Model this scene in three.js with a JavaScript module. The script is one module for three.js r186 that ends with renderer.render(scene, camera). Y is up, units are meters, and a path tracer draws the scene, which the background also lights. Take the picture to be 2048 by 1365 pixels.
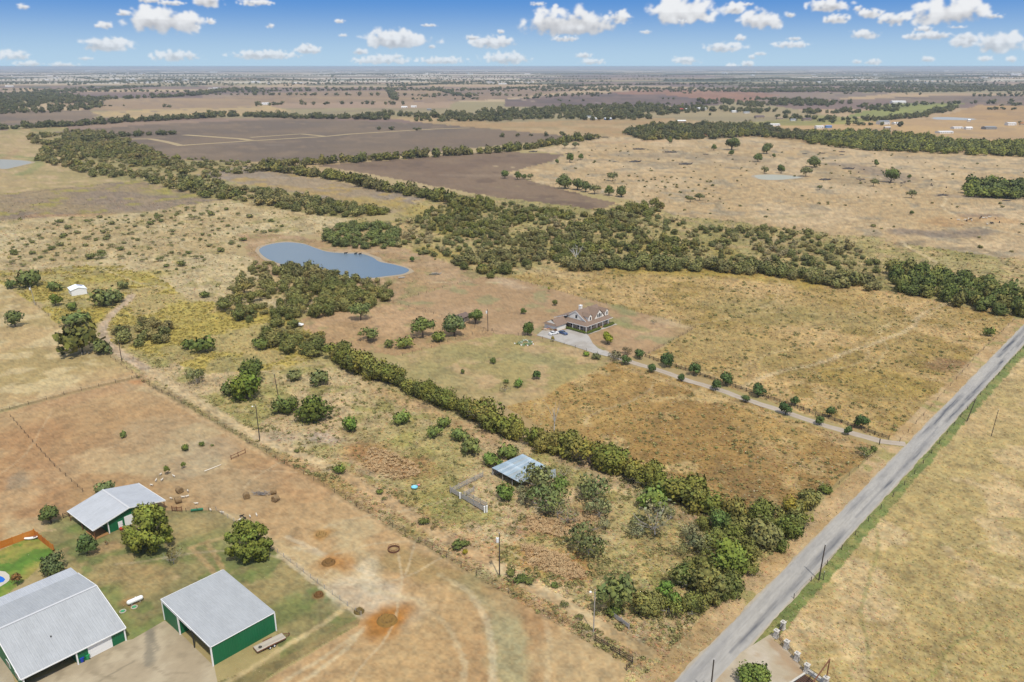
import * as THREE from 'three';
import { mergeGeometries, mergeVertices } from 'three/addons/utils/BufferGeometryUtils.js';
import { MarchingCubes } from 'three/addons/objects/MarchingCubes.js';

// ------------------------------------------------------------------ camera, sky, sun, air, exposure
const scene = new THREE.Scene();
const FOCAL = 1593, TILT = Math.atan(549.5 / FOCAL), EYE = 115;      // lens in the photograph's pixels (2048 wide), height in metres
const camera = new THREE.PerspectiveCamera(2 * Math.atan(682.5 / FOCAL) * 180 / Math.PI, 1024 / 682, 1, 120000);
camera.position.set(0, EYE, 0);
camera.rotation.set(-TILT, 0, 0);
const SUN = new THREE.Vector3(0.24, 1.3, 0.72).normalize();
const sun = new THREE.DirectionalLight(new THREE.Color().setRGB(1.0, 0.94, 0.84), 4.1);
sun.position.copy(SUN).multiplyScalar(600).add(new THREE.Vector3(0, 0, -300));
sun.target.position.set(0, 0, -300);
sun.castShadow = true; sun.shadow.radius = 4; sun.shadow.mapSize.set(4096, 4096);
Object.assign(sun.shadow.camera, { left: -500, right: 500, top: 500, bottom: -500, near: 10, far: 1500 });
scene.add(sun, sun.target);
const renderer = new THREE.WebGLRenderer({ antialias: true });
renderer.toneMapping = THREE.LinearToneMapping;
renderer.toneMappingExposure = 0.9;
renderer.shadowMap.enabled = true;
scene.fog = new THREE.FogExp2(new THREE.Color().setRGB(0.76, 0.87, 1.0), 0.000058);
const SKY_W = 4096, SKY_H = 3072;

// ------------------------------------------------------------------ numbers
function rng(seed) { let a = seed >>> 0; return () => { a = (a + 0x6D2B79F5) | 0; let t = Math.imul(a ^ (a >>> 15), 1 | a); t = (t + Math.imul(t ^ (t >>> 7), 61 | t)) ^ t; return ((t ^ (t >>> 14)) >>> 0) / 4294967296; }; }
const R0 = rng(77), PERM = new Float32Array(65536).map(() => R0());
const clamp = (x, a = 0, b = 1) => x < a ? a : x > b ? b : x, mix = (a, b, t) => a + (b - a) * t;
const smooth = (a, b, x) => { const t = clamp((x - a) / (b - a)); return t * t * (3 - 2 * t); };
const cell = (x, y) => PERM[((x * 374761 + y * 668265 + ((x ^ y) * 1274)) & 65535)];
function vn(x, y) {                                                    // value noise, 0 to 1
  const i = Math.floor(x), j = Math.floor(y), f = x - i, g = y - j, u = f * f * (3 - 2 * f), v = g * g * (3 - 2 * g);
  return mix(mix(cell(i, j), cell(i + 1, j), u), mix(cell(i, j + 1), cell(i + 1, j + 1), u), v);
}
const fbm = (x, y, n = 4) => { let s = 0, a = 0.5, t = 0; for (let k = 0; k < n; k++) { s += a * vn(x, y); t += a; a *= 0.5; const q = x; x = x * 1.6 + y * 1.2 + 17.3; y = y * 1.6 - q * 1.2 + 9.1; } return s / t; };
const cT = Math.cos(TILT), sT = Math.sin(TILT);
function G(px, py, h = 0) {                                            // the place on the level h that shows at this pixel of the photograph
  const u = (px - 1024) / FOCAL, v = -(py - 682.5) / FOCAL, dy = v * cT - sT, t = (h - EYE) / dy;
  return [u * t, (-cT - v * sT) * t];
}
function pixelOf(x, y, z) { const w = -(y - EYE) * sT - z * cT; return [1024 + FOCAL * x / w, 682.5 - FOCAL * ((y - EYE) * cT - z * sT) / w, w]; }
const pts = (s, h = 0) => s.trim().split(/\s+/).map((t) => { const [x, y] = t.split(',').map(Number); return G(x, y, h); });
const lin = (hex) => { const c = new THREE.Color(hex); return [c.r, c.g, c.b]; };
const KALB = 1.62;                                                     // how much brighter than its base colour a sunlit level surface shows
const alb = (hex) => lin(hex).map((v) => Math.min(0.85, v / KALB));
const inside = (P, x, z) => { let c = false; for (let i = 0, j = P.length - 1; i < P.length; j = i++) { const a = P[i], b = P[j]; if ((a[1] > z) !== (b[1] > z) && x < (b[0] - a[0]) * (z - a[1]) / (b[1] - a[1]) + a[0]) c = !c; } return c; };
function segDist(L, x, z) { let m = 1e9; for (let i = 1; i < L.length; i++) { const ax = L[i - 1][0], az = L[i - 1][1], bx = L[i][0] - ax, bz = L[i][1] - az, t = clamp(((x - ax) * bx + (z - az) * bz) / (bx * bx + bz * bz || 1)), d = Math.hypot(x - ax - bx * t, z - az - bz * t); if (d < m) m = d; } return m; }
const bbox = (P, pad = 0) => { let a = 1e9, b = 1e9, c = -1e9, d = -1e9; for (const [x, z] of P) { a = Math.min(a, x); b = Math.min(b, z); c = Math.max(c, x); d = Math.max(d, z); } return [a - pad, b - pad, c + pad, d + pad]; };
const inBox = (B, x, z) => x > B[0] && x < B[2] && z > B[1] && z < B[3];
const along = (L, step) => { const out = []; let need = 0; for (let i = 1; i < L.length; i++) { const [ax, az] = L[i - 1], [bx, bz] = L[i], n = Math.hypot(bx - ax, bz - az); let d = need; while (d <= n) { out.push([ax + (bx - ax) * d / n, az + (bz - az) * d / n, Math.atan2(-(bz - az), bx - ax)]); d += step; } need = d - n; } return out; };

// ------------------------------------------------------------------ naming things
const used = {};
function numbered(n) { const k = used[n] = (used[n] ?? -1) + 1; return k ? n + '_' + String(k).padStart(3, '0') : n; }
function finish(o) { o.traverse((m) => { if (m.isMesh) { m.castShadow = m.receiveShadow = true; } }); return o; }
function tag(o, label, category, group, kind) { if (label) o.userData.label = label; if (category) o.userData.category = category; if (group) o.userData.group = group; if (kind) o.userData.kind = kind; return o; }
function thing(name, label, category, x = 0, z = 0, turn = 0, group, y = 0) { const o = new THREE.Group(); o.name = numbered(name); o.position.set(x, y, z); o.rotation.y = turn; scene.add(o); return tag(o, label, category, group); }
function mesh(name, geo, mat, parent) { const m = new THREE.Mesh(geo, mat); m.name = parent ? name : numbered(name); (parent || scene).add(m); m.castShadow = m.receiveShadow = true; return m; }
function struct(name, geo, mat, label) { return tag(mesh(name, geo, mat), label, null, null, 'structure'); }
function copyOf(o, x, z, turn, label, s = 1) { const c = o.clone(); c.name = numbered(o.name.replace(/_\d{3}$/, '')); c.position.set(x, o.position.y, z); c.rotation.y = turn; if (s !== 1) c.scale.multiplyScalar(s); if (label) c.userData.label = label; scene.add(c); return c; }

// ------------------------------------------------------------------ shapes
function fix(g) { for (const k of Object.keys(g.attributes)) if (!['position', 'normal', 'uv', 'color'].includes(k)) g.deleteAttribute(k); return g.index ? g.toNonIndexed() : g; }
const merge = (a) => a.length === 1 ? a[0] : mergeGeometries(a.map(fix));
const box = (w, h, d, x = 0, y = 0, z = 0, ry = 0) => { const g = new THREE.BoxGeometry(w, h, d); if (ry) g.rotateY(ry); return g.translate(x, y, z); };
const cyl = (r0, r1, h, x = 0, y = 0, z = 0, n = 8) => new THREE.CylinderGeometry(r1, r0, h, n).translate(x, y + h / 2, z);
function bar(a, b, r, r2 = r, n = 6) {                                 // a round bar from a to b
  const A = new THREE.Vector3(...a), B = new THREE.Vector3(...b), d = B.clone().sub(A), g = new THREE.CylinderGeometry(r2, r, d.length(), n);
  g.applyQuaternion(new THREE.Quaternion().setFromUnitVectors(new THREE.Vector3(0, 1, 0), d.clone().normalize()));
  return g.translate((A.x + B.x) / 2, (A.y + B.y) / 2, (A.z + B.z) / 2);
}
function beam(a, b, w, h) {                                            // a squared timber from a to b
  const A = new THREE.Vector3(...a), B = new THREE.Vector3(...b), d = B.clone().sub(A), g = new THREE.BoxGeometry(w, h, d.length());
  g.applyMatrix4(new THREE.Matrix4().lookAt(B, A, new THREE.Vector3(0, 1, 0)));
  return g.translate((A.x + B.x) / 2, (A.y + B.y) / 2, (A.z + B.z) / 2);
}
function slab(q, t) {                                                  // a sheet over four corners (in order), t thick downwards, uv in metres
  const v = q.map((p) => new THREE.Vector3(...p)), n = v[1].clone().sub(v[0]).cross(v[3].clone().sub(v[0])).normalize();
  if (n.y < 0) n.negate();
  const lo = v.map((p) => p.clone().addScaledVector(n, -t)), P = [], U = [];
  const e1 = v[1].clone().sub(v[0]).normalize(), e2 = n.clone().cross(e1);
  const put = (...ks) => { for (const p of ks) { P.push(p.x, p.y, p.z); const r = p.clone().sub(v[0]); U.push(r.dot(e1), r.dot(e2)); } };
  const quad = (a, b, c, d) => put(a, b, c, a, c, d);
  quad(v[0], v[1], v[2], v[3]); quad(lo[3], lo[2], lo[1], lo[0]);
  for (let i = 0; i < 4; i++) { const j = (i + 1) % 4; quad(v[j], v[i], lo[i], lo[j]); }
  const g = new THREE.BufferGeometry(); g.setAttribute('position', new THREE.Float32BufferAttribute(P, 3)); g.setAttribute('uv', new THREE.Float32BufferAttribute(U, 2)); g.computeVertexNormals();
  return g;
}
function panel(outline, t) {                                           // a wall: outline of [along, up], t thick, centred on its plane, uv in metres
  const s = new THREE.Shape(outline.map(([a, b]) => new THREE.Vector2(a, b)));
  return new THREE.ExtrudeGeometry(s, { depth: t, bevelEnabled: false }).translate(0, 0, -t / 2);
}
function flat(P, y) {                                                  // a level sheet over a polygon of the ground, uv in metres
  const g = new THREE.ShapeGeometry(new THREE.Shape(P.map(([x, z]) => new THREE.Vector2(x, -z)))); g.rotateX(-Math.PI / 2).translate(0, y, 0);
  return g;
}
function noiseTex(n, f, srgb) {                                        // a repeating texture computed per texel
  const d = new Uint8Array(n * n * 4);
  for (let j = 0; j < n; j++) for (let i = 0; i < n; i++) { const c = f(i / n, j / n), k = (j * n + i) * 4; for (let q = 0; q < 3; q++) d[k + q] = clamp(Array.isArray(c) ? c[q] : c) * 255; d[k + 3] = 255; }
  const t = new THREE.DataTexture(d, n, n); t.wrapS = t.wrapT = THREE.RepeatWrapping; t.magFilter = THREE.LinearFilter; t.minFilter = THREE.LinearMipmapLinearFilter; t.generateMipmaps = true; t.colorSpace = srgb ? THREE.SRGBColorSpace : THREE.NoColorSpace; t.needsUpdate = true; return t;
}
const wrapN = (u, v, n, s) => { const x = u * n, y = v * n, i = Math.floor(x), j = Math.floor(y), f = x - i, g = y - j, a = f * f * (3 - 2 * f), b = g * g * (3 - 2 * g), c = (p, q) => cell(((p % n) + n) % n + s * 131, ((q % n) + n) % n + s * 57); return mix(mix(c(i, j), c(i + 1, j), a), mix(c(i, j + 1), c(i + 1, j + 1), a), b); };
const wfbm = (u, v, n, s, o = 4) => { let t = 0, a = 0.5, w = 0; for (let k = 0; k < o; k++) { t += a * wrapN(u, v, n, s + k); w += a; a *= 0.55; n *= 2; } return t / w; };
const rep = (t, x, y = x) => { const c = t.clone(); c.repeat.set(x, y); c.needsUpdate = true; return c; };
const std = (hex, o = {}) => new THREE.MeshStandardMaterial({ color: new THREE.Color().setRGB(...(Array.isArray(hex) ? hex : lin(hex))), roughness: 0.9, ...o });

// ------------------------------------------------------------------ the sky: blue air and fair-weather clouds, with extra ones added overhead
{
  const D = new Float32Array(SKY_W * SKY_H * 4), clouds = [];
  const cl = (cx, cy, w, h, n = 3) => {                               // a heap of puffs, flat below; centre, width and height as seen
    const dx = (cx - 1024) / FOCAL, dy = -(cy - 682.5) / FOCAL, l = Math.hypot(dx, 1), up = dy * cT - sT, fwd = cT + dy * sT;
    clouds.push([Math.atan2(dx, fwd), Math.atan2(up, Math.hypot(dx, fwd)), w / 2 / FOCAL / l / l * 1.0, h / 2 / FOCAL / l, n]);
  };
  for (const s of ['325,42,180,54 215,90,118,30 350,113,112,22 530,111,150,18 620,101,62,16 25,112,70,22 210,51,30,16 300,0,60,14 415,2,60,32 510,6,70,14 55,128,70,12 125,130,70,10 340,6,60,10',
    '795,81,164,40 762,121,120,20 885,122,120,16 1010,118,110,26 985,86,100,26 1145,48,225,58 1185,124,54,12 720,104,34,12 945,76,30,10 1235,36,60,26 1130,78,60,12',
    '1370,28,150,60 1525,42,95,44 1468,18,50,26 1655,12,100,26 1675,39,62,18 1790,40,80,26 1730,70,62,20 1740,28,60,20 1900,28,165,62 1855,72,110,18 1930,82,60,30 2000,88,130,44 1450,96,94,20 1372,122,60,18 1580,90,80,14 1480,76,24,12 1855,119,30,12 1465,134,30,12 1496,128,26,14 1715,124,24,8 1520,108,30,8'])
    for (const t of s.split(' ')) cl(...t.split(',').map(Number));
  for (let k = 0, q = rng(6); k < 34; k++) cl(q() * 2048, 8 + q() * 118, 14 + q() * 34, 5 + q() * 9);   // wisps
  const r = rng(5);
  for (let k = 0; k < 640; k++) {                                     // carried on out of view; more and larger overhead, added to whiten fill light
    const az = -Math.PI + r() * 2 * Math.PI, el = 0.008 + Math.pow(r(), 1.6) * 1.3, w = (0.016 + r() * 0.045) * (1 + el * 3);
    if (Math.abs(az) < 0.72 && el < 0.12) continue;
    clouds.push([az, el, w, w * (0.22 + 0.35 * el + r() * 0.1), 3]);
  }
  const zen = [0.085, 0.23, 0.54], mid = [0.10, 0.31, 0.74], low = [0.50, 0.70, 0.88];
  const best = new Float32Array(SKY_W * SKY_H), tones = new Float32Array(SKY_W * SKY_H);
  const paint = ([ca, ce, w, h]) => {                                 // each cloud only where it stands
    const j0 = Math.max(0, Math.floor(((ce - h * 1.5) / Math.PI + 0.5) * SKY_H)), j1 = Math.min(SKY_H - 1, Math.ceil(((ce + h * 1.8) / Math.PI + 0.5) * SKY_H));
    for (let j = j0; j <= j1; j++) {
      const el = ((j + 0.5) / SKY_H - 0.5) * Math.PI, ce2 = Math.cos(el), mid0 = Math.round(((ca - Math.PI / 2) / (2 * Math.PI) + 0.5) * SKY_W), reach = Math.ceil(w * 1.5 / ce2 / (2 * Math.PI) * SKY_W), y = (el - ce) / h;
      for (let q = -reach; q <= reach; q++) {
        const i = ((mid0 + q) % SKY_W + SKY_W) % SKY_W, da = ((mid0 + q + 0.5) / SKY_W - 0.5) * 2 * Math.PI + Math.PI / 2 - ca, dx = da * ce2, x = dx / w, qx = ca * 91 + dx / h, qy = ce * 173 + y;
        if (Math.abs(x) > 1.5) continue;
        const n = fbm(qx * 1.9 + 40, qy * 1.9 + 11, 5), m = vn(qx * 0.85 + 3.1, qy * 0.7 + 7.7), base = smooth(-0.95, -0.5, y + (n - 0.5) * 0.6);
        const f = (1 - Math.pow(Math.abs(x), 2.1) - Math.pow(Math.abs(y * (y > 0 ? 0.85 : 1.15)), 2)) * 0.95 + (n - 0.5) * 1.75 + (m - 0.5) * 0.45, a = smooth(0.14, 0.62, f) * mix(0.3, 1, base), k = j * SKY_W + i;
        if (a > best[k]) { best[k] = a; tones[k] = clamp(0.66 + 0.36 * smooth(-0.7, 0.45, y + (n - 0.5) * 1.5) + 0.42 * (n - 0.47) - 0.16 * smooth(0.5, 1.3, f) * (y < 0.1 ? 1 : 0.2), 0.55, 1.04); }
      }
    }
  };
  clouds.forEach(paint);
  const fill = () => {
    for (let j = 0; j < SKY_H; j++) {
      const el = ((j + 0.5) / SKY_H - 0.5) * Math.PI, e = Math.max(0, el), c1 = smooth(0, 0.085, e), c2 = smooth(0.06, 0.9, e), far = smooth(0.055, 0.0, el) * 0.5;
      const air = [0, 1, 2].map((q) => el < 0 ? low[q] * 0.55 : mix(mix(low[q], mid[q], c1), zen[q], c2));
      for (let i = 0; i < SKY_W; i++) {
        const o = j * SKY_W + i, k = o * 4, b = best[o] * (1 - far * 0.35) * 0.97, tone = tones[o];
        for (let q = 0; q < 3; q++) { const c = q === 2 ? Math.min(1, tone * 0.93 + 0.035) : tone * (q ? 0.945 : 0.93); D[k + q] = b > 0 ? mix(air[q], mix(c, air[q], far * 0.4), b) : air[q]; }
        D[k + 3] = 1;
      }
    }
  };
  fill();
  const t = new THREE.DataTexture(D, SKY_W, SKY_H, THREE.RGBAFormat, THREE.FloatType);
  t.mapping = THREE.EquirectangularReflectionMapping; t.magFilter = t.minFilter = THREE.LinearFilter; t.needsUpdate = true;
  scene.background = t; scene.environment = t;
}

// ------------------------------------------------------------------ the land: one sheet, split along its fields
const ROAD_K = -0.9079, ROAD_0 = -78.8, ROAD_C = Math.cos(Math.atan(ROAD_K));
const roadSide = (x, z) => (x - ROAD_K * z - ROAD_0) * ROAD_C;          // metres right of the road's middle line
const roadAt = (z, off) => [ROAD_K * z + ROAD_0 + off * ROAD_C, z - off * Math.sin(Math.atan(ROAD_K))];
const zones = [];
// name, label, outline, tones [a, b, patch], sizes of their noise, share of patch, grain, lumps in metres, wander of the edge
function zone(n, l, P, c, s = [30, 12], pt = 0.6, g = 0.2, lump = 0.15, warp = 1) { const poly = pts(P); zones.push({ n, l, P: poly, B: bbox(poly, 2), c: c.map(alb), s, pt, g, lump, warp }); }
zone('lawn', 'bright green mown lawn inside the orange board fence', '-60,1120 0,1100 66,1068 106,1103 62,1152 0,1200 -60,1220', ['#7d9638', '#a39c4c', '#5f8a2c'], [5, 3], 0.5, 0.16, 0.04, 0.2);
zone('lawn', 'olive green farm lawn around the metal sheds and the two big trees', '60,1066 106,1062 150,1048 212,1040 330,1022 432,1020 470,1045 560,1108 640,1170 722,1232 560,1320 551,1262 330,1241 264,1280 245,1262 130,1160 62,1152 106,1103', ['#958b5a', '#a89764', '#7c8549'], [14, 6], 0.57, 0.24, 0.05, 0.3);
zone('grass_strip', 'olive grass strip between the lawn path and the bare paddock', '722,1232 716,1250 560,1340 440,1420 380,1420 430,1365 560,1320', ['#8f8153', '#a08c5c', '#7d7a44'], [8, 4], 0.6, 0.2, 0.06, 0.3);
zone('paddock', 'bare tan and reddish dirt paddock grazed by goats', '-420,860 0,826 272,757 500,890 800,1066 1000,1180 1262,1332 1240,1372 1150,1500 300,1500 440,1420 716,1250 722,1232 560,1108 470,1045 432,1020 330,1022 212,1040 150,1048 106,1062 66,1068 0,1100 -400,1230', ['#c4a374', '#b99668', '#ccb486'], [46, 20], 0.58, 0.2, 0.05, 0.5);
zone('pasture', 'smooth tan pasture beyond the wire fence on the left', '-420,520 0,566 66,608 130,660 190,700 218,708 279,750 150,785 0,822 -420,870', ['#c6aa78', '#b8a26c', '#d6c08f'], [26, 9], 0.52, 0.2, 0.1, 0.6);
zone('scrubland', 'flowering yellow scrub around the white hut and the left pond wood', '-200,548 20,545 200,530 330,560 380,600 560,620 660,690 560,740 420,745 330,715 270,715 205,690 195,650 130,655 66,606 -200,560', ['#bea86c', '#aa9c60', '#bdaa52'], [22, 13], 0.5, 0.3, 0.3, 3);
zone('scrubland', 'rough weedy ground between the dirt track and the long hedge', '205,690 270,715 330,712 420,742 560,735 660,690 760,745 900,800 1150,890 1470,1030 1600,1040 1480,1200 1400,1300 1290,1372 1245,1380 1262,1332 1000,1180 800,1066 500,890 272,757', ['#c8b083', '#b6a66c', '#a39a58'], [24, 9], 0.56, 0.3, 0.3, 2);
zone('yard', 'tan grassy yard with loose mesquite trees', '560,655 640,625 785,603 880,630 975,660 990,672 900,688 812,706 790,712 690,700', ['#c4a278', '#b9986c', '#ad9b68'], [16, 8], 0.6, 0.22, 0.08, 1);
zone('yard', 'fenced tan yard around the white farmhouse', '785,605 965,553 1030,558 1392,656 1290,712 1240,716 1195,705 1072,672 990,668 880,630', ['#bf9f78', '#b5956c', '#a2996a'], [34, 14], 0.58, 0.16, 0.05, 0.4);
zone('paddock', 'faded green and tan paddock between the hedge and the farmhouse', '790,714 900,690 995,664 1075,676 1195,708 1240,720 1130,765 1080,800 1010,815 900,790 830,752', ['#b9a272', '#ac9c64', '#c4a77a'], [26, 10], 0.55, 0.22, 0.08, 1);
zone('field', 'brown tall grass field below the tree lined drive', '1200,716 1290,738 1500,806 1745,893 1752,906 1700,950 1640,990 1560,1060 1470,1030 1150,890 1010,815 1080,800 1130,765', ['#b8985a', '#a5844a', '#ccb077'], [30, 9], 0.58, 0.26, 0.35, 1.2);
zone('field', 'wide rough tan and olive field behind the farmhouse', '990,556 1180,528 1400,533 1560,543 1700,568 2040,634 1960,705 1800,884 1750,874 1500,790 1290,714 1392,656 1030,558', ['#c7a870', '#b5995d', '#a38a49'], [34, 12], 0.54, 0.3, 0.3, 1.5);
zone('bank', 'bare tan bank around the pond', '470,470 560,468 700,488 820,498 965,552 785,606 700,598 640,575 520,545', ['#bd9f78', '#b09267', '#a1925f'], [14, 7], 0.58, 0.2, 0.15, 2);
zone('scrubland', 'olive scrubland under the middle wood', '790,440 830,400 960,388 1180,420 1260,400 1340,430 1700,470 1900,500 2300,560 2300,700 2040,634 1700,568 1560,543 1400,533 1180,528 990,556 965,552 820,498 700,488 640,470 700,440', ['#b0a068', '#a09457', '#c2a874'], [30, 12], 0.55, 0.28, 0.3, 3);
zone('pasture', 'pale bushy pasture on the left above the white hut', '-400,445 0,440 290,425 440,400 700,440 640,470 560,468 480,476 470,500 520,545 640,575 620,620 560,620 380,600 330,560 200,530 20,545 -400,550', ['#cab688', '#bda676', '#a89a62'], [26, 10], 0.62, 0.26, 0.25, 2);
zone('field', 'mauve brown stubble field with olive weeds on the left', '-400,392 0,388 270,361 445,400 290,427 0,446 -400,460', ['#96836b', '#a38e68', '#a39748'], [40, 16], 0.58, 0.22, 0.15, 2);
zone('field', 'weedy mauve field between two hedges', '392,350 500,331 905,407 830,425 760,425 600,388', ['#a1907a', '#a89373', '#b69a58'], [50, 20], 0.6, 0.2, 0.15, 2);
zone('ploughed_field', 'large dark ploughed field with pale farm tracks', '105,264 300,249 590,237 860,247 1195,277 1000,291 640,326 480,324 330,318 235,292', ['#7a6957', '#87735c', '#8f7a62'], [120, 40], 0.62, 0.07, 0.05, 1);
zone('ploughed_field', 'dark ploughed field inside the hedges behind the middle wood', '632,331 1005,303 1128,309 1105,322 1008,347 1110,375 1250,411 1180,422 960,389 760,352', ['#836b54', '#8e765c', '#755f4b'], [70, 30], 0.6, 0.08, 0.05, 1);
zone('pasture', 'wide pale dry cattle pasture with grey patches', '1195,277 1300,271 1500,274 1640,290 1900,305 2500,322 2500,620 2300,560 1900,500 1700,470 1340,430 1260,400 1110,375 1008,347 1105,322 1128,309 1060,300', ['#ceb48a', '#c3a779', '#a8987a'], [80, 22], 0.6, 0.24, 0.1, 3);
zone('pasture', 'tan green meadow beside the far left pond', '-500,262 0,262 60,262 110,300 190,355 270,361 0,388 -500,400', ['#bda675', '#ae9d68', '#c6ab80'], [40, 16], 0.55, 0.16, 0.1, 3);
zone('scrubland', 'scrubland under the left creek wood', '0,250 120,252 240,290 340,318 480,324 600,388 760,425 700,440 445,400 270,361 190,355 60,290', ['#a79a66', '#9a8f58', '#b89e6c'], [40, 18], 0.55, 0.24, 0.2, 4);
zone('pasture', 'tan pasture strip beyond the large ploughed field', '740,232 860,234 1000,244 1330,236 1520,250 1700,268 1640,290 1500,274 1300,271 1195,277 860,247', ['#c2a679', '#b79768', '#aa9468'], [80, 40], 0.55, 0.1, 0.1, 4);
const FARWOOD = alb('#4f5a3e');
const FARPALE = alb('#e0d5c0');
const FARPAL = ['#c6a982', '#8f7669', '#b0937a', '#cdb48c', '#97806f', '#c2a67e', '#806b62', '#a89a70'].map(alb);
for (const [l, P, c] of [
  ['mauve ploughed strip at the left before the creek trees', '-700,224 0,223 180,221 200,240 60,252 -700,262', '#88745f'],
  ['wide brown field beyond the left creek trees', '80,206 250,198 440,195 560,204 520,214 170,222', '#ab9070'],
  ['thin straw coloured strip before the creek trees', '175,224 530,211 590,222 520,230 230,240', '#c3a879'],
  ['long brown field in the distance', '440,194 620,183 900,179 830,203 560,207', '#a5896a'],
  ['mauve field right of the pale farm lane', '800,180 990,180 1180,178 1010,198 850,206', '#967d66'],
  ['dark mauve ploughed field in the distance', '1010,199 1220,187 1330,190 1450,203 1440,212 1010,214', '#75625a'],
  ['reddish soil field in the distance', '1190,187 1330,178 1500,184 1560,190 1500,204 1450,203 1330,190', '#a0765e'],
  ['pale straw field across the middle distance', '990,180 1180,172 1330,172 1440,178 1330,179 1180,187 1010,197', '#c0a684'],
  ['small green meadow in the distance', '1690,232 1790,207 1935,206 1870,224 1800,236', '#93954f'],
  ['green meadow in front of the far hedge', '1490,246 1640,232 1790,238 1720,246 1600,252', '#a09856'],
  ['tan hill field at the far right', '1872,236 1960,210 2500,212 2500,246 2060,243', '#bb9869'],
  ['mauve ploughed field at the far right', '1790,195 1900,191 2500,192 2500,213 2000,210', '#84705f'],
  ['mauve wedge field behind the dark wood', '1600,200 1700,186 1800,184 1760,190 1640,200', '#8f7c6c'],
  ['straw field strip in front of the far wood', '1660,200 1760,186 2500,184 2500,192 1900,191 1720,199', '#c0a37e'],
  ['tan farmyard land at the right', '1500,252 1700,245 1872,236 2060,243 2500,246 2500,322 1900,305 1740,282 1600,268', '#c2a072'],
]) zone('field', l, P, [c, '#' + new THREE.Color(c).offsetHSL(0.004, 0.03, 0.035).getHexString(), '#' + new THREE.Color(c).offsetHSL(0, -0.04, -0.03).getHexString()], [150, 60], 0.55, 0.06, 0.05, 5);
const BASE = { n: 'ground', l: 'distant farmland reaching the horizon', s: [300, 120], pt: 0.6, g: 0.05, lump: 0 };
const VERGE = { n: 'verge', l: 'green grass verge along the right side of the road', c: ['#86904e', '#7a8646', '#9c9858'].map(alb), s: [9, 4], pt: 0.55, g: 0.2, lump: 0.12 };
const VERGE2 = { n: 'verge', l: 'dry tan grass verge along the left side of the road', c: ['#cdb082', '#c0a06e', '#a89f60'].map(alb), s: [12, 6], pt: 0.62, g: 0.18, lump: 0.12 };
const MEADOW = { n: 'pasture', l: 'tan and green rough pasture right of the road', c: ['#c9ae7a', '#bba56c', '#d3b988'].map(alb), s: [38, 14], pt: 0.57, g: 0.26, lump: 0.15 };

const blobs = [];
function blob(P, w, hex, k = 0.7, soft = 0.6, nz = 0.6) { const L = pts(P); if (L.length < 2) L.push(L[0]); blobs.push({ L, w, c: alb(hex), k, soft, nz, B: bbox(L, w * 2.2 + 1) }); }
const TRACK = '262,590 250,607 226,625 208,645 205,668 216,688 240,707 290,737 340,767 400,806 470,850 540,886 620,917 700,957 780,1002 860,1057 940,1103 1040,1160 1130,1207 1220,1262 1300,1305';
blob(TRACK, 2.9, '#d2b98e', 0.85, 0.6, 0.4); blob('262,590 250,607 226,625 208,645 205,668 216,688 240,707 290,737', 2.2, '#c2ab90', 0.8, 0.5, 0.4);
blob('1300,1300 1380,1290 1420,1270', 4, '#b59a6c', 0.5); blob('1240,1300 1330,1320 1380,1300', 5, '#b3986a', 0.4);
blob('272,760 500,893 800,1069 1000,1183 1262,1334', 1.3, '#d1b182', 0.75, 0.6, 0.5); blob('276,752 503,885 803,1061 1003,1175 1262,1326', 1.8, '#8d7a52', 0.55, 0.6, 1.2);
blob('0,822 150,783 274,755', 1.4, '#857a4e', 0.85, 0.5, 0.6); blob('0,818 150,779 272,750', 0.8, '#d8c597', 0.6);
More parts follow.
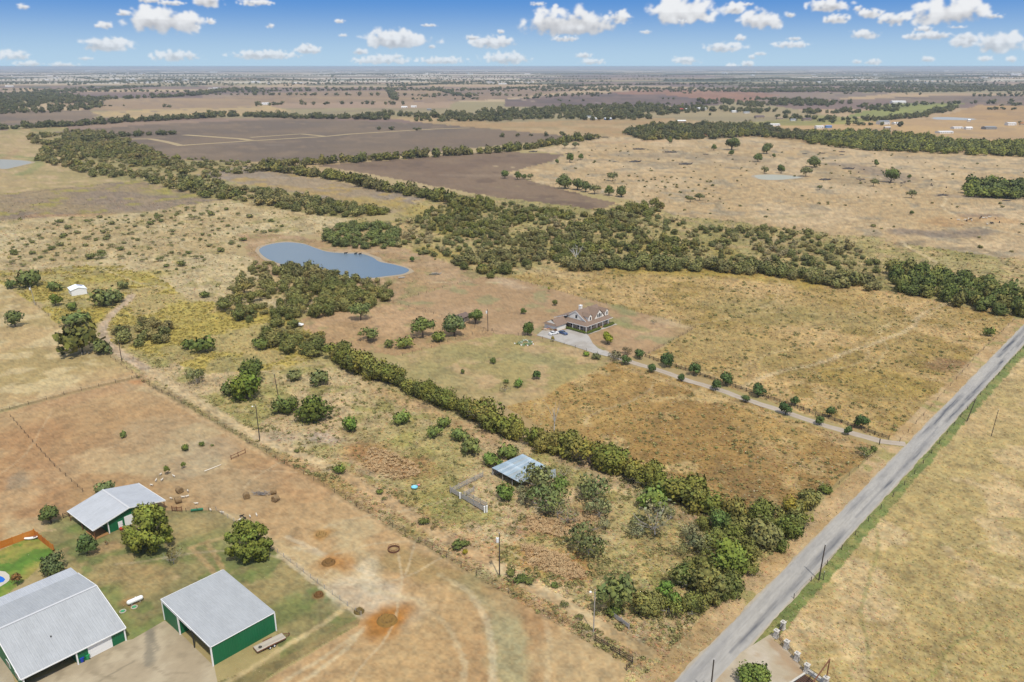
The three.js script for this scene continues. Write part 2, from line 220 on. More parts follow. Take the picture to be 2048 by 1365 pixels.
for (const [P, w, c, k] of [
  ['690,1175 760,1195 810,1225', 7, '#dacbb0', 0.55], ['740,1130 750,1180', 3, '#d8c8a8', 0.6], ['945,1170 985,1200 1010,1240 1025,1290 1030,1365', 4.6, '#b3a87c', 0.9], ['880,1150 940,1185 972,1240 985,1300 985,1368', 0.9, '#d8c6a0', 0.6], ['740,1180 830,1200 900,1255 930,1330 925,1368', 0.8, '#d6c29a', 0.55], ['1060,1180 1090,1230 1100,1290 1095,1368', 0.8, '#d4bf96', 0.5], ['790,1120 890,1150 960,1165', 5, '#a58f58', 0.55],
  ['100,800 250,762', 11, '#ba9068', 0.35], ['-40,900 40,890', 16, '#b88a5c', 0.5], ['60,1000 20,960', 14, '#b6895e', 0.45], ['150,930 250,880', 14, '#bc9468', 0.35], ['268,764', 3.5, '#c48b55', 0.7], ['690,955 860,1055 960,1112', 6, '#bb9262', 0.45], ['1000,1182 1110,1236', 6, '#bb9262', 0.45], ['540,930 640,980', 8, '#bb8c5c', 0.45],
  ['300,880 420,960 480,980', 16, '#b7a27c', 0.5], ['420,900 380,940', 9, '#b9a888', 0.5], ['860,1250 820,1340', 14, '#cbac78', 0.45], ['1150,1310 1180,1340', 9, '#d2bb8c', 0.5], ['40,950 30,970', 3, '#9a8f78', 0.5],
  ['575,1075 650,1110 745,1150', 0.9, '#dac9a8', 0.6], ['590,1095 700,1130', 0.8, '#d8c6a2', 0.5], ['733,1252 680,1310 600,1368', 0.7, '#d9c49a', 0.7], ['724,1262 640,1320 560,1368', 0.6, '#d9c49a', 0.6], ['560,1110 640,1172 722,1234', 1.0, '#d5c3a0', 0.75],
  ['690,1216 640,1252 560,1300 500,1340 450,1368', 0.8, '#d8c08c', 0.75], ['480,1368 600,1296 690,1244', 1.8, '#8a7c4c', 0.5],
  ['120,1048 168,1052 190,1068', 4, '#7b8c48', 0.6], ['400,1082 440,1072', 4.5, '#7b8c48', 0.6], ['426,1090', 2, '#7b8c48', 0.6], ['212,1190 232,1230 258,1268', 4, '#7b8c48', 0.6], ['340,1232 300,1255', 3, '#7b8c48', 0.6], ['562,1235 590,1215', 5, '#7b8c48', 0.6], ['505,1148 530,1150', 2, '#7b8c48', 0.6],
  ['382,1096 430,1147 440,1160', 0.8, '#bda06e', 0.8], ['414,1086 446,1140', 0.8, '#bda06e', 0.8], ['380,1096 414,1084 446,1076', 0.9, '#bda06e', 0.8], ['262,1206', 2.6, '#b08c5c', 0.8], ['250,1150 300,1160', 6, '#b59a69', 0.6], ['370,1060 440,1070', 6, '#b39e6a', 0.5], ['352,1155', 1.2, '#c3aa7c', 0.8], ['200,1100 230,1095', 3, '#b9986c', 0.8],
  ['740,905 800,930 830,945', 8, '#b07f4c', 0.8], ['1080,1120 1140,1135', 7, '#b1834c', 0.75], ['1080,1050 1120,1060 1180,1030', 7, '#b58a5c', 0.6], ['640,872 660,880', 3.5, '#c2ac94', 0.8], ['580,760 760,740', 9, '#cfb98a', 0.6], ['900,930 870,960', 9, '#a99c5c', 0.5], ['1150,910 1220,935', 6, '#bfa27c', 0.6], ['1330,980 1400,1050', 5, '#b4967a', 0.5], ['1290,1120 1350,1090', 7, '#b89f6c', 0.5],
  ['780,905 840,935 700,860', 4, '#a08c58', 0.4], ['1260,1280 1320,1295', 7, '#a98f64', 0.6], ['760,780 900,840 1000,890', 4, '#b98f68', 0.4], ['540,870 620,880', 5, '#b8a58c', 0.5],
  ['1080,830 1150,790 1300,770', 12, '#b29256', 0.45], ['1250,800 1500,900', 14, '#ad8a50', 0.4], ['1560,930 1650,960', 12, '#a88a58', 0.4], ['1250,735 1500,815 1740,905', 2.4, '#c9ac76', 0.6], ['1480,960 1500,990', 10, '#8f7348', 0.5], ['1680,870 1720,900', 8, '#b8996c', 0.5],
  ['1250,540 1450,545 1600,562', 14, '#a79135', 0.6], ['1700,745 1780,770', 14, '#a89040', 0.45], ['1420,680 1560,720', 20, '#b09a62', 0.4], ['1300,712 1520,790 1740,866', 3, '#c8ac7a', 0.5], ['1060,540 1150,552', 9, '#cdb384', 0.5], ['1320,640 1360,650', 5, '#cbb488', 0.5], ['1880,735 1920,725', 6, '#94704e', 0.6], ['1500,620 1700,640', 24, '#98905a', 0.4],
  ['1215,640 1290,660', 4, '#929459', 0.6], ['1230,612 1260,628', 4, '#8a945c', 0.6], ['1180,690 1200,700', 3, '#969158', 0.6], ['1000,560 1040,575', 6, '#cdb493', 0.6], ['830,640 900,650', 8, '#b89468', 0.4], ['1130,690 1060,676', 2.4, '#a58e62', 0.5], ['900,705 960,715', 8, '#9b945e', 0.5], ['850,740 900,760', 8, '#9d9560', 0.5], ['1040,715 1100,725', 7, '#9c9766', 0.6], ['1010,720 1055,704 1140,733', 0.6, '#8e8258', 0.7],
  ['270,300 380,360 520,380', 1, '#b5a072', 0.2], ['0,545 120,540 250,548 330,566', 2.5, '#9b8c5a', 0.6], ['0,530 150,534', 2, '#d2be94', 0.5], ['360,665 490,640', 10, '#b5a24c', 0.75], ['180,560 300,548', 14, '#b3a148', 0.7], ['200,612 190,640', 5, '#b5a044', 0.8], ['640,600 700,612 740,602', 3, '#ac9632', 0.8],
  ['640,470 720,480 860,470', 9, '#c6a780', 0.5], ['860,500 920,512', 12, '#a9963c', 0.6], ['880,455 940,470', 14, '#a9963c', 0.55], ['1000,470 960,480', 8, '#c2aa80', 0.5], ['1240,490 1330,500', 10, '#aa9838', 0.5], ['1420,490 1480,520', 10, '#a79438', 0.5],
  ['720,400 860,425', 18, '#b39c4c', 0.6], ['560,372 700,398', 8, '#b89a58', 0.6], ['300,385 440,396', 12, '#a59a45', 0.5], ['60,432 200,430', 8, '#b78f62', 0.6],
  ['280,300 420,296', 14, '#8f7e6a', 0.5], ['850,285 1000,270', 60, '#8a735c', 0.4], ['440,287 560,290', 8, '#968574', 0.5],
  ['900,350 1000,352', 14, '#a18a70', 0.5], ['780,344 1100,400', 10, '#86705c', 0.3],
  ['1250,310 1400,310 1480,318', 40, '#9b8c72', 0.55], ['1280,330 1400,325', 26, '#8f846e', 0.45], ['1340,282 1200,285', 12, '#c69d72', 0.6], ['1690,330 1760,345 1800,360', 26, '#8d7f70', 0.6], ['1640,340 1720,370', 24, '#a08e6c', 0.5], ['1480,320 1560,335', 20, '#a7906a', 0.5], ['1810,463 1880,470 1950,465', 14, '#8b7b6b', 0.75], ['1880,445 1960,435 2000,440', 16, '#c19a66', 0.7], ['1930,432 1990,430', 7, '#8a7868', 0.6], ['1890,392 2050,398 2100,400', 12, '#968672', 0.6], ['1800,490 1840,484', 6, '#8f8064', 0.7], ['1880,495 1960,500', 6, '#988768', 0.6], ['1500,395 1400,405', 3, '#8f7f62', 0.5], ['1410,372 1460,380 1520,370', 2.5, '#8f7d62', 0.6], ['1200,340 1300,360', 14, '#c9ab80', 0.5], ['1480,290 1700,304', 10, '#c6a272', 0.5],
  ['1480,440 1640,430', 5, '#a39468', 0.5], ['1540,480 1600,470', 8, '#c6a87e', 0.5],
  ['990,180 1040,199 1075,204', 9, '#bca78e', 0.8], ['620,186 990,181', 8, '#b8a28a', 0.6], ['1140,187 1230,186', 10, '#c9bcae', 0.7], ['1180,204 1250,209', 8, '#a08e8c', 0.7], ['170,228 320,222 520,214', 8, '#8a786e', 0.6], ['0,310 60,316 80,330 40,350', 8, '#8e9658', 0.6], ['0,325 30,300', 6, '#b5946e', 0.5],
]) blob(P, w, c, k);
for (const [P, w, c, k] of [['778,1238', 6.5, '#b9803a', 1], ['662,1126', 5, '#bb8646', 0.95], ['645,1068', 3, '#b98c4e', 0.9], ['638,1190', 1.5, '#8a6434', 0.9], ['718,1222', 1.3, '#7a6236', 0.9]]) blob(P, w, c, k);
{ // cattle trails and tyre ruts wandering over the paddock and the pastures
  const r = rng(321);
  const trail = (x, y, a, n, st, w, hex, k, only) => { const P = []; let [u, v] = G(x, y); for (let i = 0; i < n; i++) { P.push([u, v]); a += (r() - 0.5) * 0.5; u += Math.cos(a) * st; v += Math.sin(a) * st; } blobs.push({ L: P, w, c: alb(hex), k, soft: 0.7, nz: 0.7, only, B: bbox(P, w * 2.2 + 1) }); };
  for (let i = 0; i < 7; i++) trail(420 + r() * 500, 960 + r() * 300, r() * 6.28, 16, 4, 0.35, '#d6c19a', 0.55, 'paddock');
  for (let i = 0; i < 6; i++) trail(60 + r() * 400, 800 + r() * 150, r() * 6.28, 16, 4, 0.4, '#cdb289', 0.5, 'paddock');
  for (let i = 0; i < 12; i++) trail(1250 + r() * 760, 330 + r() * 170, r() * 6.28, 26, 14, 1.6, i % 2 ? '#dcc59a' : '#9c8964', 0.55);
  for (let i = 0; i < 7; i++) trail(1150 + r() * 700, 560 + r() * 230, -0.7 + r() * 0.5, 26, 5, 0.7, '#d3bb88', 0.5);
  for (let i = 0; i < 8; i++) trail(60 + r() * 500, 420 + r() * 120, r() * 6.28, 20, 8, 0.9, '#d8c69c', 0.5);
  for (let i = 0; i < 6; i++) trail(1700 + r() * 330, 1000 + r() * 330, r() * 6.28, 18, 4, 0.5, i % 2 ? '#8f8f52' : '#d8c290', 0.5);
  for (let i = 0; i < 9; i++) trail(420 + r() * 800, 820 + r() * 320, r() * 6.28, 14, 3.5, 0.5, '#cdb992', 0.5);
}

const NEARBASE = ['#c4ac7e', '#b3a36b', '#b99e70'].map(alb);
function landAt(x, z, wantColor = true) {
  const d = Math.hypot(x, z), foot = d / 900, sideRoad = roadSide(x, z), nearRoad = z < 60 && z > -420;
  let Z = BASE, wx = 0, wz = 0;
  if (nearRoad && sideRoad > -9 + (fbm(x / 9, z / 9, 2) - 0.5) * 2 && sideRoad < 60) {
    const wob = (vn(x / 2.2, z / 2.2) - 0.5) * 1.1;
    Z = sideRoad > 6.3 + wob ? MEADOW : sideRoad > 0 ? VERGE : VERGE2;
  } else if (z < 60 && z > -520 && sideRoad >= 60) Z = MEADOW;
  else if (d < 6500) {
    const na = fbm(x / 14, z / 14, 3) - 0.5, nb = fbm(x / 14 + 71, z / 14 + 13, 3) - 0.5, big = d > 500 ? 2.2 : 1;
    for (const q of zones) {
      if (!inBox(q.B, x, z)) continue;
      if (inside(q.P, x + na * q.warp * 3.2 * big, z + nb * q.warp * 3.2 * big)) { Z = q; break; }
    }
  }
  if (!wantColor) return { Z };
  let a, b, c;
  if (Z === BASE && d < 1500) [a, b, c] = NEARBASE;
  else if (Z === BASE) {
    const ca = Math.cos(0.1), sa = Math.sin(0.1), S = d > 9000 ? 1900 : 1000, u = (x * ca - z * sa) / S + 40, v = (x * sa + z * ca) / (S * 0.45) + 90;
    const i = Math.floor(u + 0.4 * (vn(v * 0.7, 3) - 0.5)), j = Math.floor(v + 0.5 * cell(i, 7)), h = cell(i * 3 + 1, j * 5 + 2);
    a = FARPAL[Math.floor(h * 8) % 8]; b = FARPAL[Math.floor(h * 64) % 8]; c = b; if (d > 5500 && h * 37 % 1 > 0.62) a = FARWOOD; else if (d > 6500 && h * 91 % 1 > 0.4) a = FARPALE; b = [0, 1, 2].map((k) => mix(a[k], b[k], 0.25)); c = [0, 1, 2].map((k) => mix(a[k], c[k], 0.4));
  } else [a, b, c] = Z.c;
  const n1 = smooth(0.36, 0.64, fbm(x / Z.s[0], z / Z.s[0], 4)), n2 = smooth(Z.pt, Z.pt + 0.1, fbm(x / Z.s[1] + 50, z / Z.s[1] + 20, 4));
  const col = [0, 1, 2].map((k) => mix(mix(a[k], b[k], n1), c[k], n2 * 0.85));
  for (const q of blobs) {
    if (!inBox(q.B, x, z) || (q.only && Z.n !== q.only)) continue;
    const dd = segDist(q.L, x, z) + (fbm(x / (q.w * 1.1) + 5, z / (q.w * 1.1), 3) - 0.5) * q.w * q.nz * 2, t = (1 - smooth(q.w * (1 - q.soft), q.w * (1 + q.soft * 0.5), dd)) * q.k;
    if (t > 0) for (let k = 0; k < 3; k++) col[k] = mix(col[k], q.c[k], t);
  }
  // grass, stalks and clods: fine grain whose size is that of the plants, coarser where only whole clumps show
  const gs = Math.max(0.5, 2 ** Math.round(Math.log2(foot * 1.4))), g1 = vn(x / gs, z / gs) - 0.5, g2 = vn(x / (gs * 2.7) + 9, z / (gs * 2.7)) - 0.5, g3 = vn(x / (gs * 7) + 31, z / (gs * 7) + 5) - 0.5, hue = vn(x / (gs * 1.7) + 77, z / (gs * 1.7) + 41) - 0.5;
  const fade = clamp(1.25 - d / 2600, 0.35, 1), m = 1 + Z.g * fade * (g1 * 1.9 + g2 * 1.7 + g3 * 1.2);
  const w = 1 + hue * Z.g * 0.5 * fade;
  return { Z, r: Math.max(0.01, col[0] * m * w), g: Math.max(0.01, col[1] * m), b: Math.max(0.01, col[2] * m / w), h: -Z.lump * (vn(x / 2.3, z / 2.3) + 0.2) * clamp(1.5 - d / 300, 0, 1) - (d > 300 ? 0.05 : 0) };
}
const landGrid = {};
const landMat = new THREE.MeshStandardMaterial({ vertexColors: true, roughness: 1 });
{
  const rows = [], cols = [];
  rows.push(2500, 300, 0);
  for (let y = 1440; y > 165; y -= 2.5) rows.push(-G(1024, y)[1] * -1);
  for (let y = 165; y > 135.6; y -= y > 150 ? 1.2 : 0.6) rows.push(G(1024, y)[1]);
  cols.push(-40, -6, -2.2); for (let u = -1.16; u <= 1.16001; u += 2.5 / 1024) cols.push(u); cols.push(2.2, 6, 40);
  const nr = rows.length, nc = cols.length, P = new Float32Array(nr * nc * 3), C = new Float32Array(nr * nc * 3), id = new Int16Array(nr * nc), list = [];
  for (let j = 0; j < nr; j++) for (let i = 0; i < nc; i++) {
    const z = rows[j], dep = Math.max(110, -z), hw = 0.643 * (dep * cT + EYE * sT), x = cols[i] * hw, k = j * nc + i, q = landAt(x, z);
    P[k * 3] = x; P[k * 3 + 1] = q.h; P[k * 3 + 2] = z; C[k * 3] = q.r; C[k * 3 + 1] = q.g; C[k * 3 + 2] = q.b;
    let n = list.indexOf(q.Z); if (n < 0) n = list.push(q.Z) - 1; id[k] = n;
  }
  Object.assign(landGrid, { at(x, z) { let a = 0, b = nr - 1; while (b - a > 1) { const m = (a + b) >> 1; if (rows[m] > z) a = m; else b = m; } const dep = Math.max(110, -rows[a]), hw = 0.643 * (dep * cT + EYE * sT), i = clamp(Math.round((x / hw + 1.16) * 1024 / 2.5) + 3, 0, nc - 1), k = a * nc + i; return { Z: list[id[k]], r: C[k * 3], g: C[k * 3 + 1], b: C[k * 3 + 2], h: P[k * 3 + 1] }; } });
  const idx = list.map(() => []);
  for (let j = 0; j < nr - 1; j++) for (let i = 0; i < nc - 1; i++) { const a = j * nc + i, b = a + 1, c = a + nc, d = c + 1; idx[id[a]].push(a, b, c, b, d, c); }
  list.forEach((Z, n) => {
    const map = new Map(), I = new Uint32Array(idx[n].length), p = [], c = [];
    idx[n].forEach((v, k) => { let m = map.get(v); if (m === undefined) { m = map.size; map.set(v, m); p.push(P[v * 3], P[v * 3 + 1], P[v * 3 + 2]); c.push(C[v * 3], C[v * 3 + 1], C[v * 3 + 2]); } I[k] = m; });
    if (!I.length) return;
    const g = new THREE.BufferGeometry(); g.setAttribute('position', new THREE.Float32BufferAttribute(p, 3)); g.setAttribute('color', new THREE.Float32BufferAttribute(c, 3)); g.setIndex(new THREE.BufferAttribute(I, 1)); g.computeVertexNormals();
    struct(Z.n, g, landMat, Z.l);
  });
}

// ------------------------------------------------------------------ roads, drives, yards of concrete, water
const gravelTex = noiseTex(256, (u, v) => 0.72 + 0.4 * (wfbm(u, v, 6, 1, 5) - 0.5) + 0.3 * (wrapN(u, v, 64, 9) - 0.5));
function ribbon(name, label, L, half, y, colorOf, mat, stepAlong, across) {  // a strip of road with its own wear, as a fine mesh
  const S = along(L, stepAlong), P = [], C = [], I = [], n = across + 1;
  S.push([...L[L.length - 1], S[S.length - 1][2]]);
  S.forEach(([x, z], i) => {
    const a = S[Math.max(0, i - 1)], b = S[Math.min(S.length - 1, i + 1)], l = Math.hypot(b[0] - a[0], b[1] - a[1]) || 1, nx = -(b[1] - a[1]) / l, nz = (b[0] - a[0]) / l;
    for (let k = 0; k < n; k++) { const t = (k / across) * 2 - 1, edge = Math.abs(t) === 1 ? (vn(i * stepAlong / 5 + k, 4) - 0.5) * 0.45 + (vn(i * stepAlong / 1.1 + k, 9) - 0.5) * 0.25 : 0, o = t * (half + edge); P.push(x + nx * o, y + (Math.abs(t) === 1 ? -0.03 : 0), z + nz * o); C.push(...colorOf(o, x + nx * o, z + nz * o, i * stepAlong)); }
    if (i) for (let k = 0; k < across; k++) { const p = (i - 1) * n + k; I.push(p, p + 1, p + n, p + 1, p + n + 1, p + n); }
  });
  const g = new THREE.BufferGeometry(); g.setAttribute('position', new THREE.Float32BufferAttribute(P, 3)); g.setAttribute('color', new THREE.Float32BufferAttribute(C, 3)); g.setIndex(I); g.computeVertexNormals();
  return struct(name, g, mat, label);
}
const tint = (a, b, t) => [0, 1, 2].map((k) => mix(a[k], b[k], t)), scaleC = (a, m) => a.map((v) => v * m);
const chip = new THREE.MeshStandardMaterial({ vertexColors: true, roughness: 0.92 });
{
  const grey = alb('#b3b0ac'), pale = alb('#c6c1b8'), tar = alb('#63666e'), sand = alb('#c9b693');
  ribbon('road', 'grey chip sealed country road with dark tar streaks', [roadAt(-70, 0), roadAt(-760, 0)], 3.35, 0.03, (o, x, z, s) => {
    const wheel = Math.exp(-Math.pow((Math.abs(o) - 1.35) / 0.75, 2)), bleed = smooth(0.4, 0.56, fbm(s / 26 + (o > 0 ? 9 : 0), 3.3, 3)), far = smooth(40, 150, s);
    const streak = smooth(0.45, 0.8, fbm(o * 1.6 + 20, s / 11, 3)), dark = wheel * bleed * (0.35 + 0.65 * streak) * (0.4 + 0.95 * far);
    const line = Math.abs(o - 0.9 - (vn(s / 30, 8) - 0.5) * 0.8) < 0.28 && fbm(s / 9, 55, 2) > 0.45 ? 0.7 : 0;
    let c = tint(tint(grey, pale, fbm(o / 2 + 4, s / 14, 3)), tar, clamp(Math.max(dark, line * 0.8 * (1 - 0.4 * far))));
    c = tint(c, sand, smooth(2.75, 3.35, Math.abs(o)) * 0.75);
    return scaleC(c, 0.82 + 0.2 * vn(o * 3, s * 0.9) + 0.18 * vn(o * 5 + 40, s * 0.16));
  }, chip, 0.7, 22);
  const dr = alb('#cdbfae'), dr2 = alb('#b9a58c');
  ribbon('driveway', 'pale gravel driveway running from the road to the farmhouse', pts('1812,889 1763,883 1698,865 1650,851.5 1589,831 1548,817.5 1480,795 1450,784 1375,761 1327,744 1266,725.5 1222,711 1205,702'), 1.75, 0.045, (o, x, z, s) => {
    const mid = Math.exp(-Math.pow(o / 0.5, 2)) * 0.35; return scaleC(tint(dr, dr2, clamp(mid + 0.5 * (fbm(x / 3, z / 3, 3) - 0.35) + smooth(1.2, 1.75, Math.abs(o)) * 0.5)), 0.92 + 0.16 * vn(x * 1.4, z * 1.4));
  }, chip, 1.2, 8);
}
function pad(name, label, P, y, hexes, mat, cellSize, marks) {            // a level yard with stains, as a fine mesh cut to its outline
  const B = bbox(P), parts = [], cs = hexes.map(alb), pos = [], col = [], e = cellSize;
  const clip = (poly, f) => { const out = []; for (let i = 0; i < poly.length; i++) { const a = poly[i], b = poly[(i + 1) % poly.length], fa = f(a), fb = f(b); if (fa >= 0) out.push(a); if (fa * fb < 0) { const t = fa / (fa - fb); out.push([a[0] + (b[0] - a[0]) * t, a[1] + (b[1] - a[1]) * t]); } } return out; };
  for (let x = B[0]; x < B[2]; x += e) for (let z = B[1]; z < B[3]; z += e) {
    let q = P; for (const f of [(p) => p[0] - x, (p) => x + e - p[0]]) q = q.length ? clip(q, f) : q; for (const f of [(p) => p[1] - z, (p) => z + e - p[1]]) q = q.length ? clip(q, f) : q;
    for (let i = 1; i + 1 < q.length; i++) for (const p of [q[0], q[i + 1], q[i]]) {
      pos.push(p[0], y, p[1]);
      let c = tint(cs[0], cs[1], smooth(0.35, 0.65, fbm(p[0] / 5, p[1] / 5, 4))); c = tint(c, cs[2], 0.6 * smooth(0.58, 0.75, fbm(p[0] / 2.2 + 8, p[1] / 2.2, 4)));
      for (const [mp, w, hex, k] of marks || []) { const d = segDist(mp, p[0], p[1]) + (fbm(p[0] / 0.8, p[1] / 0.8, 3) - 0.5) * w; c = tint(c, hex, k * (1 - smooth(w * 0.4, w, d))); }
      col.push(...scaleC(c, 0.94 + 0.12 * vn(p[0] * 2.3, p[1] * 2.3)));
    }
  }
  const g = new THREE.BufferGeometry(); g.setAttribute('position', new THREE.Float32BufferAttribute(pos, 3)); g.setAttribute('color', new THREE.Float32BufferAttribute(col, 3));
  const g2 = mergeVertices(g, 1e-4); g2.computeVertexNormals(); return struct(name, g2, mat, label);
}
const mk = (P, w, hex, k) => { const L = pts(P); if (L.length < 2) L.push(L[0]); return [L, w, alb(hex), k]; };
pad('concrete_yard', 'stained tan concrete yard between the two large green sheds', pts('264,1280 329,1242 361,1268 428,1334 436,1372 420,1480 200,1520 0,1480 30,1400 45,1368 153,1326 245,1283'), 0.03, ['#cdbd9f', '#bfae90', '#a8997e'], chip, 0.5,
  [mk('297,1262 300,1330', 1.2, '#8e8674', 0.75), mk('300,1262 314,1300', 0.7, '#8e8674', 0.6), mk('200,1362 270,1322', 0.3, '#94876f', 0.7), mk('180,1345 230,1360', 0.5, '#9a8c70', 0.5), mk('300,1330 330,1350 380,1345', 0.35, '#a39479', 0.6)]);
pad('concrete_path', 'narrow concrete path along the end wall of the big shed', pts('-40,1240 2,1284 30,1368 60,1400 20,1440 -20,1340 -70,1262'), 0.034, ['#c4b498', '#b6a68a', '#cfc2a8'], chip, 0.5);
pad('driveway_apron', 'pale gravel entrance apron beside the road at the lower right', pts('1560,1262 1540,1270 1482,1306 1430,1364 1400,1410 1470,1480 1640,1420 1616,1366 1604,1334 1575,1300 1548,1282'), 0.036, ['#d6c9b4', '#c9b99d', '#bfa583'], chip, 0.6, [mk('1545,1285 1575,1318 1606,1350', 1.6, '#b28d62', 0.6), mk('1560,1320 1590,1345', 2, '#c2a684', 0.5)]);
pad('gravel_court', 'light grey gravel court in front of the farmhouse garage', pts('1073,671 1089,657.5 1113,663 1132,659.5 1143,657.6 1158,662.5 1172.5,667.5 1178,673 1186,687.5 1196,696.5 1222,708.6 1217,714 1187,706.5 1148,693.5 1109,681.5'), 0.05, ['#c9c4be', '#bcb5ac', '#d4cec6'], chip, 0.7);
ribbon('concrete_path', 'pale concrete walk along the front garden of the farmhouse', pts('1174,668.6 1200,659.5 1228,649.6 1233,648.6'), 0.75, 0.055, () => alb('#d6cfc2'), chip, 2, 2);
const waterMat = (hex, r = 0.25) => new THREE.MeshPhysicalMaterial({ color: new THREE.Color().setRGB(...alb(hex)), roughness: r, ior: 1.33 });
for (const [l, P, w] of [['pale farm track curving into the ploughed field', '190,279 300,278 327,283 345,287 363,292', 6], ['long pale farm track across the ploughed field', '363,291 500,282 652,273 703,268 871,258 940,256', 6], ['pale farm track leaving the low tree row', '368,270 482,278 500,281', 7], ['short pale farm track meeting the long one', '500,275 601,268 652,273', 5.5]]) ribbon('dirt_track', l, pts(P), w, 0.12, (o, x, z) => scaleC(alb('#c3ad82'), 0.9 + 0.2 * vn(x / 12, z / 12)), chip, 8, 4);
const PONDS = [];
function pond(label, P, hex, r0) {
  const L = pts(P), S = new THREE.CatmullRomCurve3(L.map(([x, z]) => new THREE.Vector3(x, 0, z)), true), r = S.getPoints(L.length * 8).map((v) => [v.x, v.z]);
  PONDS.push(r); struct('pond', flat(r, 0.03), waterMat(hex, r0), label);
  const mud = flat(S.getPoints(L.length * 8).map((v, i, A) => { const c = A.reduce((s, q) => s.add(q), new THREE.Vector3()).multiplyScalar(1 / A.length); const k = 1 + (2.6 + 1.6 * vn(i / 3, 5)) / v.distanceTo(c); return [c.x + (v.x - c.x) * k, c.z + (v.z - c.z) * k]; }), 0.018);
  struct('bank', mud, std(alb('#c0ad90')), 'pale mud margin around the ' + label);
}
pond('blue stock pond in the middle of the scrub', '519,498 540,489 570,485 605,488 632,497 655,504 690,507 722,508 745,515 760,524 790,530 818,540 806,548 770,553 735,557 700,556 680,552 640,548 600,540 560,528 530,515', '#8597a4');
pond('grey pond on the left among the meadows', '-60,318 0,319 40,321 62,325 46,330 30,334 10,338 -10,336 -60,330', '#b4b6b0', 0.6);
pond('small pale pond in the cattle pasture', '1511,351 1530,349.5 1560,350 1590,352.5 1603,355 1580,358 1550,360 1525,359 1512,355', '#c4c4b4', 0.6);
pond('narrow pale pond below the far right tan hill', '1868,235.2 1890,234.2 1930,236 1950,238 1938,240.3 1900,239.8 1875,239', '#c0c4c6', 0.6);

// ------------------------------------------------------------------ plants
const leafMats = {}, leafMat = (hex) => leafMats[hex] ??= new THREE.MeshStandardMaterial({ color: new THREE.Color().setRGB(...alb(hex).map((v, i) => v * [1.2, 1.17, 0.9][i])), vertexColors: true, roughness: 0.85 });
const barkMat = std([0.11, 0.085, 0.065]), paleBark = std([0.34, 0.31, 0.28]), darkBark = std([0.06, 0.045, 0.035]);
const U3 = (r) => { const z = r() * 2 - 1, a = r() * 2 * Math.PI, s = Math.sqrt(1 - z * z); return new THREE.Vector3(s * Math.cos(a), z, s * Math.sin(a)); };
// a crown of radius about 1 round the origin: leaf sprays on the outside of several boughs, with gaps between
function crownGeo(seed, o) {
  const r = rng(seed), { lobes = 11, leaves = 420, size = 0.13, flat: fl = 0.8, lobeR = 0.4, spread = 0.62, core = true, low = -0.55, ragged = 0.25, pointy = 0 } = o;
  const L = [];
  for (let k = 0; k < lobes; k++) {
    const d = U3(r); if (d.y < low) d.y = -d.y; const q = spread * Math.pow(r(), 0.28) * (1 + (r() - 0.5) * ragged);
    const c = new THREE.Vector3(d.x * q, d.y * q * fl, d.z * q), s = lobeR * (0.7 + r() * 0.55); if (pointy) { const t = (c.y / fl + 1) / 2; c.x *= 1.25 - pointy * t; c.z *= 1.25 - pointy * t; }
    L.push({ c, s, t: 0.84 + r() * 0.34, w: r() - 0.5 });
  }
  const P = [], N = [], C = [], v = new THREE.Vector3(), n = new THREE.Vector3(), a = new THREE.Vector3(), b = new THREE.Vector3();
  let made = 0, tries = 0;
  while (made < leaves && tries++ < leaves * 6) {
    const l = L[Math.floor(r() * lobes)], d = U3(r); if (d.y < -0.6 && r() < 0.7) continue;
    v.copy(l.c).addScaledVector(d, l.s * (0.8 + r() * (0.3 + ragged * 0.6)));
    if (L.some((m) => m !== l && v.distanceTo(m.c) < m.s * 0.72)) continue;
    n.copy(d).addScaledVector(U3(r), 0.75).normalize(); a.crossVectors(n, U3(r)).normalize(); b.crossVectors(n, a);
    const s = size * (0.55 + r() * 0.8), s2 = s * (0.5 + r() * 0.4), t = l.t * (0.62 + r() * 0.76), w = l.w * 0.16 + (r() - 0.5) * 0.16;
    const q = [v.clone().addScaledVector(a, s), v.clone().addScaledVector(b, s2), v.clone().addScaledVector(a, -s), v.clone().addScaledVector(b, -s2)];
    const nn = d.clone().multiplyScalar(0.75).addScaledVector(v.clone().normalize(), 0.35).addScaledVector(n, 0.75).normalize();
    for (const k of [0, 1, 2, 0, 2, 3]) { P.push(q[k].x, q[k].y, q[k].z); N.push(nn.x, nn.y, nn.z); C.push(t * (1 + w), t, t * (1 - w)); }
    made++;
  }
  if (core) for (const l of L) {
    const g = new THREE.IcosahedronGeometry(l.s * 0.66, core > 1 ? 1 : 0), p = g.attributes.position, m = g.attributes.normal;
    for (let i = 0; i < p.count; i++) { P.push(p.getX(i) + l.c.x, p.getY(i) + l.c.y, p.getZ(i) + l.c.z); v.set(p.getX(i), p.getY(i), p.getZ(i)).normalize(); N.push(v.x, v.y, v.z); C.push(l.t * 0.92, l.t * 0.92, l.t * 0.92); }
  }
  const g = new THREE.BufferGeometry(); g.setAttribute('position', new THREE.Float32BufferAttribute(P, 3)); g.setAttribute('normal', new THREE.Float32BufferAttribute(N, 3)); g.setAttribute('color', new THREE.Float32BufferAttribute(C, 3)); return g;
}
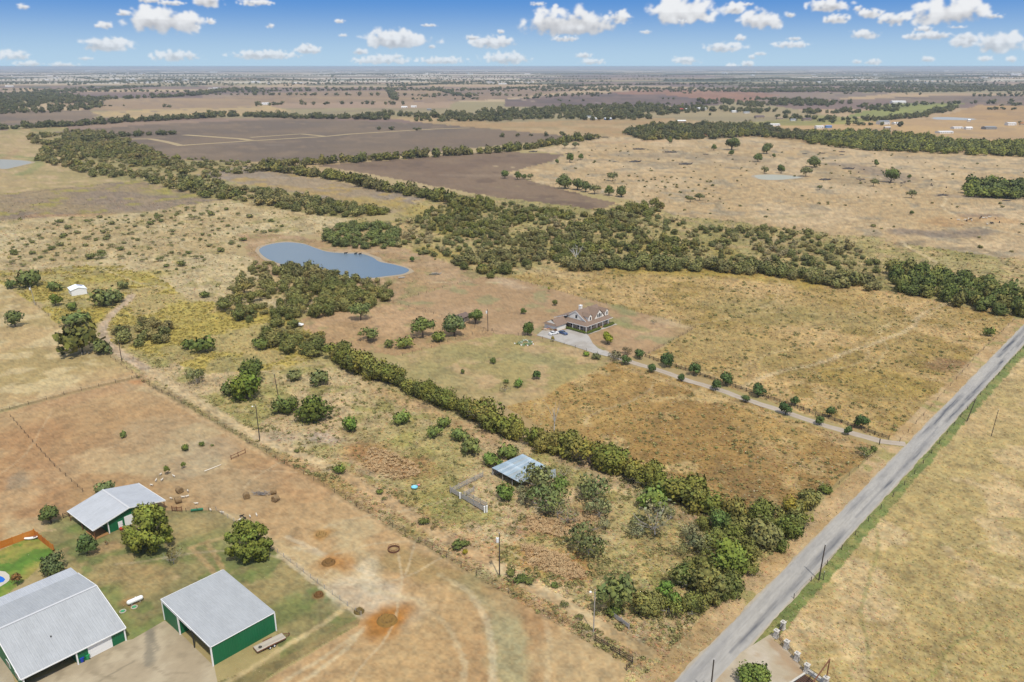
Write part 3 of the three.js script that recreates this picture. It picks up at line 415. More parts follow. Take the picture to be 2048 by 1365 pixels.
function limbs(seed, h, n, r0, spread = 0.6, twigs = 0) {                // a tapered trunk with limbs reaching into the crown
  const r = rng(seed), A = [bar([0, -0.12, 0], [0.03, h * 0.55, 0.02], r0, r0 * 0.72, 7)];
  for (let k = 0; k < n; k++) {
    const a = (k / n) * 6.28 + r(), from = [0.03, h * (0.3 + 0.25 * r()), 0.02], l = spread * (0.7 + r() * 0.5), to = [Math.cos(a) * l, h * (0.85 + r() * 0.35), Math.sin(a) * l]; A.push(bar(from, to, r0 * 0.5, r0 * 0.14, 5));
    for (let q = 0; q < twigs; q++) { const t = 0.35 + 0.6 * r(), p = from.map((v, i) => mix(v, to[i], t)); const b = a + (r() - 0.5) * 2.4; A.push(bar(p, [p[0] + Math.cos(b) * l * 0.55, p[1] + h * (0.05 + 0.35 * r()), p[2] + Math.sin(b) * l * 0.55], r0 * 0.2, r0 * 0.06, 4)); }
  }
  return merge(A);
}
// shapes by kind: crown centre height and total build in crown radii
const KINDS = {
  oak: { ch: 0.82, v: [1, 2, 3, 4].map((s) => [crownGeo(s * 11, { lobes: 15, leaves: 800, size: 0.095, lobeR: 0.34, ragged: 0.4 }), limbs(s, 0.9, 4, 0.09)]) },
  hedge: { ch: 0.66, v: [1, 2, 3, 4, 5].map((s) => [crownGeo(s * 13 + 5, { lobes: 16, leaves: 900, size: 0.092, lobeR: 0.36, flat: 0.95, low: -0.9, ragged: 0.5 }), limbs(s + 20, 0.8, 3, 0.06)]) },
  bush: { ch: 0.5, v: [1, 2, 3].map((s) => [crownGeo(s * 17 + 3, { lobes: 9, leaves: 260, size: 0.15, lobeR: 0.38, flat: 0.62, low: -0.3, ragged: 0.5 }), limbs(s + 40, 0.5, 4, 0.035)]) },
  scrub: { ch: 0.62, v: [1, 2, 3].map((s) => [crownGeo(s * 19 + 7, { lobes: 15, leaves: 620, size: 0.085, lobeR: 0.27, flat: 0.62, spread: 0.8, core: false, ragged: 0.8, low: -0.2 }), limbs(s + 60, 0.62, 7, 0.035, 0.75, 3)]) },
  mesquite: { ch: 0.85, v: [1, 2, 3].map((s) => [crownGeo(s * 23 + 9, { lobes: 12, leaves: 460, size: 0.11, lobeR: 0.3, flat: 0.55, spread: 0.78, low: 0, ragged: 0.6 }), limbs(s + 80, 1.0, 5, 0.06, 0.6, 1)]) },
  round: { ch: 0.86, v: [1, 2, 3].map((s) => [crownGeo(s * 29 + 1, { lobes: 16, leaves: 560, size: 0.11, lobeR: 0.36, flat: 0.95, spread: 0.6, ragged: 0.12 }), limbs(s + 100, 0.7, 3, 0.08)]) },
  big: { ch: 0.7, v: [1, 2].map((s) => [crownGeo(s * 31 + 2, { lobes: 60, leaves: 4200, size: 0.055, lobeR: 0.18, flat: 0.92, spread: 0.82, core: 2, ragged: 0.2, low: -0.8, pointy: 0.35 }), limbs(s + 120, 0.9, 6, 0.07)]) },
  tall: { ch: 1.9, v: [1, 2].map((s) => [crownGeo(s * 37 + 2, { lobes: 14, leaves: 420, size: 0.14, lobeR: 0.36, flat: 1.5, ragged: 0.35, pointy: 0.5 }), limbs(s + 140, 1.5, 4, 0.07)]) },
  bare: { ch: 0.7, v: [1, 2].map((s) => [crownGeo(s * 41 + 2, { lobes: 12, leaves: 150, size: 0.09, lobeR: 0.24, flat: 0.5, spread: 0.8, core: false, ragged: 0.9, low: 0.1 }), limbs(s + 160, 0.75, 9, 0.04, 0.8, 5)]) },
};
let treeNo = 0;
function plant(name, category, kind, hex, x, z, R, label, group, o = {}) {
  const K = KINDS[kind], v = K.v[treeNo++ % K.v.length], t = thing(name, label, category, x, z, (treeNo * 2.399) % 6.283, group);
  const H = o.high || 1, c = mesh('crown', v[0], leafMat(hex), t); c.position.y = K.ch * H; c.scale.y = H;
  mesh('trunk', v[1], o.bark || (kind === 'bare' || kind === 'scrub' ? paleBark : barkMat), t).scale.y = H;
  t.scale.set(R * (0.86 + PERM[treeNo * 7 & 65535] * 0.3), R * (0.9 + PERM[treeNo * 13 & 65535] * 0.24), R * (0.88 + PERM[treeNo * 29 & 65535] * 0.26)); t.position.y = -0.08; return t;
}
// by the middle of the crown and its width as the photograph shows them
function treeAt(name, category, kind, hex, cx, cy, w, label, group, o = {}) {
  const H = o.high || 1; let R = 2, p;
  for (let k = 0; k < 6; k++) { p = G(cx, cy, KINDS[kind].ch * R * H); R = w / 2 * pixelOf(p[0], KINDS[kind].ch * R * H, p[1])[2] / FOCAL; }
  return plant(name, category, kind, hex, p[0], p[1], R, label, group, o);
}
const each = (s, f) => s.trim().split(/\s+/).forEach((t, i) => f(...t.split(',').map(Number), i));
function scatterIn(P, step, seed, h = 0) {                               // loose even places inside an outline of the photograph
  const poly = pts(P, h), B = bbox(poly), r = rng(seed), out = [];
  for (let x = B[0]; x < B[2]; x += step) for (let z = B[1]; z < B[3]; z += step) { const a = x + (r() - 0.15) * step * 1.1, b = z + (r() - 0.15) * step * 1.1; if (inside(poly, a, b)) out.push([a, b]); }
  return out;
}
// a wood or a row of trees too far off to count: instanced crowns, one object
const FAR = [1, 2, 3].map((s) => crownGeo(s * 43 + 6, { lobes: 8, leaves: 150, size: 0.19, lobeR: 0.42, flat: 0.9, low: -0.9, ragged: 0.35 }));
const FARTHER = [1, 2].map((s) => crownGeo(s * 47 + 6, { lobes: 5, leaves: 26, size: 0.3, lobeR: 0.46, flat: 0.85, low: -0.9, ragged: 0.3 }));
const NEARS = [1, 2, 3].map((s) => crownGeo(s * 53 + 6, { lobes: 11, leaves: 330, size: 0.14, lobeR: 0.38, flat: 0.85, low: -0.8, ragged: 0.45 }));
const white = new THREE.MeshStandardMaterial({ color: 0xffffff, vertexColors: true, roughness: 0.85 });
function woods(name, label, places, Rmin, Rmax, hexes, seed, o = {}) {
  const t = new THREE.Group(); t.name = numbered(name); tag(t, label, null, null, 'stuff'); scene.add(t);
  const set = o.set || FAR, r = rng(seed), m4 = new THREE.Matrix4(), q = new THREE.Quaternion(), Y = new THREE.Vector3(0, 1, 0), cs = hexes.map((h) => alb(h).map((v, i) => v * [1.16, 1.1, 0.95][i])), col = new THREE.Color();
  set.forEach((g, k) => {
    const mine = places.filter((_, i) => i % set.length === k); if (!mine.length) return;
    const im = new THREE.InstancedMesh(g, white, mine.length); im.name = 'crown'; im.castShadow = im.receiveShadow = true;
    mine.forEach(([x, z], i) => {
      const R = mix(Rmin, Rmax, Math.pow(r(), 1.3)), h = R * (o.high || 0.9) * (0.8 + r() * 0.45);
      m4.compose(new THREE.Vector3(x, h * 0.6, z), q.setFromAxisAngle(Y, r() * 6.28), new THREE.Vector3(R * (0.85 + r() * 0.3), h, R)); im.setMatrixAt(i, m4);
      const c = cs[Math.floor(fbm(x / 40, z / 40, 2) * 1.2 * cs.length + r() * 2) % cs.length], b = 0.82 + r() * 0.36; im.setColorAt(i, col.setRGB(c[0] * b, c[1] * b, c[2] * b));
    });
    t.add(im);
  });
  return t;
}
function rowPlaces(P, step, wide, seed, h = 4) { const r = rng(seed); return along(pts(P, h), step).flatMap(([x, z]) => { const out = [], n = Math.max(1, Math.round(wide / step)); for (let k = 0; k < n; k++) if (r() < 0.93) out.push([x + (r() - 0.5) * wide, z + (r() - 0.5) * wide]); return out; }); }
const GREENS = ['#85863f', '#767b38', '#8d8848', '#6c7236', '#83804e'], DUSTY = ['#8d8a58', '#84834c', '#99905c', '#777b44', '#8a8b52'], DARK = ['#676c40', '#6d7044', '#5d643c', '#73754c'];

// the long hedge from the farmhouse paddock down to the road
{
  const r = rng(31), L = pts('676,706 731,737 778,748 830,772 881,793 932,811 983,838 1024,855 1071,876 1136,892 1203,916 1271,942 1322,966 1377,990 1425,1007 1480,1034', 3);
  along(L, 4.1).forEach(([x, z], i) => { for (const side of [-1, 1]) {
    if (side > 0 && r() < 0.25) continue;
    if (fbm(i / 3.2, 7 + side * 5, 2) < 0.24) continue;
    const R = 2.3 + r() * 1.4 + 2.2 * vn(i / 2.4, 3), k = Math.floor(r() * 6), hex = ['#868740', '#777b36', '#8f8d46', '#6e7336', '#92894a', '#7d8439'][k];
    const spot = ['at the farmhouse end', 'beside the paddock', 'beside the brown field', 'behind the rusty tin shed', 'at the road end'][Math.min(4, Math.floor(i / 11))], lab = (R < 3.7 ? 'low ' : R < 4.6 ? 'middling ' : 'tall ') + ['olive', 'dark green', 'yellow green', 'deep green', 'brownish olive', 'green'][k] + ' tree of the long hedge ' + spot;
    plant('hedgerow_tree', 'tree', r() < 0.12 ? 'scrub' : r() < 0.14 ? 'mesquite' : 'hedge', hex, x + (r() - 0.5) * 2.4 + side * 1.8, z + (r() - 0.5) * 2.4 + side * 1.8, R, lab, 'long hedge trees ' + spot, { high: 0.85 + r() * 0.4 });
  } });
}
{ // undergrowth that joins the corner thicket into one
  const r = rng(52);
  for (const [x, z] of scatterIn('1400,1040 1480,1035 1600,1000 1640,1000 1600,1075 1520,1130 1440,1210 1380,1240 1300,1235 1270,1190 1350,1160 1400,1120', 4.6, 91, 2)) if (r() < 0.9) { const k = Math.floor(r() * 4); plant('thicket_tree', 'tree', r() < 0.3 ? 'scrub' : 'hedge', ['#8b8a50', '#7a7c3e', '#878d48', '#727a40'][k], x, z, 2 + r() * 1.7, ['pale olive', 'dark olive', 'yellow green', 'dull green'][k] + ' bushy tree filling the corner thicket by the road', 'bushy trees filling the corner thicket', { high: 0.8 + r() * 0.4 }); }
  for (const [x, z] of scatterIn('1000,985 1060,940 1130,945 1200,960 1290,985 1390,1050 1400,1110 1330,1120 1230,1070 1150,1060 1080,1030', 6.5, 92, 1)) if (r() < 0.62) { const k = Math.floor(r() * 3); plant('thicket_bush', 'bush', r() < 0.62 ? 'scrub' : r() < 0.6 ? 'bare' : 'bush', ['#9b9b7c', '#90946c', '#949062'][k], x, z, 1.7 + r() * 1.8, ['pale grey green', 'grey green', 'dull olive'][k] + ' bush in the loose thicket right of the tin shed', 'bushes of the loose thicket right of the tin shed', { high: 0.8 + r() * 0.3 }); }
}
// the thicket at the road corner: each its own look
for (const [k, hex, x, y, w, l, o] of [
  ['hedge', '#6d8446', 1442, 1046, 52, 'grey green bushy tree with bare top twigs at the hedge end'], ['hedge', '#7c8440', 1520, 1022, 66, 'broad dark green tree at the corner thicket top'], ['hedge', '#8c8a5a', 1527, 1072, 76, 'pale olive tree in the middle of the corner thicket'],
  ['hedge', '#a99a3e', 1585, 1016, 50, 'yellowing tree at the brown field corner'], ['hedge', '#7a863c', 1581, 1058, 44, 'narrow dark green tree nearest the road verge', { high: 1.3 }], ['hedge', '#707a3e', 1626, 996, 40, 'dark bush at the tip of the brown field'], ['bush', '#74803c', 1652, 980, 28, 'small dark bush beside the road at the field tip'],
  ['hedge', '#80903c', 1459, 1120, 90, 'large bright olive green tree of the corner thicket', { high: 1.05 }], ['hedge', '#86854c', 1420, 1170, 76, 'brown olive tree below the large corner tree'], ['tall', '#71903c', 1330, 1178, 40, 'tall bright green bush at the thicket front', { high: 0.75 }], ['tall', '#6c883a', 1350, 1200, 36, 'second bright green bush at the thicket front', { high: 0.7 }],
  ['hedge', '#66783a', 1370, 1148, 60, 'dark green bush behind the bright green ones'], ['hedge', '#7f8748', 1385, 1205, 46, 'olive bush at the road side end of the thicket'], ['mesquite', '#78844e', 1232, 1188, 92, 'wide grey green mesquite with pale limbs near the pole'], ['bush', '#78863e', 1228, 1222, 36, 'low green bush under the wide mesquite'], ['tall', '#82913a', 1290, 1212, 20, 'yellow green sapling beside the wide mesquite', { high: 0.8 }],
  ['scrub', '#6c744a', 1178, 1086, 76, 'dark twiggy bush above the orange weeds', { high: 1.2 }], ['scrub', '#7c8656', 1186, 976, 62, 'grey green bush right of the rusty tin shed', { high: 1.2 }], ['scrub', '#848a66', 1200, 1020, 56, 'pale grey bush between shed and bare bush', { high: 0.9 }], ['bare', '#8d8c74', 1312, 1040, 96, 'large half bare grey bush with spreading limbs'], ['bush', '#84984c', 1308, 1003, 66, 'light green bush behind the half bare grey bush'],
  ['scrub', '#7d8262', 1398, 1088, 56, 'grey bush left of the large corner tree'], ['scrub', '#858468', 1380, 1060, 44, 'dull grey bush below the hedge end'], ['hedge', '#7f8640', 1470, 1068, 44, 'mid green tree between hedge end and corner thicket'], ['hedge', '#6f7c3c', 1556, 1088, 40, 'dark green tree low in the corner thicket by the road'],
  ['scrub', '#848a5e', 1072, 957, 72, 'tall grey green mesquite in front of the rusty tin shed', { high: 1.25 }], ['scrub', '#76824e', 1090, 1000, 80, 'wide grey bush below the tin shed mesquite'], ['bush', '#728a42', 1010, 988, 46, 'bright green bush inside the cattle pen'], ['bush', '#748a44', 1120, 968, 44, 'green bush against the tin shed wall'], ['bush', '#70863e', 985, 920, 44, 'green bush behind the tin shed roof'], ['bush', '#7a8a48', 1015, 905, 50, 'olive bush behind the tin shed peak'],
  ['bush', '#80884e', 940, 893, 50, 'olive bush between the hedge and the tin shed'], ['bush', '#77864a', 918, 872, 40, 'grey green bush below the long hedge'], ['bush', '#7c8c4a', 886, 848, 32, 'small green bush below the long hedge'], ['bush', '#7a8848', 866, 866, 34, 'small olive bush in the weedy field'], ['bush', '#7f9048', 802, 838, 40, 'round green bush in the weedy field'], ['bush', '#6d8a36', 700, 852, 42, 'dark green round bush above the dirt track'],
  ['hedge', '#66742e', 625, 820, 76, 'large dark green tree with pale dead limbs at its foot'], ['bush', '#78844a', 555, 815, 44, 'low olive bush left of the large dark tree'], ['hedge', '#6d7c3a', 580, 812, 44, 'grey green bush against the large dark tree'], ['hedge', '#74852f', 492, 776, 66, 'rounded bright dark green cedar beside the track', { high: 1.1 }], ['oak', '#5f6d2e', 505, 744, 62, 'dark oak behind the rounded cedar'], ['bush', '#6f7c48', 462, 780, 42, 'grey bush left of the rounded cedar'], ['scrub', '#7a8056', 392, 752, 36, 'small grey thorn bush by the track bend', { high: 1.3 }],
  ['bush', '#7d8658', 640, 760, 44, 'pale bush in the dry grass below the pond wood'], ['bush', '#83885c', 590, 752, 34, 'faded bush in the dry grass'], ['bush', '#6b7a3a', 410, 692, 50, 'dark bush among the yellow flowers'], ['bush', '#74823e', 376, 690, 30, 'small bush left among the yellow flowers'], ['bush', '#7c8a4a', 520, 690, 36, 'olive bush right of the yellow flowers'],
  ['bush', '#6f7034', 160, 685, 88, 'low wide dark olive tree at the pasture edge by the track', { high: 1.0 }], ['bush', '#70794a', 205, 696, 44, 'grey low bush right of the large olive tree'], ['round', '#687444', 27, 638, 38, 'lone dark tree in the left pasture'], ['round', '#6d7c2e', 108, 600, 28, 'small bright dark cedar left of the white hut'], ['bush', '#6f7c44', 108, 574, 34, 'bush at the left wall of the white hut'], ['bush', '#74804a', 55, 562, 52, 'wide bush near the leaning pole'], ['bush', '#697844', 20, 570, 28, 'dark bush at the left picture edge'], ['bush', '#6f7d46', 150, 640, 62, 'low wide bush above the large olive tree', { high: 0.7 }], ['bush', '#6e8038', 143, 615, 28, 'bright bush below the white hut'], ['bush', '#77804c', 205, 598, 66, 'wide grey bush right of the white hut', { high: 0.8 }], ['bush', '#788250', 235, 597, 32, 'bush at the end of the wide grey bush'], ['bush', '#808656', 245, 572, 26, 'pale bush above the track bend'], ['bush', '#707c42', 408, 590, 22, 'small dark bush in the scrub centre'],
  ['mesquite', '#7a8650', 720, 622, 46, 'mesquite nearest the pond wood'], ['mesquite', '#727e48', 735, 668, 46, 'low mesquite in the tan yard', { high: 0.75 }], ['mesquite', '#758446', 845, 652, 54, 'leafy mesquite left of the brown roofed shed'], ['oak', '#728054', 908, 652, 50, 'mesquite covering the wall of the brown roofed shed'], ['bush', '#7f8a42', 877, 674, 34, 'olive bush below the brown roofed shed'], ['bush', '#87914a', 812, 688, 36, 'yellow green bush at the yard corner'], ['bush', '#7a8248', 779, 688, 26, 'small bush left of the yard corner'], ['oak', '#758648', 951, 632, 36, 'upright tree beside the farmyard pole', { high: 1.15 }],
  ['round', '#65783a', 1046, 622, 15, 'slim young tree on the farmhouse lawn'], ['round', '#5f7434', 1056, 658, 31, 'round dark green tree left of the gravel court'], ['round', '#6b7038', 1110, 606, 13, 'small young tree behind the farmhouse'], ['tall', '#a0a23e', 1098, 578, 6, 'tiny yellow green tree at the yard fence'], ['round', '#6b7a3e', 986, 722, 15, 'small tree in the middle of the green paddock'], ['round', '#6f7a44', 925, 743, 12, 'smaller tree in the paddock near the hedge'], ['round', '#58733a', 1073, 750, 22, 'dark green young tree in the lower paddock'], ['bush', '#7d9848', 1036, 768, 25, 'light green round bush in the lower paddock'], ['bare', '#8d7a5c', 1010, 777, 22, 'dry brown bush beside the light green one'], ['bush', '#7d8850', 1012, 764, 12, 'tiny olive bush in the lower paddock'],
  ['round', '#9aa02e', 1216, 676, 30, 'yellow green round tree on the farmhouse front lawn'], ['tall', '#a3913c', 1106, 677, 8, 'small yellowing tree in front of the parked cars'], ['bush', '#7f9a3c', 1173, 709, 16, 'green shrub along the court fence'], ['bush', '#787e58', 1193, 714, 20, 'grey shrub along the court fence'], ['bare', '#8b8672', 1307, 643, 12, 'bare young tree on the right farmhouse lawn', { high: 1.6 }], ['bush', '#6f7c3c', 1981, 666, 26, 'dark bush at the field edge near the road'], ['scrub', '#77804c', 1730, 905, 28, 'twiggy bush at the driveway corner by the road'], ['bush', '#6f8040', 1748, 899, 18, 'dark bush beside the driveway gatepost'],
  ['round', '#5d7a36', 824, 518, 12, 'lone round tree on the pond bank'],
  ['big', '#87903c', 298, 1064, 104, 'large olive leaved tree in front of the white doored barn', { high: 1.0 }], ['big', '#7f8a3a', 492, 1086, 91, 'large olive leaved tree above the open green shed', { high: 1.05 }], ['round', '#5d7442', 170, 1090, 48, 'dark green cedar left of the large olive tree', { high: 1.05 }], ['oak', '#69784e', 106, 1127, 62, 'dark grey green tree behind the big shed roof'], ['oak', '#66743c', 98, 1031, 50, 'dark tree standing outside the orange fence', { high: 0.85 }], ['tall', '#8b6a3e', 31, 1158, 22, 'small reddish brown tree beside the swimming pool', { high: 0.8 }], ['bare', '#77704c', 345, 1112, 40, 'thin half bare tree in the middle of the lawn', { high: 1.3 }],
  ['bush', '#7a8a5c', 206, 977, 40, 'grey green bush behind the barn roof'], ['tall', '#6f7c34', 333, 938, 14, 'slender green sapling in the goat paddock', { high: 1.0 }], ['tall', '#77863e', 366, 930, 11, 'shorter sapling in the goat paddock', { high: 0.8 }], ['bush', '#6f8038', 370, 897, 20, 'green shrub in the goat paddock'], ['bush', '#6c7a38', 402, 889, 15, 'small green shrub in the goat paddock'], ['bush', '#7f9050', 245, 871, 20, 'low green shrub alone on the reddish dirt'], ['bush', '#7f8a56', 424, 891, 7, 'tiny shrub near the pipe fence'], ['bare', '#7c5a44', 212, 1085, 14, 'small bare reddish shrub at the barn corner'], ['oak', '#7c9046', 1510, 1352, 72, 'leafy green tree on the entrance apron', { high: 0.9 }],
  ['bush', '#7a8844', 760, 984, 16, 'small bush along the paddock fence'], ['bush', '#6f8238', 680, 941, 26, 'green bush between the track and the fence'], ['bush', '#69763c', 920, 1090, 34, 'dark low bush along the paddock fence', { high: 0.6 }], ['bush', '#a59a2e', 930, 1104, 14, 'yellow flowering bush along the paddock fence'], ['bush', '#637238', 1043, 1158, 36, 'dark green low bush beside the white topped pole', { high: 0.55 }], ['bush', '#6b7a3c', 1110, 1170, 20, 'small dark bush beside the track', { high: 0.6 }],
]) treeAt(k === 'bush' || k === 'scrub' || k === 'bare' ? 'bush' : 'tree', k === 'bush' || k === 'scrub' || k === 'bare' ? 'bush' : 'tree', k, hex, x, y, w, l, null, o || {});
// young oaks along the drive
each('1279,708,25 1250,719,25 1334,721,33 1304,736,22 1389,740,29 1363,755,18 1453,759,33 1433,771,27 1518,779,36 1492,797,20 1592,803,20 1572,817,33 1662,824,27 1641,842,20 1724,844,34 1697,863,20', (x, y, w, i) => treeAt('drive_tree', 'tree', 'round', ['#566d3c', '#5c7240', '#4f6838'][i % 3], x, y, w, (i % 2 ? 'small' : 'larger') + ' dark green young oak on the ' + (i % 2 ? 'near' : 'far') + ' side of the drive, ' + ['first', 'second', 'third', 'fourth', 'fifth', 'sixth', 'seventh', 'eighth'][i >> 1] + ' from the farmhouse', 'young oaks along the drive'));
treeAt('bush', 'bush', 'scrub', '#7d7a62', 1230, 712, 28, 'grey purple bush at the upper end of the drive'); treeAt('bush', 'bush', 'scrub', '#86755c', 1253, 703, 22, 'brownish bush behind the first drive oak');
// lone trees of the cattle pasture
each('1465,287,32,0 1428,295,13,1 1463,305,14,1 1340,281,13,0 1381,397,17,2 1400,394,17,2 1226,352,24,2 1535,297,25,0 1517,315,20,1 1548,312,10,1 1631,323,27,0 1753,327,15,1 1784,351,33,1 1820,354,9,1 1563,338,20,1 1530,340,16,2 1613,343,24,2 1824,426,10,1 1131,363,34,0 1155,369,27,0 1172,374,25,0 1190,378,24,2 1218,381,23,1 1244,382,29,0 1010,348,21,1 1035,351,19,1 1048,353,12,1 1061,353,15,2 1140,316,21,1 1162,314,13,1 1114,324,11,1 1130,290,16,2 1150,290,16,2 1748,365,18,2 1825,388,20,2 1640,375,12,2 1330,375,8,2 1500,690,1,2 100,425,1,1', (x, y, w, k, i) => w > 2 && treeAt('pasture_tree', 'tree', ['oak', 'round', 'mesquite'][k], ['#6f7a4a', '#68783c', '#80845e'][k], x, y, w, [(w > 20 ? 'large' : 'small') + ' dark tree', 'round green tree', 'sparse grey tree'][k] + ' alone in the dry cattle pasture ' + (x < 1260 ? 'beside the ploughed fields' : x < 1500 ? 'near the hilltop' : y < 345 ? 'above the small pale pond' : 'right of the small pale pond'), 'scattered trees of the cattle pasture'));
// bushes dotted over the pale left pasture
{
  const r = rng(9); let n = 0;
  for (const [x, z] of scatterIn('20,470 130,440 300,425 430,410 560,445 610,465 500,478 470,500 400,545 330,555 200,525 20,535', 11, 71)) {
    if (r() < 0.3 || n > 230) continue; n++;
    const R = 1.2 + r() * r() * 2.8, kk = Math.floor(r() * 4);
    plant('pasture_bush', 'bush', r() < 0.4 ? 'scrub' : 'bush', ['#84845a', '#7f8250', '#8d8a64', '#757c48'][kk], x, z, R, (R > 2.4 ? 'wide ' : R > 1.6 ? 'low ' : 'tiny ') + ['dusty olive', 'grey green', 'pale grey', 'dark green'][kk] + ' bush dotted over the pale left pasture', 'bushes dotted over the pale left pasture', { high: 0.75 });
  }
}
// the wood below the pond: nearest trees one by one, the rest as one mass
{
  const P = scatterIn('440,604 470,564 505,524 560,534 600,534 640,539 700,549 760,569 786,586 740,604 690,616 640,624 600,636 585,648 640,668 668,692 640,708 590,702 545,684 510,654 470,629', 6.2, 12, 3).filter(([x, z]) => fbm(x / 15 + 3, z / 15, 3) > 0.36), near = P.sort((a, b) => b[1] - a[1]).splice(0, 110), r = rng(4);
  near.forEach(([x, z], i) => { const k = Math.floor(r() * 5), R = 2.2 + r() * 2.3; plant('wood_tree', 'tree', r() < 0.25 ? 'mesquite' : r() < 0.2 ? 'scrub' : 'hedge', ['#8a8852', '#7c7f46', '#948c54', '#727840', '#86874c'][k], x, z, R, (R > 3.6 ? 'large ' : R > 2.8 ? 'middling ' : 'small ') + ['dusty olive', 'grey green', 'brownish olive', 'dark green', 'dull green'][k] + ' tree at the near edge of the wood below the pond', 'trees at the near edge of the pond wood', { high: 0.8 + r() * 0.3 }); });
  woods('woods', 'bushy grey green wood between the blue pond and the yellow scrub', P, 2.8, 4.8, DUSTY, 5, { set: NEARS, high: 1 });
  woods('woods', 'clump of grey green trees beside the track bend', scatterIn('222,655 300,622 330,635 345,665 300,684 240,682', 5.6, 13, 3), 2.2, 3.8, DUSTY, 6, { set: NEARS, high: 0.95 });
  woods('woods', 'dense wood strip where the field meets the road at the right', scatterIn('1800,522 1880,537 1960,557 2080,592 2100,632 2035,626 1960,612 1880,594 1770,566', 6.5, 14, 3), 3.2, 5.6, ['#7d8440', '#74803c', '#8c8a4a', '#6a7838'], 7, { set: NEARS, high: 1.05 });
  woods('woods', 'middle wood below the ploughed fields', scatterIn('830,432 870,412 920,402 960,392 1010,402 1100,412 1180,427 1260,407 1310,397 1322,412 1290,432 1260,452 1300,472 1380,472 1410,500 1390,514 1300,512 1220,500 1150,512 1060,530 1000,548 960,545 900,522 950,492 900,472 850,452', 8.2, 15, 3).filter(([x, z]) => fbm(x / 26 + 4, z / 26, 3) > 0.43), 2.4, 4.9, DUSTY.concat(GREENS), 8, { set: NEARS, high: 0.85 });
  woods('scrub', 'low grey green scrub filling the middle wood', scatterIn('640,470 700,445 830,432 900,408 1010,405 1100,415 1180,430 1300,400 1330,432 1420,455 1600,455 1700,482 1760,530 1770,563 1640,558 1480,528 1300,518 1130,520 1000,548 900,525 780,492', 7.2, 81, 1).filter(([x, z]) => fbm(x / 22 + 9, z / 22, 3) > 0.39), 0.8, 3.6, ['#a09a68', '#8a8850', '#aca078', '#868a58', '#7c8048'], 81, { set: NEARS, high: 0.72 });
  woods('scrub', 'low scrub filling the winding creek wood', scatterIn('130,258 200,262 262,280 330,312 470,322 545,322 540,336 480,345 410,352 500,372 640,396 770,415 760,424 600,414 500,405 440,395 360,378 270,352 190,350 110,328 70,318 80,295 120,290', 12, 82, 1).filter(([x, z]) => fbm(x / 40 + 9, z / 40, 3) > 0.36), 2, 4.2, ['#96925e', '#8a8850', '#868a58'], 82, { set: FAR, high: 0.65 });
  woods('scrub', 'low scrub around the edges of the pond wood', scatterIn('430,604 470,555 510,518 600,528 700,545 786,566 790,592 690,620 600,640 640,668 670,695 640,710 590,706 535,690 500,655 460,635', 5.5, 83, 1).filter(([x, z]) => fbm(x / 12 + 9, z / 12, 3) > 0.42), 1, 2.6, ['#96925e', '#8a8850', '#9a9462'], 83, { set: NEARS, high: 0.75 });
  woods('woods', 'bushy strip along the top of the olive field', scatterIn('1130,518 1300,516 1480,526 1600,533 1700,550 1770,563 1750,578 1640,560 1560,545 1400,533 1130,532', 6, 16, 3), 3.0, 5.2, DUSTY, 9, { set: NEARS, high: 0.9 });
  woods('woods', 'sparse scrubby wood beside the cattle pasture', scatterIn('1380,472 1480,442 1600,456 1700,482 1720,522 1600,535 1480,528 1420,500', 15, 17, 3), 2.2, 4.2, DUSTY, 10, { set: NEARS, high: 0.85 });
  woods('woods', 'green thicket above the blue pond', scatterIn('645,472 665,447 700,440 760,445 805,465 800,488 740,492 660,484', 7.5, 18, 3), 3, 5, ['#77824a', '#6f7c42', '#7d8a48'], 11, { set: NEARS, high: 0.75 });
  woods('woods', 'tree belt between the pond thicket and the weedy field', scatterIn('500,375 560,380 640,398 700,405 780,415 770,424 690,428 640,424 560,412', 9, 19, 3), 3.5, 6, GREENS.concat(DUSTY), 12, { set: NEARS, high: 0.8 });
  woods('woods', 'winding creek wood on the left', scatterIn('130,258 200,262 262,280 330,312 470,322 545,322 540,336 480,345 410,352 500,372 640,396 600,414 500,405 440,395 360,378 270,352 190,350 110,328 70,318 80,295 120,290 60,285 50,270', 12.5, 20, 3).filter(([x, z]) => fbm(x / 55, z / 55, 3) > 0.44), 3.4, 6.6, GREENS.concat(DUSTY), 13, { high: 0.8 });
  woods('tree_row', 'dark hedge along the edge of the large ploughed field', rowPlaces('545,327 640,322 760,314 900,305 1000,299 1060,293 1130,281 1188,273', 9, 14, 21), 5, 7.5, GREENS, 14, { high: 1 });
  woods('tree_row', 'dark hedge between the two ploughed fields and the weedy field', rowPlaces('530,332 600,342 700,356 760,371 860,388 940,404', 8, 13, 22), 5, 7, GREENS, 15, { high: 1 });
  woods('tree_row', 'low row of trees inside the large ploughed field', rowPlaces('150,279 240,269 345,264', 11, 22, 23), 5, 8, DARK, 16, { high: 0.8 });
  woods('tree_row', 'creek trees along the top of the large ploughed field', rowPlaces('-60,256 60,252 140,248 250,241 360,235 470,229 590,233 700,234 760,236', 13, 38, 24), 6, 10, DARK, 17);
  woods('woods', 'wood around the far homesteads in the middle', scatterIn('720,230 760,225 880,228 1000,220 1130,212 1300,208 1330,225 1300,236 1180,238 1100,234 1000,240 880,240 760,240', 24, 25, 4).filter(([x, z]) => fbm(x / 90, z / 160, 3) > 0.42), 5.5, 10, DARK, 18);
  woods('woods', 'wood on the hilltop behind the orange roofed house', scatterIn('1240,262 1300,250 1400,246 1520,250 1600,264 1740,282 1740,288 1600,276 1500,268 1440,274 1290,276', 12, 26, 4).filter(([x, z]) => fbm(x / 40, z / 70, 3) > 0.36), 4.5, 8, GREENS.concat(DARK), 19);
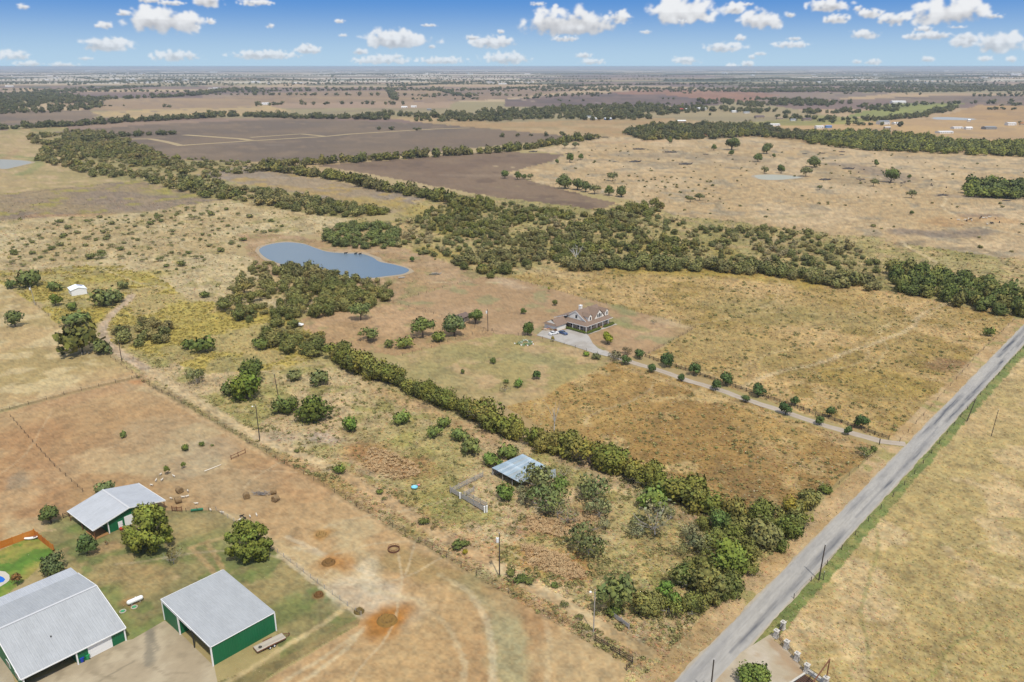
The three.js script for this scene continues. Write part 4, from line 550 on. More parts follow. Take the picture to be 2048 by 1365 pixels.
  woods('woods', 'yellow green wood strip along the top of the cattle pasture', scatterIn('1600,266 1740,262 1860,272 1920,282 2080,285 2100,310 1980,306 1860,301 1740,296 1620,284', 12, 27, 4), 5, 8, ['#848a3e', '#7d8440', '#757c42', '#8d9144'], 20);
  woods('woods', 'clump of trees at the right edge of the cattle pasture', scatterIn('1932,366 1950,359 2000,362 2080,366 2080,392 2000,390 1940,385', 9, 28, 4), 5, 7.5, ['#7d8a3e', '#6f7c3c', '#68763c'], 21);
  woods('tree_row', 'row of dark trees across the tan pasture strip', rowPlaces('1010,270 1065,268 1080,269 1160,268', 26, 14, 29), 4, 7.5, DARK, 22);
  woods('woods', 'long dark wood across the distance right of the middle', scatterIn('1260,208 1420,200 1520,196 1640,200 1720,206 1800,214 1800,226 1700,224 1560,226 1420,220 1320,228', 26, 30, 4).filter(([x, z]) => fbm(x / 120 + 8, z / 220, 3) > 0.45), 5.5, 10, DARK, 23);
  woods('tree_row', 'hedge in front of the small green meadow', rowPlaces('1560,232 1660,236 1760,238 1830,232 1880,222 1910,213', 18, 30, 31), 6, 9, DARK, 24);
  woods('woods', 'dark wood at the left edge in the distance', scatterIn('-60,190 60,184 150,190 215,200 200,214 100,222 -60,226', 28, 32, 5).filter(([x, z]) => fbm(x / 100, z / 200 + 4, 3) > 0.4), 6, 11, DARK, 25);
  woods('tree_row', 'long tree belt behind the wide brown field', rowPlaces('100,196 200,197 300,194 380,190 450,181 520,178', 20, 46, 33), 8, 13, DARK, 26);
  for (const [l, P, wd, s] of [
    ['tree belt below the far left town', '60,186 200,178 300,172 420,168', 50, 34], ['long dark tree belt across the middle distance', '500,181 640,180 760,178 900,180 1000,177 1180,170 1330,168 1500,166', 70, 35], ['dark tree belt behind the far fields', '780,172 900,166 960,163 1060,160', 60, 36], ['dark wedge of trees in the distant fields', '500,157 600,160 640,163', 60, 37], ['tree belt beside the long brown field', '300,160 420,158 540,161', 60, 38],
    ['row of trees in the mauve field', '1045,196 1100,192 1160,188 1222,186', 26, 39], ['far tree belt at the right', '1500,182 1640,180 1760,182 1900,180 2070,178', 260, 40], ['second far tree belt at the right', '1500,172 1640,170 1800,172 1960,174 2070,172', 200, 41], ['third far tree belt at the right', '1640,158 1800,156 1980,152 2080,154', 160, 42], ['tree rows along the far right lane', '1780,212 1860,206 1960,204 2070,208', 24, 43], ['scattered trees along the pale farm lane', '520,206 600,207 700,205 820,207', 30, 44], ['trees around the small far farm', '505,209 580,206', 30, 45], ['far belt under the horizon at the left', '-40,152 120,150 260,146 420,148', 130, 46], ['far belt under the horizon in the middle', '640,149 860,146 1100,148 1330,146', 160, 47], ['far belt under the horizon at the right', '1330,150 1560,147 1800,146 2080,148', 220, 48], ['long far belt in the left distance', '-40,168 100,166 260,163 380,160', 80, 49], ['far trees near the right horizon', '1400,160 1560,156 1640,162', 200, 50]])
    woods('tree_row', l, rowPlaces(P, 26, wd, s, 5), 7, 13, DARK, s, { set: FARTHER, high: 0.75 });
  { const q = rng(19); woods('bushes', 'small dark bushes sprinkled over the dry cattle pasture', scatterIn('1130,300 1300,285 1600,295 2080,330 2080,560 1900,490 1700,462 1340,425 1240,395 1120,372', 16, 72).filter(() => q() < 0.16).concat(scatterIn('1200,345 1420,360 1500,410 1300,400', 9, 73).filter(() => q() < 0.25)), 0.8, 2.2, DUSTY, 52, { high: 0.6 }); }
  { const q = rng(64), lines = []; for (let k = 0; k < 110; k++) { const d = 3800 * Math.pow(6.5, q()), a = (q() - 0.5) * 1.3, x0 = Math.sin(a) * d, z0 = -Math.cos(a) * d, n = 25 + q() * 60, st = 16 + d / 500, t = (q() - 0.5) * 0.5 + (q() < 0.12 ? 1.2 : 0); for (let i = 0; i < n; i++) if (q() < 0.85) lines.push([x0 + Math.cos(t) * i * st + (q() - 0.5) * 20, z0 + Math.sin(t) * i * st + (q() - 0.5) * 50]); }
    woods('tree_row', 'thin far tree lines between the fields towards the horizon', lines, 8, 15, DARK, 66, { set: FARTHER, high: 0.7 }); }
  { const q = rng(65); along(pts('590,905 700,962 800,1016 900,1075 1000,1132 1100,1190 1180,1242'), 5.5).forEach(([x, z], i) => { if (q() < 0.6) { const k = Math.floor(q() * 3); plant('fence_bush', 'bush', q() < 0.4 ? 'scrub' : 'bush', ['#8a7c52', '#747a42', '#6a7238'][k], x + (q() - 0.5) * 2, z + (q() - 0.5) * 2, 0.8 + q() * 0.9, ['dry brownish', 'olive', 'dark green'][k] + ' low bush along the wire fence of the bare paddock', 'low bushes along the paddock fence', { high: 0.65 }); } }); }
  const r2 = rng(88), far = [];                                        // single trees and clumps over the whole plain
  for (let k = 0; k < 500; k++) { const d = 1500 * Math.pow(12, Math.pow(r2(), 0.8)), a = (r2() - 0.5) * 1.45, x = Math.sin(a) * d, z = -Math.cos(a) * d, n = fbm(x / 700, z / 260, 4); if (n > 0.56 || r2() < 0.05) for (let q = 0; q < (n > 0.58 ? 4 : 1); q++) far.push([x + (r2() - 0.5) * 90, z + (r2() - 0.5) * 40]); }
  woods('trees', 'scattered far trees over the plain towards the horizon', far, 5, 10, DARK, 51, { set: FARTHER, high: 0.7 });
}

// ------------------------------------------------------------------ metal, wood and masonry
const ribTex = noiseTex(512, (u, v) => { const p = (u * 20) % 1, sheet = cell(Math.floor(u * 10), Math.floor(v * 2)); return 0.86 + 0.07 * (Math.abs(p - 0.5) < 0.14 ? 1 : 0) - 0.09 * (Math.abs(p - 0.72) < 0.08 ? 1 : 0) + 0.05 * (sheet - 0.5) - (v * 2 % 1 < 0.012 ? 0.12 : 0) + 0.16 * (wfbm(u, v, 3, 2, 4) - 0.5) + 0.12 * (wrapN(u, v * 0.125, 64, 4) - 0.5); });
const ribBump = noiseTex(64, (u) => { const p = (u * 4) % 1; return smooth(0.2, 0.08, Math.abs(p - 0.5)); });
const sheetMetal = (hex, rough = 0.45, metal = 0.0, k = 1) => new THREE.MeshStandardMaterial({ color: new THREE.Color().setRGB(...lin(hex).map((v) => v * k)), roughness: rough, metalness: metal, map: rep(ribTex, 0.14, 0.14), bumpMap: rep(ribBump, 0.45, 0.45), bumpScale: 0.02 });
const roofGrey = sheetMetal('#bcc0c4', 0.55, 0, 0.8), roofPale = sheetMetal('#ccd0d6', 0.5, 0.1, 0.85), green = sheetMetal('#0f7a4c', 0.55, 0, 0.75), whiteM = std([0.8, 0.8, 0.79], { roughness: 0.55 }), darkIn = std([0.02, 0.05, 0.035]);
const glass = new THREE.MeshPhysicalMaterial({ color: new THREE.Color().setRGB(0.03, 0.04, 0.05), roughness: 0.08, specularIntensity: 1 }), black = std([0.015, 0.015, 0.015], { roughness: 0.7 }), rust = std([0.16, 0.065, 0.03]), woodDark = std([0.075, 0.052, 0.036]), woodGrey = std([0.36, 0.34, 0.32]), steelDark = std([0.03, 0.026, 0.024]);
const turnOf = (a, b) => Math.atan2(-(b[1] - a[1]), b[0] - a[0]);
const cut = (outer, holes) => { const s = new THREE.Shape(outer.map(([a, b]) => new THREE.Vector2(a, b))); for (const h of holes) s.holes.push(new THREE.Path(h.map(([a, b]) => new THREE.Vector2(a, b)))); return new THREE.ExtrudeGeometry(s, { depth: 0.12, bevelEnabled: false }); };
const rectP = (x0, x1, y0, y1) => [[x0, y0], [x1, y0], [x1, y1], [x0, y1]];

{ // the open green shed
  const A = G(330, 1240), B = G(426.6, 1332.7), W = 21.2, D = 14.4, hA = 5.2, hB = 4.7, hh = (x) => mix(hA, hB, x / W);
  const t = thing('equipment_shed', 'large green metal shed with grey roof, open bays facing the concrete yard', 'shed', ...A, turnOf(A, B));
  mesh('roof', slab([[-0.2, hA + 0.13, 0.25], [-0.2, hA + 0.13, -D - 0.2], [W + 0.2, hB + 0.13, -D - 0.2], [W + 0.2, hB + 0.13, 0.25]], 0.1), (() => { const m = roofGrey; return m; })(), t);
  mesh('wall', panel([[0, 0], [D, 0], [D, hB], [0, hB]], 0.12).rotateY(Math.PI / 2).translate(W, 0, 0), green, t);
  mesh('wall', panel([[0, 0], [D, 0], [D, hA], [0, hA]], 0.12).rotateY(Math.PI / 2).translate(0, 0, 0), green, t);
  mesh('wall', panel([[0, 0], [W, 0], [W, hB], [0, hA]], 0.12).translate(0, 0, -D), green, t);
  mesh('wall', panel([[0.06, 0], [7.2, 0], [7.2, hh(7.2) - 0.05], [0.06, hA - 0.05]], 0.12), green, t);
  mesh('partition', panel([[0.1, 0], [D - 0.1, 0], [D - 0.1, hh(7.2) - 0.1], [0.1, hh(7.2) - 0.1]], 0.1).rotateY(Math.PI / 2).translate(7.1, 0, 0), green, t);
  mesh('header', merge([beam([0, hA - 0.12, 0.16], [13.3, hh(13.3) - 0.12, 0.16], 0.12, 0.6), beam([13.3, hh(13.3) + 0.0, 0.17], [W, hB + 0.0, 0.17], 0.1, 0.3)]), whiteM, t);
  mesh('gutter', merge([beam([W + 0.24, hB + 0.06, 0.2], [W + 0.24, hB + 0.06, -D], 0.1, 0.14), beam([-0.24, hA + 0.06, 0.2], [-0.24, hA + 0.06, -D], 0.1, 0.14)]), whiteM, t);
  for (const [x, z, h] of [[W + 0.05, 0.05, hB], [W + 0.05, -D - 0.05, hB], [-0.05, 0.05, hA], [7.2, 0.09, hh(7.2)]]) mesh('corner_trim', box(0.26, h - 0.1, 0.26, x, (h - 0.1) / 2, z), whiteM, t);
  for (const x of [13.3]) mesh('post', box(0.2, hh(x) - 0.1, 0.2, x, (hh(x) - 0.1) / 2, 0), steelDark, t);
  mesh('post', box(0.16, hB - 0.2, 0.16, 13.3, (hB - 0.2) / 2, -7), steelDark, t);
}
{ // the goat barn with white doors
  const A = G(185.7, 1060.1, 3), B = G(326.1, 1001.5, 3), W = Math.hypot(B[0] - A[0], B[1] - A[1]), D = 14.5, e = 3, rg = 5.15, xa = W * 0.2, xb = W * 0.8, up = (x) => e + (rg - e) * (1 - Math.abs(x - W / 2) / (W / 2));
  const t = thing('barn', 'green metal barn with pale gabled roof, white doors and open side sheds', 'barn', ...A, turnOf(A, B));
  mesh('roof', slab([[W / 2, rg + 0.1, 0.5], [W / 2, rg + 0.1, -D], [-0.3, e + 0.05, -D], [-0.3, e + 0.05, 0.5]], 0.08), roofPale, t);
  mesh('roof', slab([[W / 2, rg + 0.1, -D], [W / 2, rg + 0.1, 0.5], [W + 0.3, e + 0.05, 0.5], [W + 0.3, e + 0.05, -D]], 0.08), roofPale, t);
  mesh('ridge_cap', beam([W / 2, rg + 0.12, 0.5], [W / 2, rg + 0.12, -D], 0.5, 0.06), std([0.5, 0.51, 0.53]), t);
  const gable = (z) => cut([[xa, 0], [xb, 0], [xb, up(xb) - 0.05], [W / 2, rg - 0.05], [xa, up(xa) - 0.05]], []).translate(0, 0, z);
  mesh('wall', gable(-0.3), green, t); mesh('wall', gable(-D + 0.2), green, t);
  for (const x of [xa, xb]) mesh('wall', panel([[0, 0], [D - 0.7, 0], [D - 0.7, up(x) - 0.1], [0, up(x) - 0.1]], 0.1).rotateY(Math.PI / 2).translate(x, 0, -0.4), green, t);
  mesh('fascia', merge([beam([-0.3, e + 0.0, 0.54], [W / 2, rg + 0.05, 0.54], 0.08, 0.3), beam([W / 2, rg + 0.05, 0.54], [W + 0.3, e + 0.0, 0.54], 0.08, 0.3), beam([-0.36, e, 0.5], [-0.36, e, -D], 0.1, 0.2), beam([W + 0.36, e, 0.5], [W + 0.36, e, -D], 0.1, 0.2)]), whiteM, t);
  for (const x of [xa, xb]) mesh('corner_trim', box(0.24, up(x) - 0.2, 0.24, x, (up(x) - 0.2) / 2, -0.1), whiteM, t);
  const d = mesh('door', box(1.15, 2.15, 0.08, 6.8, 1.08, -0.1), whiteM, t); mesh('handle', box(0.12, 0.12, 0.06, 7.2, 1.05, -0.04), black, d);
  mesh('overhead_door', merge([0, 1, 2, 3].map((k) => box(3.9, 0.7, 0.07, 9.9, 0.37 + k * 0.72, -0.1))), whiteM, t);
  for (const x of [0, W]) for (const z of [0.2, -7, -D + 0.3]) mesh('post', box(0.16, e, 0.16, x, e / 2, z), rust, t);
  mesh('pen_floor', box(xa - 0.3, 0.08, 6, xa / 2, 0.05, -2.9), std(alb('#b98a55')), t);
}
{ const g = thing('feed_tub', 'small red tub beside the white barn door', 'tub', ...G(243, 1060)); mesh('body', new THREE.LatheGeometry([[0, 0], [0.5, 0], [0.62, 0.5], [0.56, 0.5], [0.46, 0.08], [0, 0.08]].map(([a, b]) => new THREE.Vector2(a, b)), 14), std([0.45, 0.05, 0.03]), g); }
{ const g = thing('wool_table', 'pale bench under the open side shed of the barn', 'bench', ...G(203, 1058)); mesh('seat', box(1.8, 0.1, 0.7, 0, 0.75, 0), whiteM, g); for (const x of [-0.75, 0.75]) mesh('leg', box(0.1, 0.72, 0.6, x, 0.36, 0), woodGrey, g); }
{ // the big shed at the lower left corner
  const A = G(42.6, 1356.6, 3.3), B = G(247, 1256, 3.3), W = 19.5, h0 = 3.3, hr = 7.4, hbk = 5.5, hb = 5.0, zr = -12.8, zk = -23.7, zb = -28;
  const t = thing('metal_house', 'large green metal shed house with long grey roof in the lower left corner', 'shed', ...A, turnOf(A, B));
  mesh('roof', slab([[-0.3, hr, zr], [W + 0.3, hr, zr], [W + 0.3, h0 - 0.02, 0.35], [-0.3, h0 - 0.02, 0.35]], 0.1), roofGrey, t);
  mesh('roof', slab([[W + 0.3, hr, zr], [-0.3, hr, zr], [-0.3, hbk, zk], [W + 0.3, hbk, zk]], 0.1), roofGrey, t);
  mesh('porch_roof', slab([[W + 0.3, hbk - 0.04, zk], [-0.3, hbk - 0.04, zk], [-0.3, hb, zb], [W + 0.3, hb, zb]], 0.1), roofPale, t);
  mesh('ridge_cap', beam([-0.3, hr + 0.04, zr], [W + 0.3, hr + 0.04, zr], 0.5, 0.06), std([0.52, 0.53, 0.55]), t);
  for (const x of [0.1, W - 0.1]) mesh('wall', panel([[0.2, 0], [-zb - 0.2, 0], [-zb - 0.2, hb - 0.2], [-zk, hbk - 0.2], [-zr, hr - 0.2], [0.2, h0 - 0.2]], 0.12).rotateY(Math.PI / 2).translate(x, 0, 0), green, t);
  mesh('wall', cut([[9.9, 0], [W, 0], [W, h0 - 0.15], [9.9, h0 - 0.15]], [rectP(12.1, 16.9, 0.02, 2.75).reverse()]).translate(0, 0, -0.2), green, t);
  mesh('wall', panel([[0.1, 0], [9.9, 0], [9.9, 4], [0.1, 4]], 0.12).translate(0, 0, -4), green, t);
  mesh('wall', panel([[0.15, 0], [4, 0], [4, 3.2], [0.15, 3.2]], 0.1).rotateY(Math.PI / 2).translate(9.9, 0, 0), green, t);
  mesh('wall', panel([[0.1, 0], [W - 0.1, 0], [W - 0.1, hb - 0.2], [0.1, hb - 0.2]], 0.12).translate(0, 0, zb + 0.2), green, t);
  mesh('overhead_door', merge([0, 1, 2, 3].map((k) => box(4.76, 0.66, 0.07, 14.5, 0.36 + k * 0.68, -0.16))), whiteM, t);
  mesh('fascia', merge([beam([-0.3, h0 - 0.1, 0.4], [W + 0.3, h0 - 0.1, 0.4], 0.12, 0.24), beam([W + 0.34, h0 - 0.04, 0.4], [W + 0.34, hr - 0.04, zr], 0.1, 0.26), beam([-0.34, h0 - 0.04, 0.4], [-0.34, hr - 0.04, zr], 0.1, 0.26), beam([W + 0.34, hr - 0.04, zr], [W + 0.34, hbk - 0.06, zk], 0.1, 0.24), beam([-0.34, hr - 0.04, zr], [-0.34, hbk - 0.06, zk], 0.1, 0.24)]), whiteM, t);
  for (const x of [0.15, 9.9, W]) mesh('corner_trim', box(0.26, h0 - 0.2, 0.26, x, (h0 - 0.2) / 2, 0.02), whiteM, t);
  for (const z of [-3.5, -8.5, -15]) { const w = mesh('window', box(0.1, 1.3, 1.9, 0.02, 1.7, z), whiteM, t); mesh('pane', box(0.06, 1.05, 1.6, -0.03, 1.7, z), glass, w); }
  mesh('vent_pipe', cyl(0.13, 0.13, 0.75, 7.6, 4.7, -5.6), steelDark, t);
  mesh('awning', slab([[W + 0.35, 3, -12], [W + 2, 2.7, -12], [W + 2, 2.7, -14.5], [W + 0.35, 3, -14.5]], 0.08), std(alb('#8c7a70')), t);
}
{ // bins by the shed
  const bin = (px, py, hex, l) => { const t = thing('wheelie_bin', l, 'bin', ...G(px, py), -0.84), m = std(hex, { roughness: 0.5 }); const g = new THREE.CylinderGeometry(0.48, 0.36, 1.0, 4, 1).rotateY(Math.PI / 4).translate(0, 0.58, 0); mesh('body', g, m, t); const l2 = mesh('lid', box(0.76, 0.07, 0.8, 0, 1.12, -0.03), m, t); mesh('handle', box(0.5, 0.06, 0.06, 0, 1.08, -0.45), black, l2); for (const s of [-1, 1]) mesh('wheel', cyl(0.13, 0.13, 0.08, 0, 0, 0, 12).rotateZ(Math.PI / 2).translate(s * 0.3, 0.13, -0.3), black, t); };
  bin(164, 1325, [0.01, 0.05, 0.42], 'blue wheeled bin by the big shed corner'); bin(175.5, 1319.5, [0.02, 0.3, 0.1], 'green wheeled bin by the big shed door');
}
{ // the white farmhouse
  const A = [34.1, -347.7], th = 46.4 * Math.PI / 180, t = thing('farmhouse', 'white two storey farmhouse with brown shingle roofs and a wraparound porch', 'house', ...A, th);
  const shingle = new THREE.MeshStandardMaterial({ color: new THREE.Color().setRGB(...alb('#a9907e')), roughness: 0.95, map: rep(noiseTex(128, (u, v) => 0.85 + 0.3 * (wrapN(u, v, 32, 3) - 0.5) + 0.14 * ((v * 16 % 1) > 0.85 ? -1 : 0.2)), 0.25) });
  const wall = std([0.8, 0.77, 0.71], { roughness: 0.7 }), stone = std([0.58, 0.5, 0.39]), trim = whiteM, X = 17.5, Zb = -13.4, zr = -6.7;
  const win = (x, y, z, w, h, ry = 0, n = 'window') => { const f = mesh(n, box(w + 0.24, h + 0.24, 0.09, 0, 0, 0).rotateY(ry).translate(x, y, z), trim, t); mesh('pane', box(w, h, 0.09, 0, 0, 0.035).rotateY(ry).translate(x, y, z), glass, f); return f; };
  mesh('wall', merge([box(X, 3.2, -Zb, X / 2, 1.6, Zb / 2)]), stone, t);
  // lower skirt roof over the porch
  const E = [-2.2, X + 0.4, 1.8, -14.5], eh = 2.85, ih = 4.2;
  mesh('porch_roof', slab([[0, ih, 0], [X - 1.6, ih, 0], [E[1], eh, E[2]], [E[0], eh, E[2]]], 0.12), shingle, t);
  mesh('porch_roof', slab([[0, ih, Zb], [0, ih, 0], [E[0], eh, E[2]], [E[0], eh, E[3]]], 0.12), shingle, t);
  mesh('porch_roof', slab([[X - 1.6, ih, 0], [X - 1.6, ih, Zb], [E[1], eh, E[3]], [E[1], eh, E[2]]], 0.12), shingle, t);
  mesh('fascia', merge([beam([E[0], eh - 0.1, E[2] + 0.03], [E[1], eh - 0.1, E[2] + 0.03], 0.06, 0.2), beam([E[0] - 0.03, eh - 0.1, E[2]], [E[0] - 0.03, eh - 0.1, E[3]], 0.06, 0.2)]), trim, t);
  for (const x of [-2.0, 1.6, 6, 10.4, 14.6]) mesh('porch_post', box(0.2, eh - 0.1, 0.2, x, (eh - 0.1) / 2, 1.6), trim, t);
  for (const z of [-2.2, -6.4, -10.6]) mesh('porch_post', box(0.2, eh - 0.1, 0.2, -2.0, (eh - 0.1) / 2, z), trim, t);
  // upper floor: gable to the left, gable and two dormers to the front
  const gw = (ry, x, z, half, base, top, nm) => mesh(nm, new THREE.ExtrudeGeometry(new THREE.Shape([[-half, base], [half, base], [half, base + 0.01], [0, top]].map(([a, b]) => new THREE.Vector2(a, b))), { depth: 0.14, bevelEnabled: false }).rotateY(ry).translate(x, 0, z), wall, t);
  gw(-Math.PI / 2, 0.5, zr, 6.2, 4.15, 7.95, 'gable'); gw(Math.PI / 2, X - 2, zr, 6.2, 4.15, 7.95, 'gable');
  mesh('roof', slab([[0.1, 8.2, zr], [X - 1.6, 8.2, zr], [X - 1.6, 4.1, -0.1], [0.1, 4.1, -0.1]], 0.14), shingle, t);
  mesh('roof', slab([[X - 1.6, 8.2, zr], [0.1, 8.2, zr], [0.1, 5.7, -10.6], [X - 1.6, 5.7, -10.6]], 0.14), shingle, t);
  mesh('rear_roof', slab([[X - 3, 5.72, -10.6], [-1, 5.72, -10.6], [-1.4, 3.0, -18.5], [X - 3, 3.0, -18.5]], 0.14), shingle, t);
  mesh('wall', box(X - 5, 3, 4.6, (X - 4) / 2, 1.5, -15.6), wall, t); mesh('rear_fascia', beam([-1.44, 5.6, -10.6], [-1.44, 2.9, -18.5], 0.06, 0.24), trim, t);
  mesh('rake_trim', merge([beam([0.08, 8.1, zr], [0.08, 4.0, -0.1], 0.08, 0.25), beam([0.08, 8.1, zr], [0.08, 5.6, -10.6], 0.08, 0.25)]), trim, t);
  const cx = 9.6; gw(0, cx, -0.2, 4.0, 4.15, 8.0, 'gable');
  mesh('roof', slab([[cx, 8.5, 0.2], [cx, 8.5, zr - 0.4], [cx - 4.6, 4.4, zr], [cx - 4.6, 4.0, 0.2]], 0.14), shingle, t); mesh('roof', slab([[cx, 8.5, zr - 0.4], [cx, 8.5, 0.2], [cx + 4.6, 4.0, 0.2], [cx + 4.6, 4.4, zr]], 0.14), shingle, t);
  for (const x of [2.9, 15.4]) {
    mesh('dormer_wall', box(2.3, 2.2, 2.6, x, 5.2, -1.4), wall, t); gw(0, x, -0.22, 1.15, 6.25, 7.25, 'gable');
    mesh('dormer_roof', slab([[x, 7.5, 0.1], [x, 7.5, -4.9], [x - 1.55, 6.1, -3.2], [x - 1.55, 6.1, 0.1]], 0.1), shingle, t); mesh('dormer_roof', slab([[x, 7.5, -4.9], [x, 7.5, 0.1], [x + 1.55, 6.1, 0.1], [x + 1.55, 6.1, -3.2]], 0.1), shingle, t);
    win(x, 5.3, -0.06, 0.9, 1.4);
  }
  for (const k of [-1, 0, 1]) win(cx + k * 1.2, 5.4 + (k ? 0 : 0.2), -0.03, 0.85, k ? 1.4 : 1.9);
  win(0.42, 5.4, zr + 0.4, 1.1, 1.5, -Math.PI / 2);
  for (const x of [2.6, 4.6, 12.8, 15.2]) win(x, 1.6, 0.03, 1.1, 1.6);
  for (const z of [-2.5, -4.6, -8.5]) win(-0.03, 1.6, z, 1.1, 1.6, -Math.PI / 2);
  const d = mesh('front_door', box(1.1, 2.2, 0.1, 8.6, 1.12, 0.04), std([0.2, 0.08, 0.04]), t); mesh('handle', box(0.08, 0.08, 0.08, 9.0, 1.05, 0.12), black, d);
  const ch = mesh('chimney', box(1.4, 3, 1.2, 6.2, 7.6, -8.6), wall, t); mesh('cap', box(1.6, 0.16, 1.4, 6.2, 9.18, -8.6), trim, ch);
  // garage wing
  const gx = -10.2, gz = -9.2, q = (x, y, z) => [gx + x, y, gz + z];
  mesh('garage_wall', box(6.8, 2.7, 7.4, gx + 3.4, 1.35, gz - 3.7), wall, t);
  mesh('garage_roof', slab([q(1, 4.9, -3.7), q(9, 4.9, -3.7), q(7.2, 2.6, 0.5), q(-0.6, 2.6, 0.5)], 0.12), shingle, t); mesh('garage_roof', slab([q(9, 4.9, -3.7), q(1, 4.9, -3.7), q(-0.6, 2.6, -7.9), q(9, 2.6, -7.9)], 0.12), shingle, t);
  mesh('garage_roof', slab([q(0.05, 3.5, -5.6), q(0.05, 3.5, -1.8), q(-0.7, 2.58, 0.5), q(-0.7, 2.58, -7.9)], 0.1), shingle, t);
  gw(-Math.PI / 2, gx + 0.1, gz - 3.7, 2.4, 3.4, 4.7, 'gable');
  mesh('garage_door', merge([0, 1, 2].map((k) => box(0.08, 0.7, 4.6, gx - 0.02, 0.4 + k * 0.73, gz - 3.7))), trim, t);
  mesh('breezeway_roof', slab([q(6.6, 4.0, -5.5), q(10.6, 4.0, -5.5), q(10.6, 2.72, -1.4), q(6.6, 2.72, -1.4)], 0.1), shingle, t); mesh('breezeway_wall', box(3.2, 2.6, 0.15, gx + 8.4, 1.3, gz - 4.5), stone, t);
  const B = thing('flower_bed', 'clipped dark green shrubs along the farmhouse front', 'shrub bed', ...A, th), rr = rng(3); const bushG = crownGeo(901, { lobes: 7, leaves: 160, size: 0.2, lobeR: 0.42, flat: 0.7 });
  for (const [x0, x1, z] of [[-2.5, 6.6, 2.9], [10, 17.5, 2.9]]) for (let x = x0; x < x1; x += 1.1) { const m = mesh('shrub', bushG, leafMat('#65742f'), B); m.position.set(x, 0.45, z + rr() * 0.4); m.scale.set(0.95, 0.75 + rr() * 0.2, 0.95); }
  for (let z = 2; z > -9; z -= 1.15) { const m = mesh('shrub', bushG, leafMat('#65742f'), B); m.position.set(-3.2 - rr() * 0.3, 0.42, z); m.scale.set(0.9, 0.7 + rr() * 0.2, 0.9); }
}
{ // parked cars and clutter at the farmhouse
  const car = (p0, p1, paint, l) => {
    const a = G(...p0), b = G(...p1), t = thing('parked_car', l, 'car', (a[0] + b[0]) / 2, (a[1] + b[1]) / 2, turnOf(a, b)), m = new THREE.MeshPhysicalMaterial({ color: new THREE.Color().setRGB(...paint), roughness: 0.35, clearcoat: 1, clearcoatRoughness: 0.1 });
    const prof = (P, w, bev) => { const s = new THREE.Shape(P.map(([x, y]) => new THREE.Vector2(x, y))); return new THREE.ExtrudeGeometry(s, { depth: w - 2 * bev, bevelEnabled: true, bevelSize: bev, bevelThickness: bev, bevelSegments: 2 }).translate(0, 0, -(w - 2 * bev) / 2); };
    mesh('body', prof([[-2.3, 0.35], [2.3, 0.35], [2.35, 0.7], [2.2, 0.88], [1.0, 1.0], [-1.7, 1.02], [-2.3, 0.95]], 1.82, 0.12), m, t);
    mesh('cabin', prof([[-1.6, 1.0], [1.0, 1.0], [0.35, 1.44], [-1.1, 1.46]], 1.56, 0.1), glass, t); mesh('car_roof', prof([[-1.05, 1.46], [0.3, 1.45], [0.2, 1.52], [-0.95, 1.53]], 1.45, 0.05), m, t);
    for (const x of [-1.4, 1.45]) for (const z of [-0.86, 0.86]) { const w = mesh('wheel', cyl(0.33, 0.33, 0.22, 0, -0.11, 0, 16).rotateX(Math.PI / 2).translate(x, 0.33, z), black, t); mesh('rim', cyl(0.19, 0.19, 0.24, 0, -0.12, 0, 12).rotateX(Math.PI / 2).translate(x, 0.33, z), std([0.5, 0.5, 0.52], { metalness: 0.6, roughness: 0.4 }), w); }
    for (const z of [-0.65, 0.65]) { mesh('headlight', box(0.08, 0.16, 0.35, 2.42, 0.72, z), whiteM, t); mesh('tail_light', box(0.08, 0.16, 0.3, -2.38, 0.82, z), std([0.4, 0.02, 0.02]), t); }
  };
  car([1116, 664.5], [1136.5, 672.5], [0.025, 0.06, 0.16], 'dark blue car parked on the gravel court'); car([1097.5, 671.5], [1117, 667], [0.75, 0.76, 0.78], 'white car parked on the gravel court behind a small tree');
  const t = thing('junk_heap', 'heap of reddish brown clutter beside the garage', 'clutter', ...G(1096, 660.5)), r = rng(6); for (let k = 0; k < 9; k++) mesh('crate', box(0.8 + r(), 0.5 + r() * 0.6, 0.8, (r() - 0.5) * 5, 0.35, (r() - 0.5) * 1.6, r() * 3), std([[0.35, 0.12, 0.06], [0.5, 0.4, 0.3], [0.3, 0.2, 0.1]][k % 3]), t);
  const p = thing('potted_shrub', 'reddish shrub in front of the garage corner', 'shrub', ...G(1111, 664)); mesh('crown', crownGeo(77, { leaves: 160, lobes: 6 }).translate(0, 0.8, 0), leafMat('#8a5a3a'), p); mesh('pot', cyl(0.4, 0.5, 0.6, 0, 0, 0, 12), std([0.3, 0.14, 0.08]), p);
  const gb = thing('garden_bed', 'round bed of grey green agaves and white stones below the pole fence', 'garden bed', ...G(1049, 687.5)), r2 = rng(8);
  for (let k = 0; k < 26; k++) { const a = r2() * 6.28, d = Math.sqrt(r2()) * 3.6, x = Math.cos(a) * d * 1.15, z = Math.sin(a) * d; const L = []; for (let q = 0; q < 9; q++) { const b = q * 0.7 + r2(); L.push(bar([x, 0, z], [x + Math.cos(b) * 0.75, 0.75, z + Math.sin(b) * 0.75], 0.14, 0.02, 4)); } mesh('agave', merge(L), std([[0.2, 0.3, 0.16], [0.1, 0.2, 0.06], [0.45, 0.5, 0.42]][k % 3]), gb); }
  for (let k = 0; k < 7; k++) { const a = r2() * 6.28, d = 3 + r2(); mesh('stone', new THREE.IcosahedronGeometry(0.32, 1).translate(Math.cos(a) * d * 1.15, 0.2, Math.sin(a) * d), std([0.75, 0.73, 0.7]), gb); }
}
